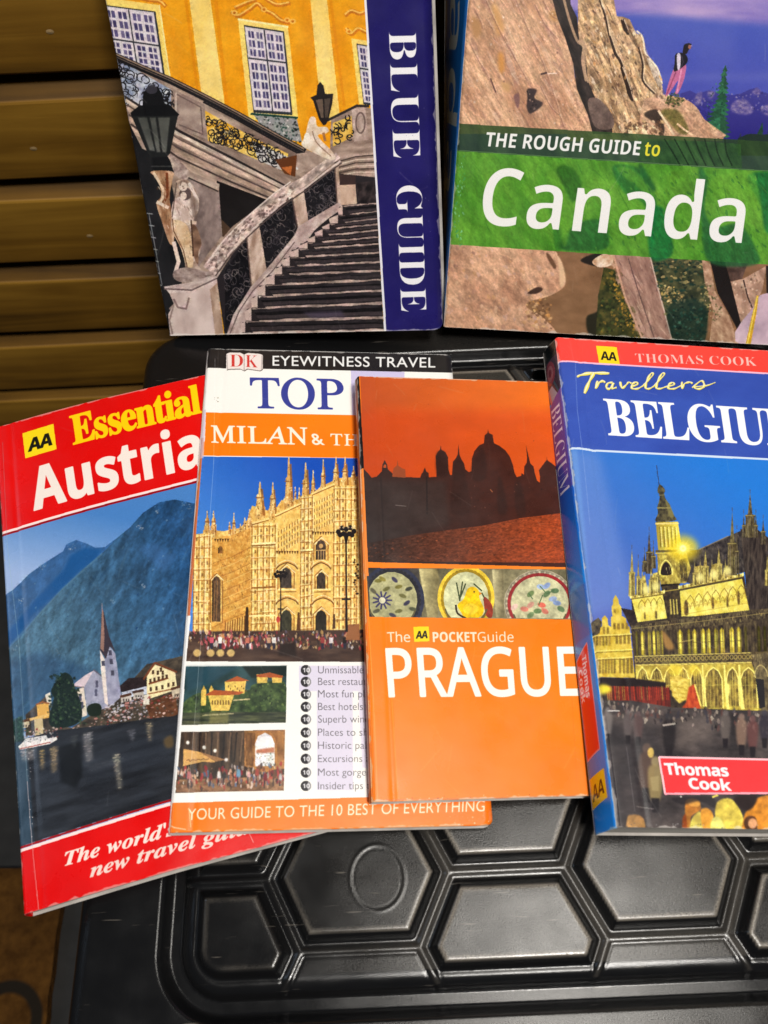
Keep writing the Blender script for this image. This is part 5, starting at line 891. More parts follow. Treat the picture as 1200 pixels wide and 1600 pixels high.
    c.strokes(G((640, 600), (960, 490), (980, 720), (660, 790)), 90, (3, 10), (.5, 1.2), 75, 8, [(124, 114, 100), (28, 26, 30)], 13, .6)
    low = G((318, 1030), (530, 1000), (690, 985), (1010, 940), (1116, 930)) + [(1290, 930), (1290, 1130)] + G((1116, 1540), (720, 1540), (540, 1400), (345, 1345)); c.fill(low, ('n', D1, (104, 90, 64), 4, 9, 0, 14))
    # floodlit top storey
    for q, sd in ((G((322, 872), (512, 846), (528, 990), (358, 1012)), 15), (G((598, 832), (965, 760), (1008, 942), (690, 978), (612, 978)), 16)):
        c.fill(q, ('n', (222, 200, 70), (254, 244, 136), 12, 14, 0, sd)); c.strokes(q, 70, (4, 14), (.5, 1.1), 84, 5, [(150, 124, 46), (255, 250, 170)], sd + 4, .5)
    def arcs(p0, p1, num, r, ry, col, w=1.3):
        for k in range(num):
            u = (k + .5) / num; x, y = np.array(p0) * (1 - u) + np.array(p1) * u; c.line([(x - r, y + ry), (x - r * .8, y + ry * .2), (x - r * .3, y - ry * .3), (x, y - ry * .6), (x + r * .3, y - ry * .3), (x + r * .8, y + ry * .2), (x + r, y + ry)], w, col, a=.8)
    arcs(*G((365, 900), (505, 880)), 4, 5, 7, (140, 112, 44)); arcs(*G((640, 880), (985, 810)), 7, 6.5, 9, (140, 112, 44)); arcs(*G((640, 915), (990, 850)), 14, 3, 6, (160, 130, 52), 1)
    for x, y, w, hh in ((465, 970, 9, 46), (640, 930, 20, 90), (795, 900, 11, 70), (880, 895, 10, 60), (945, 870, 12, 80), (400, 975, 8, 40)):
        (p, q), = G((x, y)); c.fill(sp([(p, q - hh / 7), (p + w / 7, q - hh / 12), (p + w / 6, q + hh / 9), (p - w / 8, q + hh / 9), (p - w / 7, q - hh / 12)], True, 3), ('n', (62, 46, 36), (140, 112, 52), 2, 4, 0, int(x)), soft=1)
    for y in (0, 40): c.line(G((610, 930 + y), (1000, 860 + y)), 1, (170, 140, 56), a=.6)
    # central turret between the wings
    c.fill(G((492, 792), (600, 778), (614, 982), (530, 992)), ('n', (40, 34, 34), (86, 72, 50), 3, 5, 0, 60))
    for x in (548, 566, 584): c.line(G((x, 880), (x + 6, 965)), [1.8, 2.6], (214, 194, 96), a=.9)
    c.line(G((494, 800), (602, 785)), 3, (30, 26, 28)); c.line(G((500, 835), (604, 820)), 1.6, (170, 150, 70))
    # parapets with crockets and lamps
    for p0, p1, num in ((G((318, 868)), G((512, 838)), 9), (G((600, 812)), G((970, 738)), 17)):
        p0, p1 = np.array(p0[0]), np.array(p1[0]); c.line([p0, p1], 4.2, (206, 186, 90)); c.line([p0 + (0, -2), p1 + (0, -2)], 1.4, ye2); c.line([p0 + (0, 3), p1 + (0, 3)], 1.4, (96, 78, 40))
        for k in range(num): x, y = p0 + (p1 - p0) * k / (num - 1); c.ell((x, y - 1), 1.6, 2.8, [(252, 240, 150), (120, 100, 50)][k % 2])
    # gables, dormers and pinnacles
    def pin(x, y0, y1, w, lit):
        col = tuple(np.array((96, 84, 66)) * (1 - lit) + np.array((244, 228, 120)) * lit); lo = tuple(np.array((40, 34, 34)) * (1 - lit) + np.array((150, 128, 56)) * lit)
        ym = y0 + (y1 - y0) * .5
        c.fill(G((x, y0), (x + w * .12, y0 + (ym - y0) * .5), (x + w * .22, ym - 6), (x + w * .5, ym), (x + w * .42, ym + 14), (x + w * .5, y1), (x - w * .5, y1), (x - w * .42, ym + 14), (x - w * .5, ym), (x - w * .22, ym - 6), (x - w * .12, y0 + (ym - y0) * .5)), ('n', lo, col, 2, 4, 0, int(x) + 3))
        c.line(G((x - w * .2, ym + 10), (x - w * .2, y1)), .9, ye2 if lit > .4 else (130, 118, 100), a=.8); c.line(G((x + w * .15, ym + 10), (x + w * .15, y1)), 1.1, (50, 42, 36), a=.8); c.line(G((x - w * .45, ym + 2), (x + w * .45, ym)), 1.2, (190, 172, 96), a=.7); c.line(G((x, y0 - 22), (x, y0)), .9, (84, 78, 84))
    for q in (G((360, 860), (375, 760), (400, 735), (420, 850)), G((430, 850), (445, 730), (480, 720), (490, 840)), G((675, 800), (690, 690), (730, 680), (740, 785)), G((770, 775), (790, 680), (815, 670), (830, 765)), G((845, 760), (870, 680), (900, 690), (910, 745))): c.fill(q, ('n', (120, 100, 48), (236, 218, 110), 3, 4, 0, 66))
    for z in ((425, 480, 730, 40, .08), (398, 600, 720, 26, .1), (450, 560, 700, 30, .25), (325, 585, 862, 40, .75), (362, 640, 856, 26, .6), (385, 700, 850, 20, .8), (436, 690, 846, 30, .7), (478, 640, 840, 24, .5), (690, 660, 796, 28, .7), (722, 640, 790, 20, .6), (752, 592, 784, 44, .75), (790, 640, 775, 18, .7), (830, 582, 768, 44, .75), (868, 640, 758, 18, .6), (908, 368, 740, 58, .3), (935, 470, 730, 24, .15), (1012, 262, 520, 62, .22), (1045, 380, 520, 26, .15), (975, 380, 520, 22, .1), (1088, 410, 560, 30, .12), (1112, 620, 800, 30, .7)): pin(*z)
    for x, y in ((408, 822), (464, 805), (722, 752), (800, 735), (880, 715)): c.ell(G((x, y))[0], 6, 7, (252, 240, 150), soft=9, a=.8)
    # tower with bulbous lantern
    c.line(G((468, 100), (484, 220)), 1.1, (52, 56, 80))
    c.fill(sp(G((487, 212), (508, 228), (518, 248), (512, 268), (524, 300), (546, 330), (550, 350), (570, 392), (578, 420), (466, 428), (476, 380), (472, 345), (482, 310), (486, 272), (474, 256), (476, 232))), ('n', (48, 44, 40), (112, 104, 70), 3, 5, 0, 63)); c.line(G((472, 348), (550, 348)), 1.8, (150, 140, 90)); c.line(G((482, 275), (516, 272)), 1.4, (120, 112, 84)); c.fill(sp(G((520, 300), (545, 330), (570, 395), (545, 400), (530, 350))), (140, 132, 80), soft=3, a=.7)
    c.fill(G((463, 430), (592, 428), (612, 560), (600, 600), (478, 600)), ('g', (1024, 830), (160, 140, 52), (1058, 835), (248, 228, 90)))
    for x in (485, 508, 530, 552, 574): c.line(G((x, 455), (x + 8, 575)), [1, 2.2, 1.6], (118, 98, 44), a=.8); c.line(G((x + 9, 460), (x + 17, 575)), 1.6, (255, 244, 150), a=.8)
    c.line(G((462, 440), (596, 438)), 2.4, (238, 222, 130)); c.line(G((465, 600), (625, 598)), 3.6, (98, 84, 48)); c.line(G((463, 612), (640, 605)), 2, (206, 188, 84))
    c.fill(G((470, 615), (640, 608), (668, 700), (640, 785), (492, 792), (478, 700)), ('n', (120, 100, 46), (222, 202, 92), 4, 6, 0, 67)); c.fill(sp(G((495, 735), (500, 690), (522, 662), (548, 690), (552, 735))), (44, 36, 36)); c.line(sp(G((488, 735), (494, 686), (522, 652), (554, 686), (560, 735)), False), 1.8, ye2); c.fill(G((600, 650), (640, 640), (650, 770), (610, 780)), ('n', (60, 50, 40), (150, 130, 60), 3, 5, 0, 68)); c.strokes(G((478, 620), (660, 610), (640, 780), (492, 790)), 60, (3, 9), (.5, 1.1), 86, 6, [(255, 246, 150), (70, 56, 38)], 69, .6)
    c.ell(G((622, 583))[0], 24, 20, (246, 216, 40), soft=22, a=.75); c.ell(G((622, 583))[0], 11, 10, (255, 236, 90), soft=8, a=.9); c.ell(G((622, 583))[0], 5, 5, (255, 253, 215), soft=4)
    for t in range(12): a_ = t * .524; p = G((622, 583))[0]; c.line([p, (p[0] + 17 * math.cos(a_), p[1] + 16 * math.sin(a_))], [1.8, .4], (255, 240, 120), a=.45)
    # gallery, tall lights, frieze
    gal = G((318, 1032), (530, 1003), (690, 985), (1010, 942), (1116, 932)) + [(1290, 930), (1290, 960)] + G((1116, 985), (1000, 1015), (330, 1078)); c.fill(gal, ('n', (46, 38, 36), (112, 98, 70), 3, 5, 0, 61)); c.strokes(gal, 190, (3, 8), (.6, 1.3), 84, 7, [(190, 170, 100), (34, 28, 28), (150, 132, 84)], 62, .8); c.line(G((320, 1050), (700, 1010), (1116, 958)), 1.2, (170, 150, 88), a=.7)
    def slot(x, y0, y1, w, b):
        q = G((x, y0), (x + w * .5, y0 + w * .8), (x + w * .5 + 5, y1), (x - w * .5 + 5, y1), (x - w * .5, y0 + w * .8)); c.fill(q, np.array((206, 184, 60)) * b, soft=1); c.fill(inset(q, .62), np.array((252, 238, 104)) * b, soft=2); (p, r), = G((x + 3, y0 + (y1 - y0) * .55)); c.line([(p - w / 8, r), (p + w / 8, r)], 1, (110, 90, 40), a=.7)
    for x, w, b in ((352, 14, .45), (385, 22, .95), (425, 15, .8), (452, 18, 1), (476, 14, .8), (497, 14, .7), (604, 26, 1), (655, 18, .6), (688, 24, .95), (738, 24, 1), (770, 20, .95), (812, 22, .7), (848, 24, .95), (905, 26, 1), (945, 24, .95), (985, 12, .4), (1060, 18, .3), (1095, 16, .25)): slot(x, 1062 - (x - 385) * .045, 1205 - (x - 385) * .03, w, b)
    for x in np.arange(340, 1116, 17): c.line(G((x, 1060 - (x - 340) * .045), (x + 6, 1210 - (x - 340) * .03)), .9, (44, 36, 34), a=.7)
    c.fill(sp(G((500, 1060), (560, 1130), (566, 1170), (520, 1160))), (176, 130, 72), soft=6, a=.8); c.line(G((596, 1130), (700, 1110)), 1.2, (220, 200, 110), a=.6)
    fr = G((340, 1208), (1010, 1186), (1116, 1182), (1116, 1240), (1020, 1250), (345, 1268)); c.fill(fr, ('n', (54, 44, 38), (122, 106, 66), 3, 3, 0, 72)); [c.ring(G((352 + 24 * k, 1232 - .75 * k * .9))[0], 2.4, 3.2, 1.1, (176, 156, 84)) for k in range(31)]; c.line(G((342, 1212), (1012, 1190)), 1.5, (214, 194, 104)); c.line(G((346, 1262), (1020, 1246)), 1.6, (236, 216, 110))
    # open arcade on the ground floor
    gr = G((345, 1266), (1020, 1250), (1040, 1300), (1080, 1525), (720, 1525), (560, 1410), (348, 1345)); c.fill(gr, ('n', (150, 126, 48), (232, 210, 92), 6, 10, 0, 73))
    for x0, x1, yb in ((352, 420, 1345), (432, 505, 1345), (512, 580, 1380), (590, 655, 1340), (665, 735, 1500), (748, 850, 1510), (872, 945, 1500), (955, 1050, 1510)):
        m = (x0 + x1) / 2; w = (x1 - x0) / 2; q = G((x0 + 4, yb), (x0 + 2, 1340), (x0 + w * .4, 1298), (m, 1275), (x1 - w * .4, 1298), (x1 - 2, 1340), (x1 + 6, yb)); c.fill(q, ('n', (76, 60, 38), (186, 160, 72), 5, 10, 0, int(x0)), soft=2); c.line(q, 1.8, ye2)
        for f in (.3, .5, .7): xx = x0 + (x1 - x0) * f; c.line(G((xx, 1300), (xx + 6, yb)), .9, (226, 204, 96), a=.7)
        c.line(G((x0, 1380), (x1, 1376)), 1, (226, 204, 96), a=.5)
    for x, w in ((735, 2.4), (862, 4), (948, 4.6)): c.line(G((x, 1262), (x + 4, 1340), (x + 22, 1515)), [w * .6, w * .8, w * 1.2], (254, 240, 128))
    c.ell(G((880, 1405))[0], 4, 11, (255, 246, 130), soft=5); c.ell(G((575, 1290))[0], 12, 9, (250, 222, 70), soft=8, a=.7); c.ell(G((690, 1290))[0], 9, 9, (250, 222, 70), soft=8, a=.6)
    c.fill(G((1022, 1200), (1116, 1190), (1116, 1530), (1075, 1525)), ('n', (70, 60, 50), (140, 124, 84), 4, 8, 0, 74)); c.line(sp(G((1035, 1330), (1050, 1280), (1075, 1262), (1105, 1290), (1116, 1330)), False), 1.6, (190, 172, 110)); c.fill(G((1044, 1340), (1092, 1345), (1100, 1505), (1066, 1515)), (40, 38, 42)); c.strokes(G((1022, 1200), (1116, 1190), (1116, 1330), (1030, 1330)), 30, (3, 9), (.5, 1), 80, 10, [(196, 178, 120), (44, 38, 36)], 75, .7)
    # awnings on the square
    c.fill(G((115, 1332), (345, 1340), (522, 1362), (522, 1396), (118, 1378)), (40, 32, 34), soft=1); c.fill(G((150, 1382), (545, 1392), (552, 1505), (195, 1470)), ('n', (74, 34, 34), (140, 52, 42), 2.5, 20, 0, 76))
    for x in np.arange(180, 545, 11): c.line(G((x, 1385), (x + 6, 1465)), rg.uniform(.6, 1.8), rg.choice([(206, 66, 44), (60, 28, 30), (150, 46, 38), (190, 150, 70)]), a=.7)
    c.ell(G((150, 1402))[0], 15, 7.5, (240, 224, 60), soft=8); c.fill(G((545, 1330), (600, 1320), (645, 1350), (650, 1455), (600, 1485), (560, 1440)), ('n', (190, 158, 56), (248, 226, 110), 5, 3, 10, 77), soft=3)
    c.strokes(G((550, 1340), (645, 1350), (650, 1455), (565, 1440)), 30, (3, 9), (.5, 1.2), 20, 14, [(160, 126, 48), (255, 244, 160)], 79, .6)
    c.fill(G((655, 1390), (690, 1370), (724, 1500), (720, 1530), (600, 1530), (640, 1480)), ('n', (150, 48, 34), (216, 90, 48), 2.5, 9, 0, 78), soft=2); c.line(G((690, 1375), (726, 1500)), 2.4, (246, 226, 110))
    sq = C((205, 430), (400, 430), (640, 470), (900, 480), (1140, 490), (3000, 560), (3000, 1250), (330, 1240), (240, 560))
    c.fill(sq, ('n', (48, 44, 46), (92, 82, 80), 34, 20, 0, 76)); c.fill(C((680, 510), (900, 520), (880, 640), (660, 720)), (112, 100, 94), soft=22, a=.6); c.fill(C((240, 560), (560, 600), (560, 1100), (300, 1150)), (50, 46, 50), soft=20, a=.5); c.mottle(sq, .14, 9, 4, 0, 77)
    c.speck(C((230, 430), (640, 470), (1200, 490), (1200, 620), (900, 600), (640, 560), (240, 540)), 150, (1, 3.2), [(34, 30, 34), (110, 96, 92), (146, 130, 120), (96, 64, 60), (60, 56, 64), (170, 156, 140)], 78, elong=2, ang=88, jit=15)
    for x, y, s_, col in ((1045, 590, 1.2, (176, 140, 120)), (1110, 600, 1.2, (130, 80, 78)), (950, 560, 1.1, (130, 118, 112)), (620, 600, 1.4, (44, 40, 44)), (260, 540, 1, (150, 140, 136)), (380, 550, 1, (120, 108, 108)), (440, 560, 1, (110, 84, 84)), (1180, 560, 1.1, (60, 56, 70)), (490, 800, 1.7, (112, 84, 72)), (540, 870, 1.6, (196, 170, 110))):
        (a, b), = C((x, y)); c.ell((a, b - 14 * s_), 4.2 * s_, 5 * s_, np.array(col) * .7 + 26, soft=4, a=.8); c.fill(sp([(a - 6 * s_, b - 9 * s_), (a + 6 * s_, b - 9 * s_), (a + 7 * s_, b + 8 * s_), (a + 4 * s_, b + 24 * s_), (a - 4 * s_, b + 24 * s_), (a - 7 * s_, b + 8 * s_)]), np.array(col) * .82, soft=6, a=.8); c.fill([(a - 4 * s_, b + 22 * s_), (a + 4 * s_, b + 22 * s_), (a + 3 * s_, b + 36 * s_), (a - 3 * s_, b + 36 * s_)], (38, 34, 38), soft=3)
    c.ell(C((513, 735))[0], 5, 8, (214, 180, 96), soft=2); c.fill(C((510, 880), (560, 870), (560, 960), (520, 960)), (176, 158, 110), soft=3, a=.6); c.line(C((260, 490), (330, 490)), 2, (190, 184, 180)); c.line(C((585, 575), (655, 565)), 3, (170, 160, 150)); c.line(C((430, 1050), (530, 1065)), 1.4, (120, 112, 110)); c.line(C((230, 440), (330, 1190)), 1.6, (130, 124, 124), a=.5); c.line(C((370, 700), (420, 1080)), 1.4, (110, 104, 106), a=.5)
    # people in front, floodlit
    for q, col in ((C((715, 1030), (740, 1010), (790, 1012), (805, 1040), (800, 1075), (750, 1110), (745, 1180), (720, 1185)), (196, 124, 50)), (C((700, 1120), (720, 1100), (725, 1200), (700, 1200)), (150, 70, 30)), (C((745, 1150), (770, 1100), (810, 1090), (830, 1240), (740, 1240)), (242, 214, 96)), (C((805, 1080), (830, 1060), (860, 1070), (880, 1110), (870, 1200), (820, 1180)), (240, 160, 56)), (C((890, 1080), (900, 1030), (940, 1005), (990, 1010), (1030, 1060), (1060, 1140), (1050, 1240), (960, 1240), (900, 1160)), (236, 206, 84)), (C((870, 1130), (920, 1120), (970, 1240), (870, 1240)), (248, 228, 120)), (C((1060, 1110), (1100, 1050), (1140, 1000), (1250, 1000), (1250, 1240), (1060, 1240)), (232, 146, 48)), (C((1060, 1130), (1090, 1105), (1130, 1120), (1130, 1190), (1070, 1180)), (92, 56, 36)), (C((375, 1120), (400, 1100), (450, 1105), (478, 1140), (475, 1240), (375, 1240)), (188, 140, 84)), (C((1250, 1000), (1500, 990), (1700, 1240), (1250, 1240)), (210, 140, 60))):
        c.fill(sp(q), ('n', tuple(np.array(col) * .78), tuple(np.minimum(np.array(col) * 1.12, 255)), 9, 9, 0, int(q[0][0])), soft=2)
    c.fill(sp(C((730, 1010), (770, 1005), (800, 1025), (790, 1050), (740, 1045))), (226, 160, 70), soft=3); c.fill(sp(C((1000, 1000), (1130, 985), (1110, 1060), (1050, 1070))), (44, 34, 34), soft=4); c.fill(sp(C((640, 1000), (860, 990), (890, 1060), (800, 1020), (700, 1040))), (40, 36, 40), soft=5, a=.8); c.line(C((875, 995), (905, 985)), 3, (230, 210, 90)); c.ell(C((690, 993))[0], 1.6, 1.4, (200, 196, 190)); c.ell(C((1110, 1150))[0], 7, 8, (232, 170, 120), soft=3)
    c.photo([(888, 708), (930, 710), (1200, 722), (1700, 752), (1700, 1330), (950, 1320)], 13, .9)
    # red plate
    plate = C((562, 762), (1200, 776), (3000, 830), (3000, 1030), (1200, 972), (597, 976))
    c.fill(plate, (246, 60, 64)); c.line(plate[:2] + [plate[2]], 3, (255, 196, 204)); c.line([plate[0], plate[5]], 3, (255, 196, 204)); c.line([plate[5], plate[4], plate[3]], 3, (255, 170, 184))
    c.text('Thomas', 'sansb', C((603, 862))[0], C((972, 874))[0], (-3.6, -17.5), (250, 242, 244), weight=.018, track=.92); c.text('Cook', 'sansb', C((742, 946))[0], C((988, 958))[0], (-3.4, -16.8), (250, 242, 244), weight=.018, track=.92)
    # crease and rubbed foot
    c.line([(899, 568), (902, 640), (912, 720), (922, 820)], 1.0, (150, 176, 230), a=.4); c.speck([(960, 1284), (1200, 1290), (1200, 1297), (964, 1292)], 40, (.4, 1.2), [(180, 176, 176), (96, 90, 90)], 81)
    return c.image('guildhall_cover_print')

def art_guildhall_spine():
    c = Canvas([(0, 0), (13, 0), (13, 181.5), (0, 181.5)], 150, 1800, (0, 140, 238))
    def bar(y0, y1, col, x0=0, x1=13, **k): c.fill([(x0, y0), (x1, y0), (x1, y1), (x0, y1)], col, **k)
    bar(0, 8, (24, 34, 38)); bar(7, 26, (64, 52, 66)); c.ell((5.5, 13), 4.6, 5.5, (128, 62, 74)); c.ell((5.5, 13), 3, 3.6, (150, 96, 104)); c.ell((5.5, 13), 1.4, 1.8, (110, 50, 62)); c.fill([(1, 20), (6, 19), (11, 26), (3, 27)], (150, 160, 176)); c.line([(2, 20), (4, 27)], 1.4, (196, 120, 120)); c.line([(8, 18), (11, 24)], 1.2, (60, 84, 96))
    c.fill([(0, 28), (13, 23), (13, 84), (0, 84)], ('g', (0, 26), (112, 78, 158), (0, 76), (52, 78, 188)))
    c.text('BELGIUM', 'serifb', (2.2, 28.5), (2.2, 67), (8.2, 0), (236, 230, 250), weight=-.01, track=.96)
    bar(66, 184, ('g', (0, 66), (10, 92, 200), (0, 100), (30, 134, 232))); bar(104, 122, (60, 112, 200), soft=8)
    c.fill([(0, 128), (9.4, 124), (9.4, 158), (0, 160)], (236, 24, 30)); c.line([(0, 128), (9.4, 124), (9.4, 158), (0, 160)], .5, (236, 150, 160))
    c.text('Thomas', 'sansb', (5.0, 127.4), (5.0, 141), (3.0, 0), (255, 226, 232), weight=.006); c.text('Cook', 'sansb', (1.2, 131), (1.2, 142), (3.0, 0), (255, 226, 232), weight=.006)
    aa_badge(c, [(0.4, 165.5), (10.4, 164), (10.4, 172.5), (0.4, 174.5)], .0)
    return c.image('guildhall_spine_print')
# ------------------------------------------------------------------ setting: slatted wall, floor, rug
def wood_mat():
    m, n, l, p = new_mat('stained_wood')
    tc = N(n, 'ShaderNodeTexCoord'); mp = N(n, 'ShaderNodeMapping'); mp.inputs['Scale'].default_value = (9, 60, 130)
    nz = N(n, 'ShaderNodeTexNoise'); nz.inputs['Scale'].default_value = 1.0; nz.inputs['Detail'].default_value = 6; nz.inputs['Distortion'].default_value = .6
    n2 = N(n, 'ShaderNodeTexNoise'); n2.inputs['Scale'].default_value = 26; n2.inputs['Detail'].default_value = 3
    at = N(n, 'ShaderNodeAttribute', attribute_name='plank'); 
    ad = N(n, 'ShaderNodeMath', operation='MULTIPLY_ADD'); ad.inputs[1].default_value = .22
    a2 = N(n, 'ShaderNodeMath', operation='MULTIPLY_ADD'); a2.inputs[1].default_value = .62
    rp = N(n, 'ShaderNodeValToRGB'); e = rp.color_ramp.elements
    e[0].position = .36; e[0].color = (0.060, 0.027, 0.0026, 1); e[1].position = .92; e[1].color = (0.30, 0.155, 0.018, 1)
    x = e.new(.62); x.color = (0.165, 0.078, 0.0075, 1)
    vo = N(n, 'ShaderNodeTexVoronoi'); vo.inputs['Scale'].default_value = 11
    vr = N(n, 'ShaderNodeValToRGB'); vr.color_ramp.elements[0].position = .04; vr.color_ramp.elements[0].color = (.35, .3, .3, 1); vr.color_ramp.elements[1].position = .13; vr.color_ramp.elements[1].color = (1, 1, 1, 1)
    mx = N(n, 'ShaderNodeMix', data_type='RGBA', blend_type='MULTIPLY'); mx.inputs[0].default_value = .8
    l.new(tc.outputs['Object'], mp.inputs[0]); l.new(mp.outputs[0], nz.inputs[0]); l.new(tc.outputs['Object'], n2.inputs[0]); l.new(tc.outputs['Object'], vo.inputs[0])
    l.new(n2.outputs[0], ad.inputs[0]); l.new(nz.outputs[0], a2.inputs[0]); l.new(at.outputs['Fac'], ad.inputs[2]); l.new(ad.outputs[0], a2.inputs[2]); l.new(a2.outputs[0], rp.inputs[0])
    l.new(vo.outputs['Distance'], vr.inputs[0]); l.new(rp.outputs[0], mx.inputs[6]); l.new(vr.outputs[0], mx.inputs[7]); l.new(mx.outputs[2], p.inputs['Base Color'])
    bp = N(n, 'ShaderNodeBump'); bp.inputs['Strength'].default_value = .25; bp.inputs['Distance'].default_value = .0008; l.new(nz.outputs[0], bp.inputs['Height']); l.new(bp.outputs[0], p.inputs['Normal'])
    p.inputs['Roughness'].default_value = .5; p.inputs['Specular IOR Level'].default_value = .35
    return m

def plain(name, col, rough=.5, spec=.5):
    m, n, l, p = new_mat(name)
    tc = N(n, 'ShaderNodeTexCoord'); nz = N(n, 'ShaderNodeTexNoise'); nz.inputs['Scale'].default_value = 90; nz.inputs['Detail'].default_value = 5
    rp = N(n, 'ShaderNodeValToRGB'); c = np.array(col); rp.color_ramp.elements[0].color = tuple(c * .7) + (1,); rp.color_ramp.elements[1].color = tuple(c * 1.3) + (1,)
    rp.color_ramp.elements[0].position = .3; rp.color_ramp.elements[1].position = .7
    l.new(tc.outputs['Object'], nz.inputs[0]); l.new(nz.outputs[0], rp.inputs[0]); l.new(rp.outputs[0], p.inputs['Base Color'])
    p.inputs['Roughness'].default_value = rough; p.inputs['Specular IOR Level'].default_value = spec
    return m

WY = 0.352
def wall():
    prof = [(.013, .0015), (.0062, .0005), (.0052, 0), (.0012, -.0050), (.0004, -.0056), (0, -.0066), (0, -.0460), (.0008, -.0472), (.0022, -.0478), (.013, -.0480)]
    zs = [0.1015 + .0553 * k for k in range(3, -6, -1)]; rg = random.Random(5)
    V, F, A_ = [], [], []
    xs = np.linspace(-.55, .42, 60)
    for zi, z in enumerate(zs):
        b = len(V); tint = rg.uniform(.0, .12)
        for i, x in enumerate(xs):
            wob = .0006 * math.sin(x * 13 + zi * 2.1)
            for (dy, dz) in prof: V.append((x, WY + dy, z + dz + wob)); A_.append(tint + (.34 if -.0062 > dz > -.0070 or -.0050 > dz > -.0060 else 0))  # per-slat tint, plus a highlight painted along the top bevel
        k = len(prof)
        for i in range(len(xs) - 1):
            for j in range(k - 1): F.append((b + i * k + j, b + i * k + j + 1, b + (i + 1) * k + j + 1, b + (i + 1) * k + j))
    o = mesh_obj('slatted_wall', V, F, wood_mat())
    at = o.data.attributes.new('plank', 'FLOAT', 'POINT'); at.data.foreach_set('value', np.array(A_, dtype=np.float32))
    tag(o, 'dark amber wooden slat wall with black gaps behind the books', 'wall')
    bk = plain('wall_backing', (.004, .0035, .003), .9, .1)
    mesh_obj('backing_board', [(-.56, WY + .0125, -.30), (.43, WY + .0125, -.30), (.43, WY + .0125, .28), (-.56, WY + .0125, .28), (-.56, WY + .03, -.30), (.43, WY + .03, -.30), (.43, WY + .03, .28), (-.56, WY + .03, .28)],
             [(0, 1, 2, 3), (5, 4, 7, 6), (3, 2, 6, 7), (1, 0, 4, 5), (0, 3, 7, 4), (2, 1, 5, 6)], bk, o)
    nm = plain('filler', (.30, .20, .09), .6, .3); 
    for (x, z) in ((-.158, .0165), (-.1300, .0725), (-.149, -.0385), (-.118, -.0885)):       # pale filled nail holes
        vs_, fs_ = [(x, WY - .0004, z)], []
        for k in range(10): a = k * .628; vs_.append((x + .0017 * math.cos(a), WY - .00012, z + .0011 * math.sin(a)))
        for k in range(10): fs_.append((0, 1 + k, 1 + (k + 1) % 10))
        mesh_obj('nail_hole', vs_, fs_, nm, o)
    return o
wall()

FZ = -0.305
fm = plain('grey_floor', (.011, .0105, .010), .7, .3)
tag(mesh_obj('floor', [(-1.5, -1.5, FZ), (1.5, -1.5, FZ), (1.5, .37, FZ), (-1.5, .37, FZ)], [(0, 1, 2, 3)], fm), kind='structure')

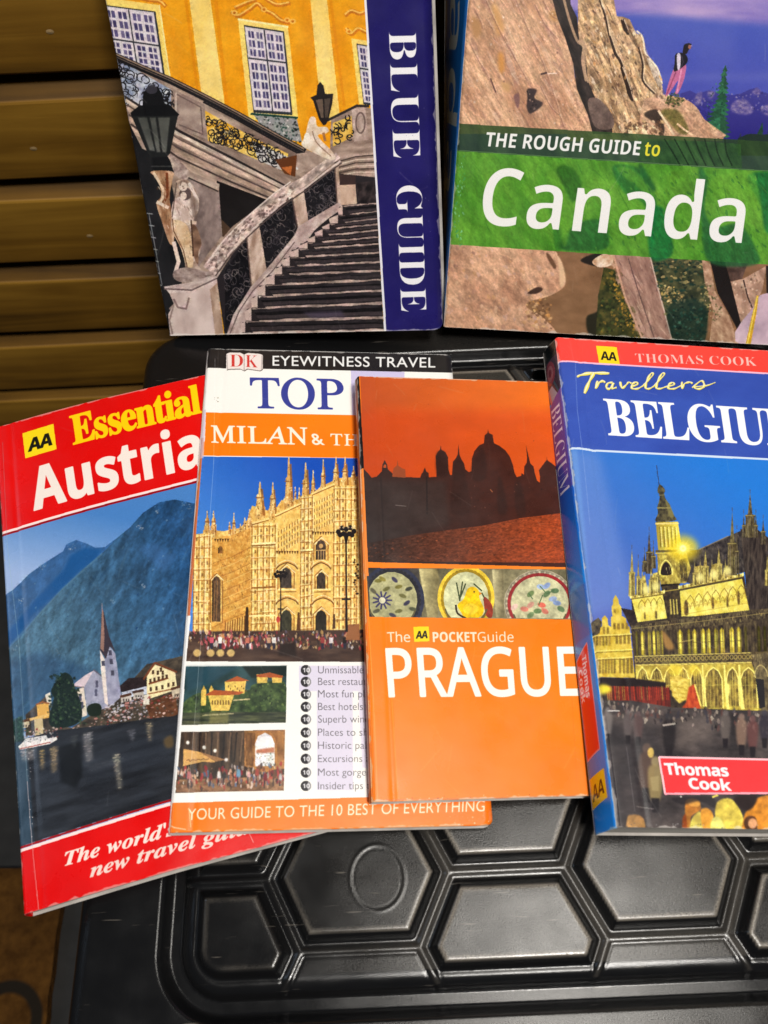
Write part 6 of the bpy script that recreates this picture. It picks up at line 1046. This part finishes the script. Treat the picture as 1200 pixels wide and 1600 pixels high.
def rug():
    m, n, l, p = new_mat('brown_carpet')
    tc = N(n, 'ShaderNodeTexCoord'); nz = N(n, 'ShaderNodeTexNoise'); nz.inputs['Scale'].default_value = 160; nz.inputs['Detail'].default_value = 6
    n2 = N(n, 'ShaderNodeTexNoise'); n2.inputs['Scale'].default_value = 22
    rp = N(n, 'ShaderNodeValToRGB'); e = rp.color_ramp.elements; e[0].position = .3; e[0].color = (.045, .018, .003, 1); e[1].position = .7; e[1].color = (.095, .041, .0075, 1)
    rp2 = N(n, 'ShaderNodeValToRGB'); e = rp2.color_ramp.elements; e[0].position = .3; e[0].color = (.62, .6, .6, 1); e[1].position = .7; e[1].color = (1, 1, 1, 1)
    m1 = N(n, 'ShaderNodeMix', data_type='RGBA', blend_type='MULTIPLY'); m1.inputs[0].default_value = 1
    l.new(tc.outputs['Object'], nz.inputs[0]); l.new(tc.outputs['Object'], n2.inputs[0]); l.new(nz.outputs[0], rp.inputs[0]); l.new(n2.outputs[0], rp2.inputs[0]); l.new(rp.outputs[0], m1.inputs[6]); l.new(rp2.outputs[0], m1.inputs[7])
    prev = m1.outputs[2]
    for (cx, cy, r) in ((-.2365, -.0125, .0185), (-.33, .02, .03), (-.262, -.085, .024)):      # woven dark loops
        d = N(n, 'ShaderNodeVectorMath', operation='DISTANCE'); d.inputs[1].default_value = (cx, cy, FZ + .008); l.new(tc.outputs['Object'], d.inputs[0])
        s_ = N(n, 'ShaderNodeMath', operation='SUBTRACT'); s_.inputs[1].default_value = r; l.new(d.outputs['Value'], s_.inputs[0])
        ab = N(n, 'ShaderNodeMath', operation='ABSOLUTE'); l.new(s_.outputs[0], ab.inputs[0])
        mr = N(n, 'ShaderNodeMapRange'); mr.inputs['From Min'].default_value = .0025; mr.inputs['From Max'].default_value = .0045; mr.inputs['To Min'].default_value = 1; mr.inputs['To Max'].default_value = 0; l.new(ab.outputs[0], mr.inputs[0])
        mx = N(n, 'ShaderNodeMix', data_type='RGBA'); mx.inputs[7].default_value = (.012, .009, .006, 1); l.new(mr.outputs[0], mx.inputs[0]); l.new(prev, mx.inputs[6]); prev = mx.outputs[2]
    l.new(prev, p.inputs['Base Color']); p.inputs['Roughness'].default_value = .95; p.inputs['Specular IOR Level'].default_value = .1
    bp = N(n, 'ShaderNodeBump'); bp.inputs['Strength'].default_value = .8; bp.inputs['Distance'].default_value = .002; l.new(nz.outputs[0], bp.inputs['Height']); l.new(bp.outputs[0], p.inputs['Normal'])
    rg = random.Random(3); ring = [(-.62, -.5)]
    for k in range(50): ring.append((-.2125 + rg.uniform(-.0016, .0016), -.5 + .57 * k / 49))
    for k in range(1, 40): ring.append((-.2125 - .41 * k / 39, .0715 + rg.uniform(-.0012, .0012)))
    k = len(ring); V = [(x, y, FZ + .008) for x, y in ring] + [(x, y, FZ + .0005) for x, y in ring]
    F = [tuple(range(k))] + [(i, i + k, (i + 1) % k + k, (i + 1) % k) for i in range(k)]
    tag(mesh_obj('rug', V, F, m), 'worn brown carpet with black looped pattern on the floor beside the box', 'rug')
rug()

# ------------------------------------------------------------------ black storage box with a moulded honeycomb lid
def rrect(x, y, x0, x1, y0, y1, r):
    cx, cy = (x0 + x1) / 2, (y0 + y1) / 2; qx = np.abs(x - cx) - ((x1 - x0) / 2 - r); qy = np.abs(y - cy) - ((y1 - y0) / 2 - r)
    return np.hypot(np.maximum(qx, 0), np.maximum(qy, 0)) + np.minimum(np.maximum(qx, qy), 0) - r
def sst(a, b, x): t = np.clip((x - a) / (b - a), 0, 1); return t * t * (3 - 2 * t)

def plastic_mat():
    m, n, l, p = new_mat('black_plastic')
    tc = N(n, 'ShaderNodeTexCoord'); nz = N(n, 'ShaderNodeTexNoise'); nz.inputs['Scale'].default_value = 900; nz.inputs['Detail'].default_value = 4
    n2 = N(n, 'ShaderNodeTexNoise'); n2.inputs['Scale'].default_value = 26; n2.inputs['Detail'].default_value = 2
    sc = N(n, 'ShaderNodeTexNoise'); sc.inputs['Scale'].default_value = 1; sc.inputs['Detail'].default_value = 2
    mp = N(n, 'ShaderNodeMapping'); mp.inputs['Scale'].default_value = (60, 900, 60); mp.inputs['Rotation'].default_value = (0, 0, .7); l.new(tc.outputs['Object'], mp.inputs[0]); l.new(mp.outputs[0], sc.inputs[0])
    at = N(n, 'ShaderNodeAttribute', attribute_name='dust')
    thr = N(n, 'ShaderNodeMapRange'); thr.inputs['From Min'].default_value = .30; thr.inputs['From Max'].default_value = .62; l.new(nz.outputs[0], thr.inputs[0])
    mul = N(n, 'ShaderNodeMath', operation='MULTIPLY'); l.new(at.outputs['Fac'], mul.inputs[0]); l.new(thr.outputs[0], mul.inputs[1])
    scr = N(n, 'ShaderNodeMapRange'); scr.inputs['From Min'].default_value = .70; scr.inputs['From Max'].default_value = .76; scr.inputs['To Max'].default_value = .25; l.new(sc.outputs[0], scr.inputs[0])
    add = N(n, 'ShaderNodeMath', operation='ADD', use_clamp=True); l.new(mul.outputs[0], add.inputs[0]); l.new(scr.outputs[0], add.inputs[1])
    mx = N(n, 'ShaderNodeMix', data_type='RGBA'); mx.inputs[6].default_value = (.0055, .0055, .006, 1); mx.inputs[7].default_value = (.34, .30, .25, 1); l.new(add.outputs[0], mx.inputs[0]); l.new(mx.outputs[2], p.inputs['Base Color'])
    rr = N(n, 'ShaderNodeMapRange'); rr.inputs['From Min'].default_value = .3; rr.inputs['From Max'].default_value = .7; rr.inputs['To Min'].default_value = .14; rr.inputs['To Max'].default_value = .25; l.new(n2.outputs[0], rr.inputs[0]); l.new(rr.outputs[0], p.inputs['Roughness'])
    bp = N(n, 'ShaderNodeBump'); bp.inputs['Strength'].default_value = .10; bp.inputs['Distance'].default_value = .0004; l.new(nz.outputs[0], bp.inputs['Height']); l.new(bp.outputs[0], p.inputs['Normal'])
    p.inputs['Specular IOR Level'].default_value = .5
    return m

def storage_box():
    root = empty('storage_box', (.0525, .11, FZ))
    tag(root, 'black plastic storage box with a honeycomb lid under the four lower books', 'storage box')
    pm = plastic_mat()
    xs = np.concatenate([np.arange(-102.5, 116, .55), np.arange(116, 209, 2.2)]); ys = np.concatenate([np.arange(-36, -14, 1.2), np.arange(-14, 66, .5), np.arange(66, 196, 2.2), np.arange(196, 257, .7)])
    x, y = np.meshgrid(xs, ys)
    d = rrect(x, y, -100, 206, -34, 252, 19)
    dp = -rrect(x, y, -67.5, 172, -3.2, 228, 14)
    e = np.full(x.shape, -50.0); ep = e.copy()
    for i in range(-2, 4):
        for j in range(-2, 8):
            for cx, cy in ((-12.9 + 92.2 * i, 29.2 + 41.2 * j), (33.2 + 92.2 * i, 8.6 + 41.2 * j)):
                dx, dy = np.abs(x - cx), np.abs(y - cy); a = np.minimum(20.6 - dy, (28.1 * 20.6 - 20.6 * dx - 10.3 * dy) / 23.03); e = np.maximum(e, a)
                if cy > 5: ep = np.maximum(ep, a)
    ee = np.maximum(e, 0); e2 = np.minimum(np.maximum(ep, 0), dp - 3.0)
    nz = fbm(x, y, 30, 24, 0, 3, 3)
    pan = .36 * (1 - sst(.35, 1.1, ee)) - .22 * np.exp(-((ee - 1.3) / .3) ** 2) - .45 * np.exp(-((e2 - 2.2) / .7) ** 2) + 3.4 * sst(1.9, 5.3, e2) + .16 * nz * sst(5, 6, e2)
    ring = np.hypot((x + 6.9) / 8.2, (y - 28.1) / 9.3); pan += .14 * np.exp(-((ring - 1) / .045) ** 2) - .10 * np.exp(-((ring - .93) / .03) ** 2)
    k = np.clip(dp / 6.0, 0, 1); pan -= 5.4 * (1 - np.sqrt(1 - (1 - k) ** 2))
    marg = -.9 + .1 * nz - 4.3 * sst(-7.0, -3.6, dp)
    h = np.where(dp > 0, pan, marg)
    k = np.clip(-d / 5, 0, 1); h = h - 5 * (1 - np.sqrt(1 - (1 - k) ** 2))
    eps = .05; gx = (rrect(x + eps, y, -100, 206, -34, 252, 19) - d) / eps; gy = (rrect(x, y + eps, -100, 206, -34, 252, 19) - d) / eps
    o_ = d > 0; xx = np.where(o_, x - d * gx, x); yy = np.where(o_, y - d * gy, y); h = np.where(o_, -17.0, h)
    dust = (1.0 * sst(4.5, 5.1, e2) * (1 - sst(5.2, 6.6, e2)) + .10 * sst(5, 7, e2) * np.clip(.6 + nz * .6, 0, 1) + .07 * (dp < -6) * sst(-20, 60, x) + .13 * (1 - sst(1.6, 2.6, e2)) * (dp > 6) * sst(-60, 20, x))
    dust = dust * np.clip(.10 + .90 * sst(-45, 25, x) + .35 * fbm(x, y, 14, 14, 0, 9, 3), 0, 1.3) + .10 * np.exp(-(ee / .6) ** 2) * (dp > 2) * sst(-60, 20, x)
    nx, ny = len(xs), len(ys); F = grid_faces(nx, ny); od = (d > 1.2).ravel(); F = F[~od[F].all(1)]
    V = np.stack([xx.ravel(), yy.ravel(), h.ravel()], 1) / 1000 - np.array([.0525, .11, FZ])
    me = bpy.data.meshes.new('lid'); me.vertices.add(len(V)); me.vertices.foreach_set('co', V.astype(np.float32).ravel())
    me.loops.add(F.size); me.loops.foreach_set('vertex_index', F.astype(np.int32).ravel()); me.polygons.add(len(F)); me.polygons.foreach_set('loop_start', np.arange(0, F.size, 4, dtype=np.int32)); me.polygons.foreach_set('loop_total', np.full(len(F), 4, dtype=np.int32))
    me.update(calc_edges=True); me.validate(); me.polygons.foreach_set('use_smooth', np.ones(len(me.polygons), dtype=bool)); me.materials.append(pm)
    at = me.attributes.new('dust', 'FLOAT', 'POINT'); at.data.foreach_set('value', np.clip(dust, 0, 1).astype(np.float32).ravel())
    lid = bpy.data.objects.new('lid', me); COL.objects.link(lid); lid.parent = root
    # tapering body under the lid, hollow rim lip
    def loop(x0, x1, y0, y1, r, z):
        o = []
        for cx, cy, a0 in ((x1 - r, y1 - r, 0), (x0 + r, y1 - r, 90), (x0 + r, y0 + r, 180), (x1 - r, y0 + r, 270)):
            for t in range(9): a = math.radians(a0 + t * 11.25); o.append(((cx + r * math.cos(a)) / 1000 - .0525, (cy + r * math.sin(a)) / 1000 - .11, z / 1000 - FZ))
        return o
    L = [loop(-96, 202, -30, 248, 16, -9), loop(-96, 202, -30, 248, 16, -30), loop(-92, 198, -26, 244, 15, -31), loop(-84, 190, -18, 236, 14, -150), loop(-76, 182, -10, 228, 14, -290), loop(-73, 179, -7, 225, 12, FZ * 1000 + 1)]
    V = [v for q in L for v in q]; k = 36; F = []
    for a in range(len(L) - 1):
        for i in range(k): F.append((a * k + i, (a + 1) * k + i, (a + 1) * k + (i + 1) % k, a * k + (i + 1) % k))
    F.append(tuple(range((len(L) - 1) * k, len(L) * k))[::-1])
    mesh_obj('body', V, F, pm, root, smooth=False)
storage_box()

# ------------------------------------------------------------------ guidebooks
PAPER, _n, _l, _p = new_mat('page_paper')
_tc = N(_n, 'ShaderNodeTexCoord'); _mp = N(_n, 'ShaderNodeMapping'); _mp.inputs['Scale'].default_value = (30, 30, 5200); _nz = N(_n, 'ShaderNodeTexNoise'); _nz.inputs['Scale'].default_value = 1; _nz.inputs['Detail'].default_value = 2
_rp = N(_n, 'ShaderNodeValToRGB'); _rp.color_ramp.elements[0].position = .35; _rp.color_ramp.elements[0].color = (.24, .22, .19, 1); _rp.color_ramp.elements[1].position = .65; _rp.color_ramp.elements[1].color = (.58, .55, .50, 1)
_l.new(_tc.outputs['Object'], _mp.inputs[0]); _l.new(_mp.outputs[0], _nz.inputs[0]); _l.new(_nz.outputs[0], _rp.inputs[0]); _l.new(_rp.outputs[0], _p.inputs['Base Color']); _p.inputs['Roughness'].default_value = .85; _p.inputs['Specular IOR Level'].default_value = .2
EDGE = plain('cut_card_edge', (.42, .39, .36), .7, .3)

def print_mat(name, img, rough=.30, wave=.12):
    """a laminated card cover printed with the artwork"""
    m, n, l, p = new_mat(name)
    uv = N(n, 'ShaderNodeUVMap', uv_map='UVMap'); im = N(n, 'ShaderNodeTexImage', image=img, interpolation='Linear', extension='EXTEND'); l.new(uv.outputs[0], im.inputs[0])
    l.new(im.outputs[0], p.inputs['Base Color'])
    tc = N(n, 'ShaderNodeTexCoord'); nz = N(n, 'ShaderNodeTexNoise'); nz.inputs['Scale'].default_value = 38; nz.inputs['Detail'].default_value = 2; l.new(tc.outputs['Object'], nz.inputs[0])
    n2 = N(n, 'ShaderNodeTexNoise'); n2.inputs['Scale'].default_value = 1400; n2.inputs['Detail'].default_value = 3; l.new(tc.outputs['Object'], n2.inputs[0])
    b1 = N(n, 'ShaderNodeBump'); b1.inputs['Strength'].default_value = wave; b1.inputs['Distance'].default_value = .004; l.new(nz.outputs[0], b1.inputs['Height'])
    b2 = N(n, 'ShaderNodeBump'); b2.inputs['Strength'].default_value = .12; b2.inputs['Distance'].default_value = .0001; l.new(n2.outputs[0], b2.inputs['Height']); l.new(b1.outputs[0], b2.inputs['Normal']); l.new(b2.outputs[0], p.inputs['Normal'])
    n3 = N(n, 'ShaderNodeTexNoise'); n3.inputs['Scale'].default_value = 70; n3.inputs['Detail'].default_value = 5; l.new(tc.outputs['Object'], n3.inputs[0])
    rr = N(n, 'ShaderNodeMapRange'); rr.inputs['From Min'].default_value = .3; rr.inputs['From Max'].default_value = .7; rr.inputs['To Min'].default_value = rough - .06; rr.inputs['To Max'].default_value = rough + .10; l.new(n3.outputs[0], rr.inputs[0]); l.new(rr.outputs[0], p.inputs['Roughness'])
    p.inputs['Specular IOR Level'].default_value = .5
    return m

def make_book(label, M, t, w, h, front, spine, back, T=(.008, .008, .008), du=(0, 0), bend=None, rc=0.0006, r=.0012, crease=.008, dep=.0003, bulge=.0006):
    """parts in the book's own axes: u from the spine, v from the foot, z up out of the cover"""
    Tb, Tt, Tf = T; bend = bend or (lambda u, v: 0 * u)
    tm = lambda v: Tb + (Tt - Tb) * v / h
    M = np.array(M); base = np.array(t) + M @ np.array([0, 0, -Tb])
    root = empty('guidebook'); root.matrix_world = Matrix(((*M[0], base[0]), (*M[1], base[1]), (*M[2], base[2]), (0, 0, 0, 1)))
    tag(root, label, 'book', 'travel guidebooks')
    us = np.unique(np.concatenate([np.linspace(0, r, 6), np.linspace(r, crease - .002, 5), np.linspace(crease - .002, crease + .002, 9), np.linspace(crease + .002, w, 34)])); vsn = np.unique(np.concatenate([np.linspace(0, rc, 6), np.linspace(rc, h - rc, 46), np.linspace(h - rc, h, 6)]))
    def clampu(u, v, ww):
        e = np.maximum(np.maximum(rc - v, v - (h - rc)), 0); lim = ww - (rc - np.sqrt(np.maximum(rc * rc - e * e, 0))); return u * (lim / ww)
    def S(u, v):
        k = np.clip(u / r, 0, 1); z = -r * (1 - np.sqrt(1 - (1 - k) ** 2)) - dep * np.exp(-((u - crease) / .0009) ** 2) + bend(u, v)
        return np.stack([u + .0 * v, v, z + Tb], -1)
    def K(u, v):
        f = u / w; return np.stack([u + (du[0] + (du[1] - du[0]) * v / h) * (1 - f), v, Tb - (tm(v) * (1 - f) + Tf * f) + bend(u, v)], -1)
    def sheet(name, fn, thick, mat, parent, uvfl=False):
        U, V_ = np.meshgrid(us, vsn); Uc = clampu(U, V_, w)
        A = fn(Uc, V_).reshape(-1, 3); B = A + np.array([0, 0, thick]); n = len(A); nu, nv = len(us), len(vsn)
        F = [grid_faces(nu, nv, 0, thick > 0), grid_faces(nu, nv, n, thick < 0)]
        top = [i for i in range(nu)] + [j * nu + nu - 1 for j in range(1, nv)] + [(nv - 1) * nu + i for i in range(nu - 2, -1, -1)] + [j * nu for j in range(nv - 2, 0, -1)]
        rim = [(top[i], top[(i + 1) % len(top)], top[(i + 1) % len(top)] + n, top[i] + n) for i in range(len(top))]
        uv = np.stack([Uc.ravel() / w, V_.ravel() / h], 1); uv = np.vstack([uv, uv])
        Fs = [tuple(f) for q in F for f in q] + rim
        o = mesh_obj(name, np.vstack([A, B]), Fs, mat, parent, True, uv); o.data.materials.append(EDGE)
        mi = np.zeros(len(Fs), dtype=np.int32); mi[len(Fs) - len(rim):] = 1; ng = len(F[0]); mi[ng:2 * ng] = 1; o.data.polygons.foreach_set('material_index', mi)
        sm = np.ones(len(Fs), dtype=bool); sm[len(Fs) - len(rim):] = False; o.data.polygons.foreach_set('use_smooth', sm)
        return o
    sheet('front_cover', S, -.00035, front, root)
    sheet('back_cover', K, .00035, back, root)
    # spine: a strip wrapped from the front cover's edge to the back cover's
    ns = 9; ss = np.linspace(0, 1, ns); SS, VV = np.meshgrid(ss, np.linspace(0, h, 24)); P0 = S(np.zeros_like(VV), VV); P1 = K(np.zeros_like(VV), VV)
    P = P0 * (1 - SS[..., None]) + P1 * SS[..., None]; P[..., 0] -= bulge * np.sin(np.pi * SS); Q = P + np.array([.0004, 0, 0])
    n = P.size // 3; F = [tuple(f) for f in grid_faces(ns, 24, 0, True)] + [tuple(f) for f in grid_faces(ns, 24, n)]
    bo = [i for i in range(ns)] + [j * ns + ns - 1 for j in range(1, 24)] + [23 * ns + i for i in range(ns - 2, -1, -1)] + [j * ns for j in range(22, 0, -1)]
    F += [(bo[i], bo[(i + 1) % len(bo)], bo[(i + 1) % len(bo)] + n, bo[i] + n) for i in range(len(bo))]
    uv = np.stack([1 - SS.ravel(), VV.ravel() / h], 1)
    mesh_obj('spine', np.vstack([P.reshape(-1, 3), Q.reshape(-1, 3)]), F, spine, root, True, np.vstack([uv, uv]))
    # page block, a little smaller than the covers
    pu = np.linspace(.0007, w - .0007, 26); pv = np.linspace(.0007, h - .0007, 26); nl = 7
    V, F = [], []
    ring_i = [(i, 0) for i in range(26)] + [(25, j) for j in range(1, 26)] + [(i, 25) for i in range(24, -1, -1)] + [(0, j) for j in range(24, 0, -1)]
    rg = random.Random(len(label))
    for a in range(nl):
        f = a / (nl - 1); off = rg.uniform(0, .0004)
        for (i, j) in ring_i:
            uu, v_ = np.array(pu[i]), np.array(pv[j]); uc = clampu(uu, v_, w - .0007); s_ = S(np.maximum(uc, r), v_); k_ = K(uc, v_); s_[2] -= .0004; k_[2] += .0004
            p_ = s_ * (1 - f) + k_ * f
            if i == 25: p_[0] -= off
            if j == 0: p_[1] += off * .6
            V.append(p_)
    k = len(ring_i)
    for a in range(nl - 1): F += [(a * k + i, (a + 1) * k + i, (a + 1) * k + (i + 1) % k, a * k + (i + 1) % k) for i in range(k)]
    mesh_obj('page_block', V, F, PAPER, root, False)
    return root

def solid_print(name, col, rough=.3):
    m = plain(name, np.array(srgb(col)[:3]), rough, .5); return m

c_ = [(97.5, -340.9), (660.7, -413.4), (692.2, 515.2), (264.0, 524.6)]
make_book('guidebook with yellow palace stairway photo and navy side band, leaning against the slatted wall',
          [[0.98657, -0.0281, -0.16092], [-0.12087, 0.53711, -0.83481], [0.10989, 0.84304, 0.5265]], (-0.08868, 0.24626, 0.00285), .1175, .185,
          print_mat('stairway_cover', art_stairway(c_), .30, .06), solid_print('navy_card', (27, 22, 88)), solid_print('navy_card_back', (27, 22, 88)), T=(.013, .013, .013), rc=.0035, crease=.007, dep=.00015)
c_ = [(770.2, -507.2), (1541.4, -481.5), (1247.7, 541.6), (693.4, 510.7)]
make_book('thick Canada guidebook with green title band across a mountain cliff photo',
          [[0.994, 0.07716, -0.07755], [-0.10664, 0.52512, -0.84432], [-0.02442, 0.84752, 0.5302]], (0.02802, 0.23674, 0.012), .145, .20,
          print_mat('cliff_cover', art_cliff(c_), .30, .06), print_mat('cliff_spine', art_cliff_spine(), .34, .04), solid_print('blue_card', (0, 92, 170)), T=(.026, .028, .024), du=(-.0005, -.0135), crease=.007, dep=.0002)
c_ = [(-4, 667), (438.5, 559.3), (624.0, 1260.6), (34.0, 1431)]
make_book('red Austria guidebook with lakeside church photo, overhanging the box edge',
          [[0.97534, -0.22027, -0.01393], [0.22032, 0.97542, 0.00244], [0.01305, -0.00545, 0.9999]], (-0.1124, 0.02154, 0.01251), .115, .181,
          print_mat('lake_cover', art_lake(c_), .27, .10), solid_print('red_card', (205, 8, 8)), solid_print('red_card_back', (205, 8, 8)), T=(.0075, .0075, .0040), crease=.0062, dep=.0002,
          bend=lambda u, v: -.0028 * np.maximum(0, (.05 - u) / .05) ** 2 - .115 * np.maximum(0, u - .048 - .20 * v))
c_ = [(324.6, 544.5), (704.5, 554.0), (770.2, 1289.9), (264.0, 1301.6)]
make_book('white and orange Milan guidebook with gold cathedral photo, lying on the red book',
          [[0.9948, 0.0045, 0.10171], [-0.00429, 0.99999, -0.00228], [-0.10171, 0.00183, 0.99481]], (-0.06819, 0.04131, 0.01948), .098, .183,
          print_mat('cathedral_cover', art_cathedral(c_), .30, .08), solid_print('white_card', (225, 222, 220)), solid_print('white_card_back', (225, 222, 220)), T=(.0054, .0054, .0050), rc=.002, crease=.0068, dep=.0002)
c_ = [(558.0, 587.5), (857.0, 596.6), (955.8, 1242.6), (581.3, 1253.1)]
make_book('slim orange Prague guidebook with dark skyline at sunset and three painted plates',
          [[0.99143, -0.00357, 0.13061], [0.00848, 0.99928, -0.03708], [-0.13038, 0.03787, 0.99074]], (-0.0074, 0.04748, 0.0205), .075, .155,
          print_mat('sunset_cover', art_sunset(c_), .29, .09), solid_print('dark_orange_card', (150, 70, 20)), solid_print('orange_card_back', (240, 120, 20)), T=(.0050, .0055, .0045), crease=.0066, dep=.0002)
c_ = [(868.5, 526.9), (1345.2, 556.9), (1602.7, 1302.1), (965.6, 1292.3)]
make_book('blue Belgium guidebook with red top strip and floodlit guildhall photo, at the front right',
          [[0.9927, 0.03716, 0.11476], [-0.03852, 0.99921, 0.00969], [-0.11431, -0.01404, 0.99335]], (0.06305, 0.0363, 0.028), .125, .1815,
          print_mat('guildhall_cover', art_guildhall(c_), .28, .07), print_mat('guildhall_spine', art_guildhall_spine(), .20, .02), solid_print('blue_card_back', (0, 80, 160)), T=(.0150, .0100, .0095), du=(-.0022, -.0025), crease=.0085, dep=.00025, bulge=.0004)
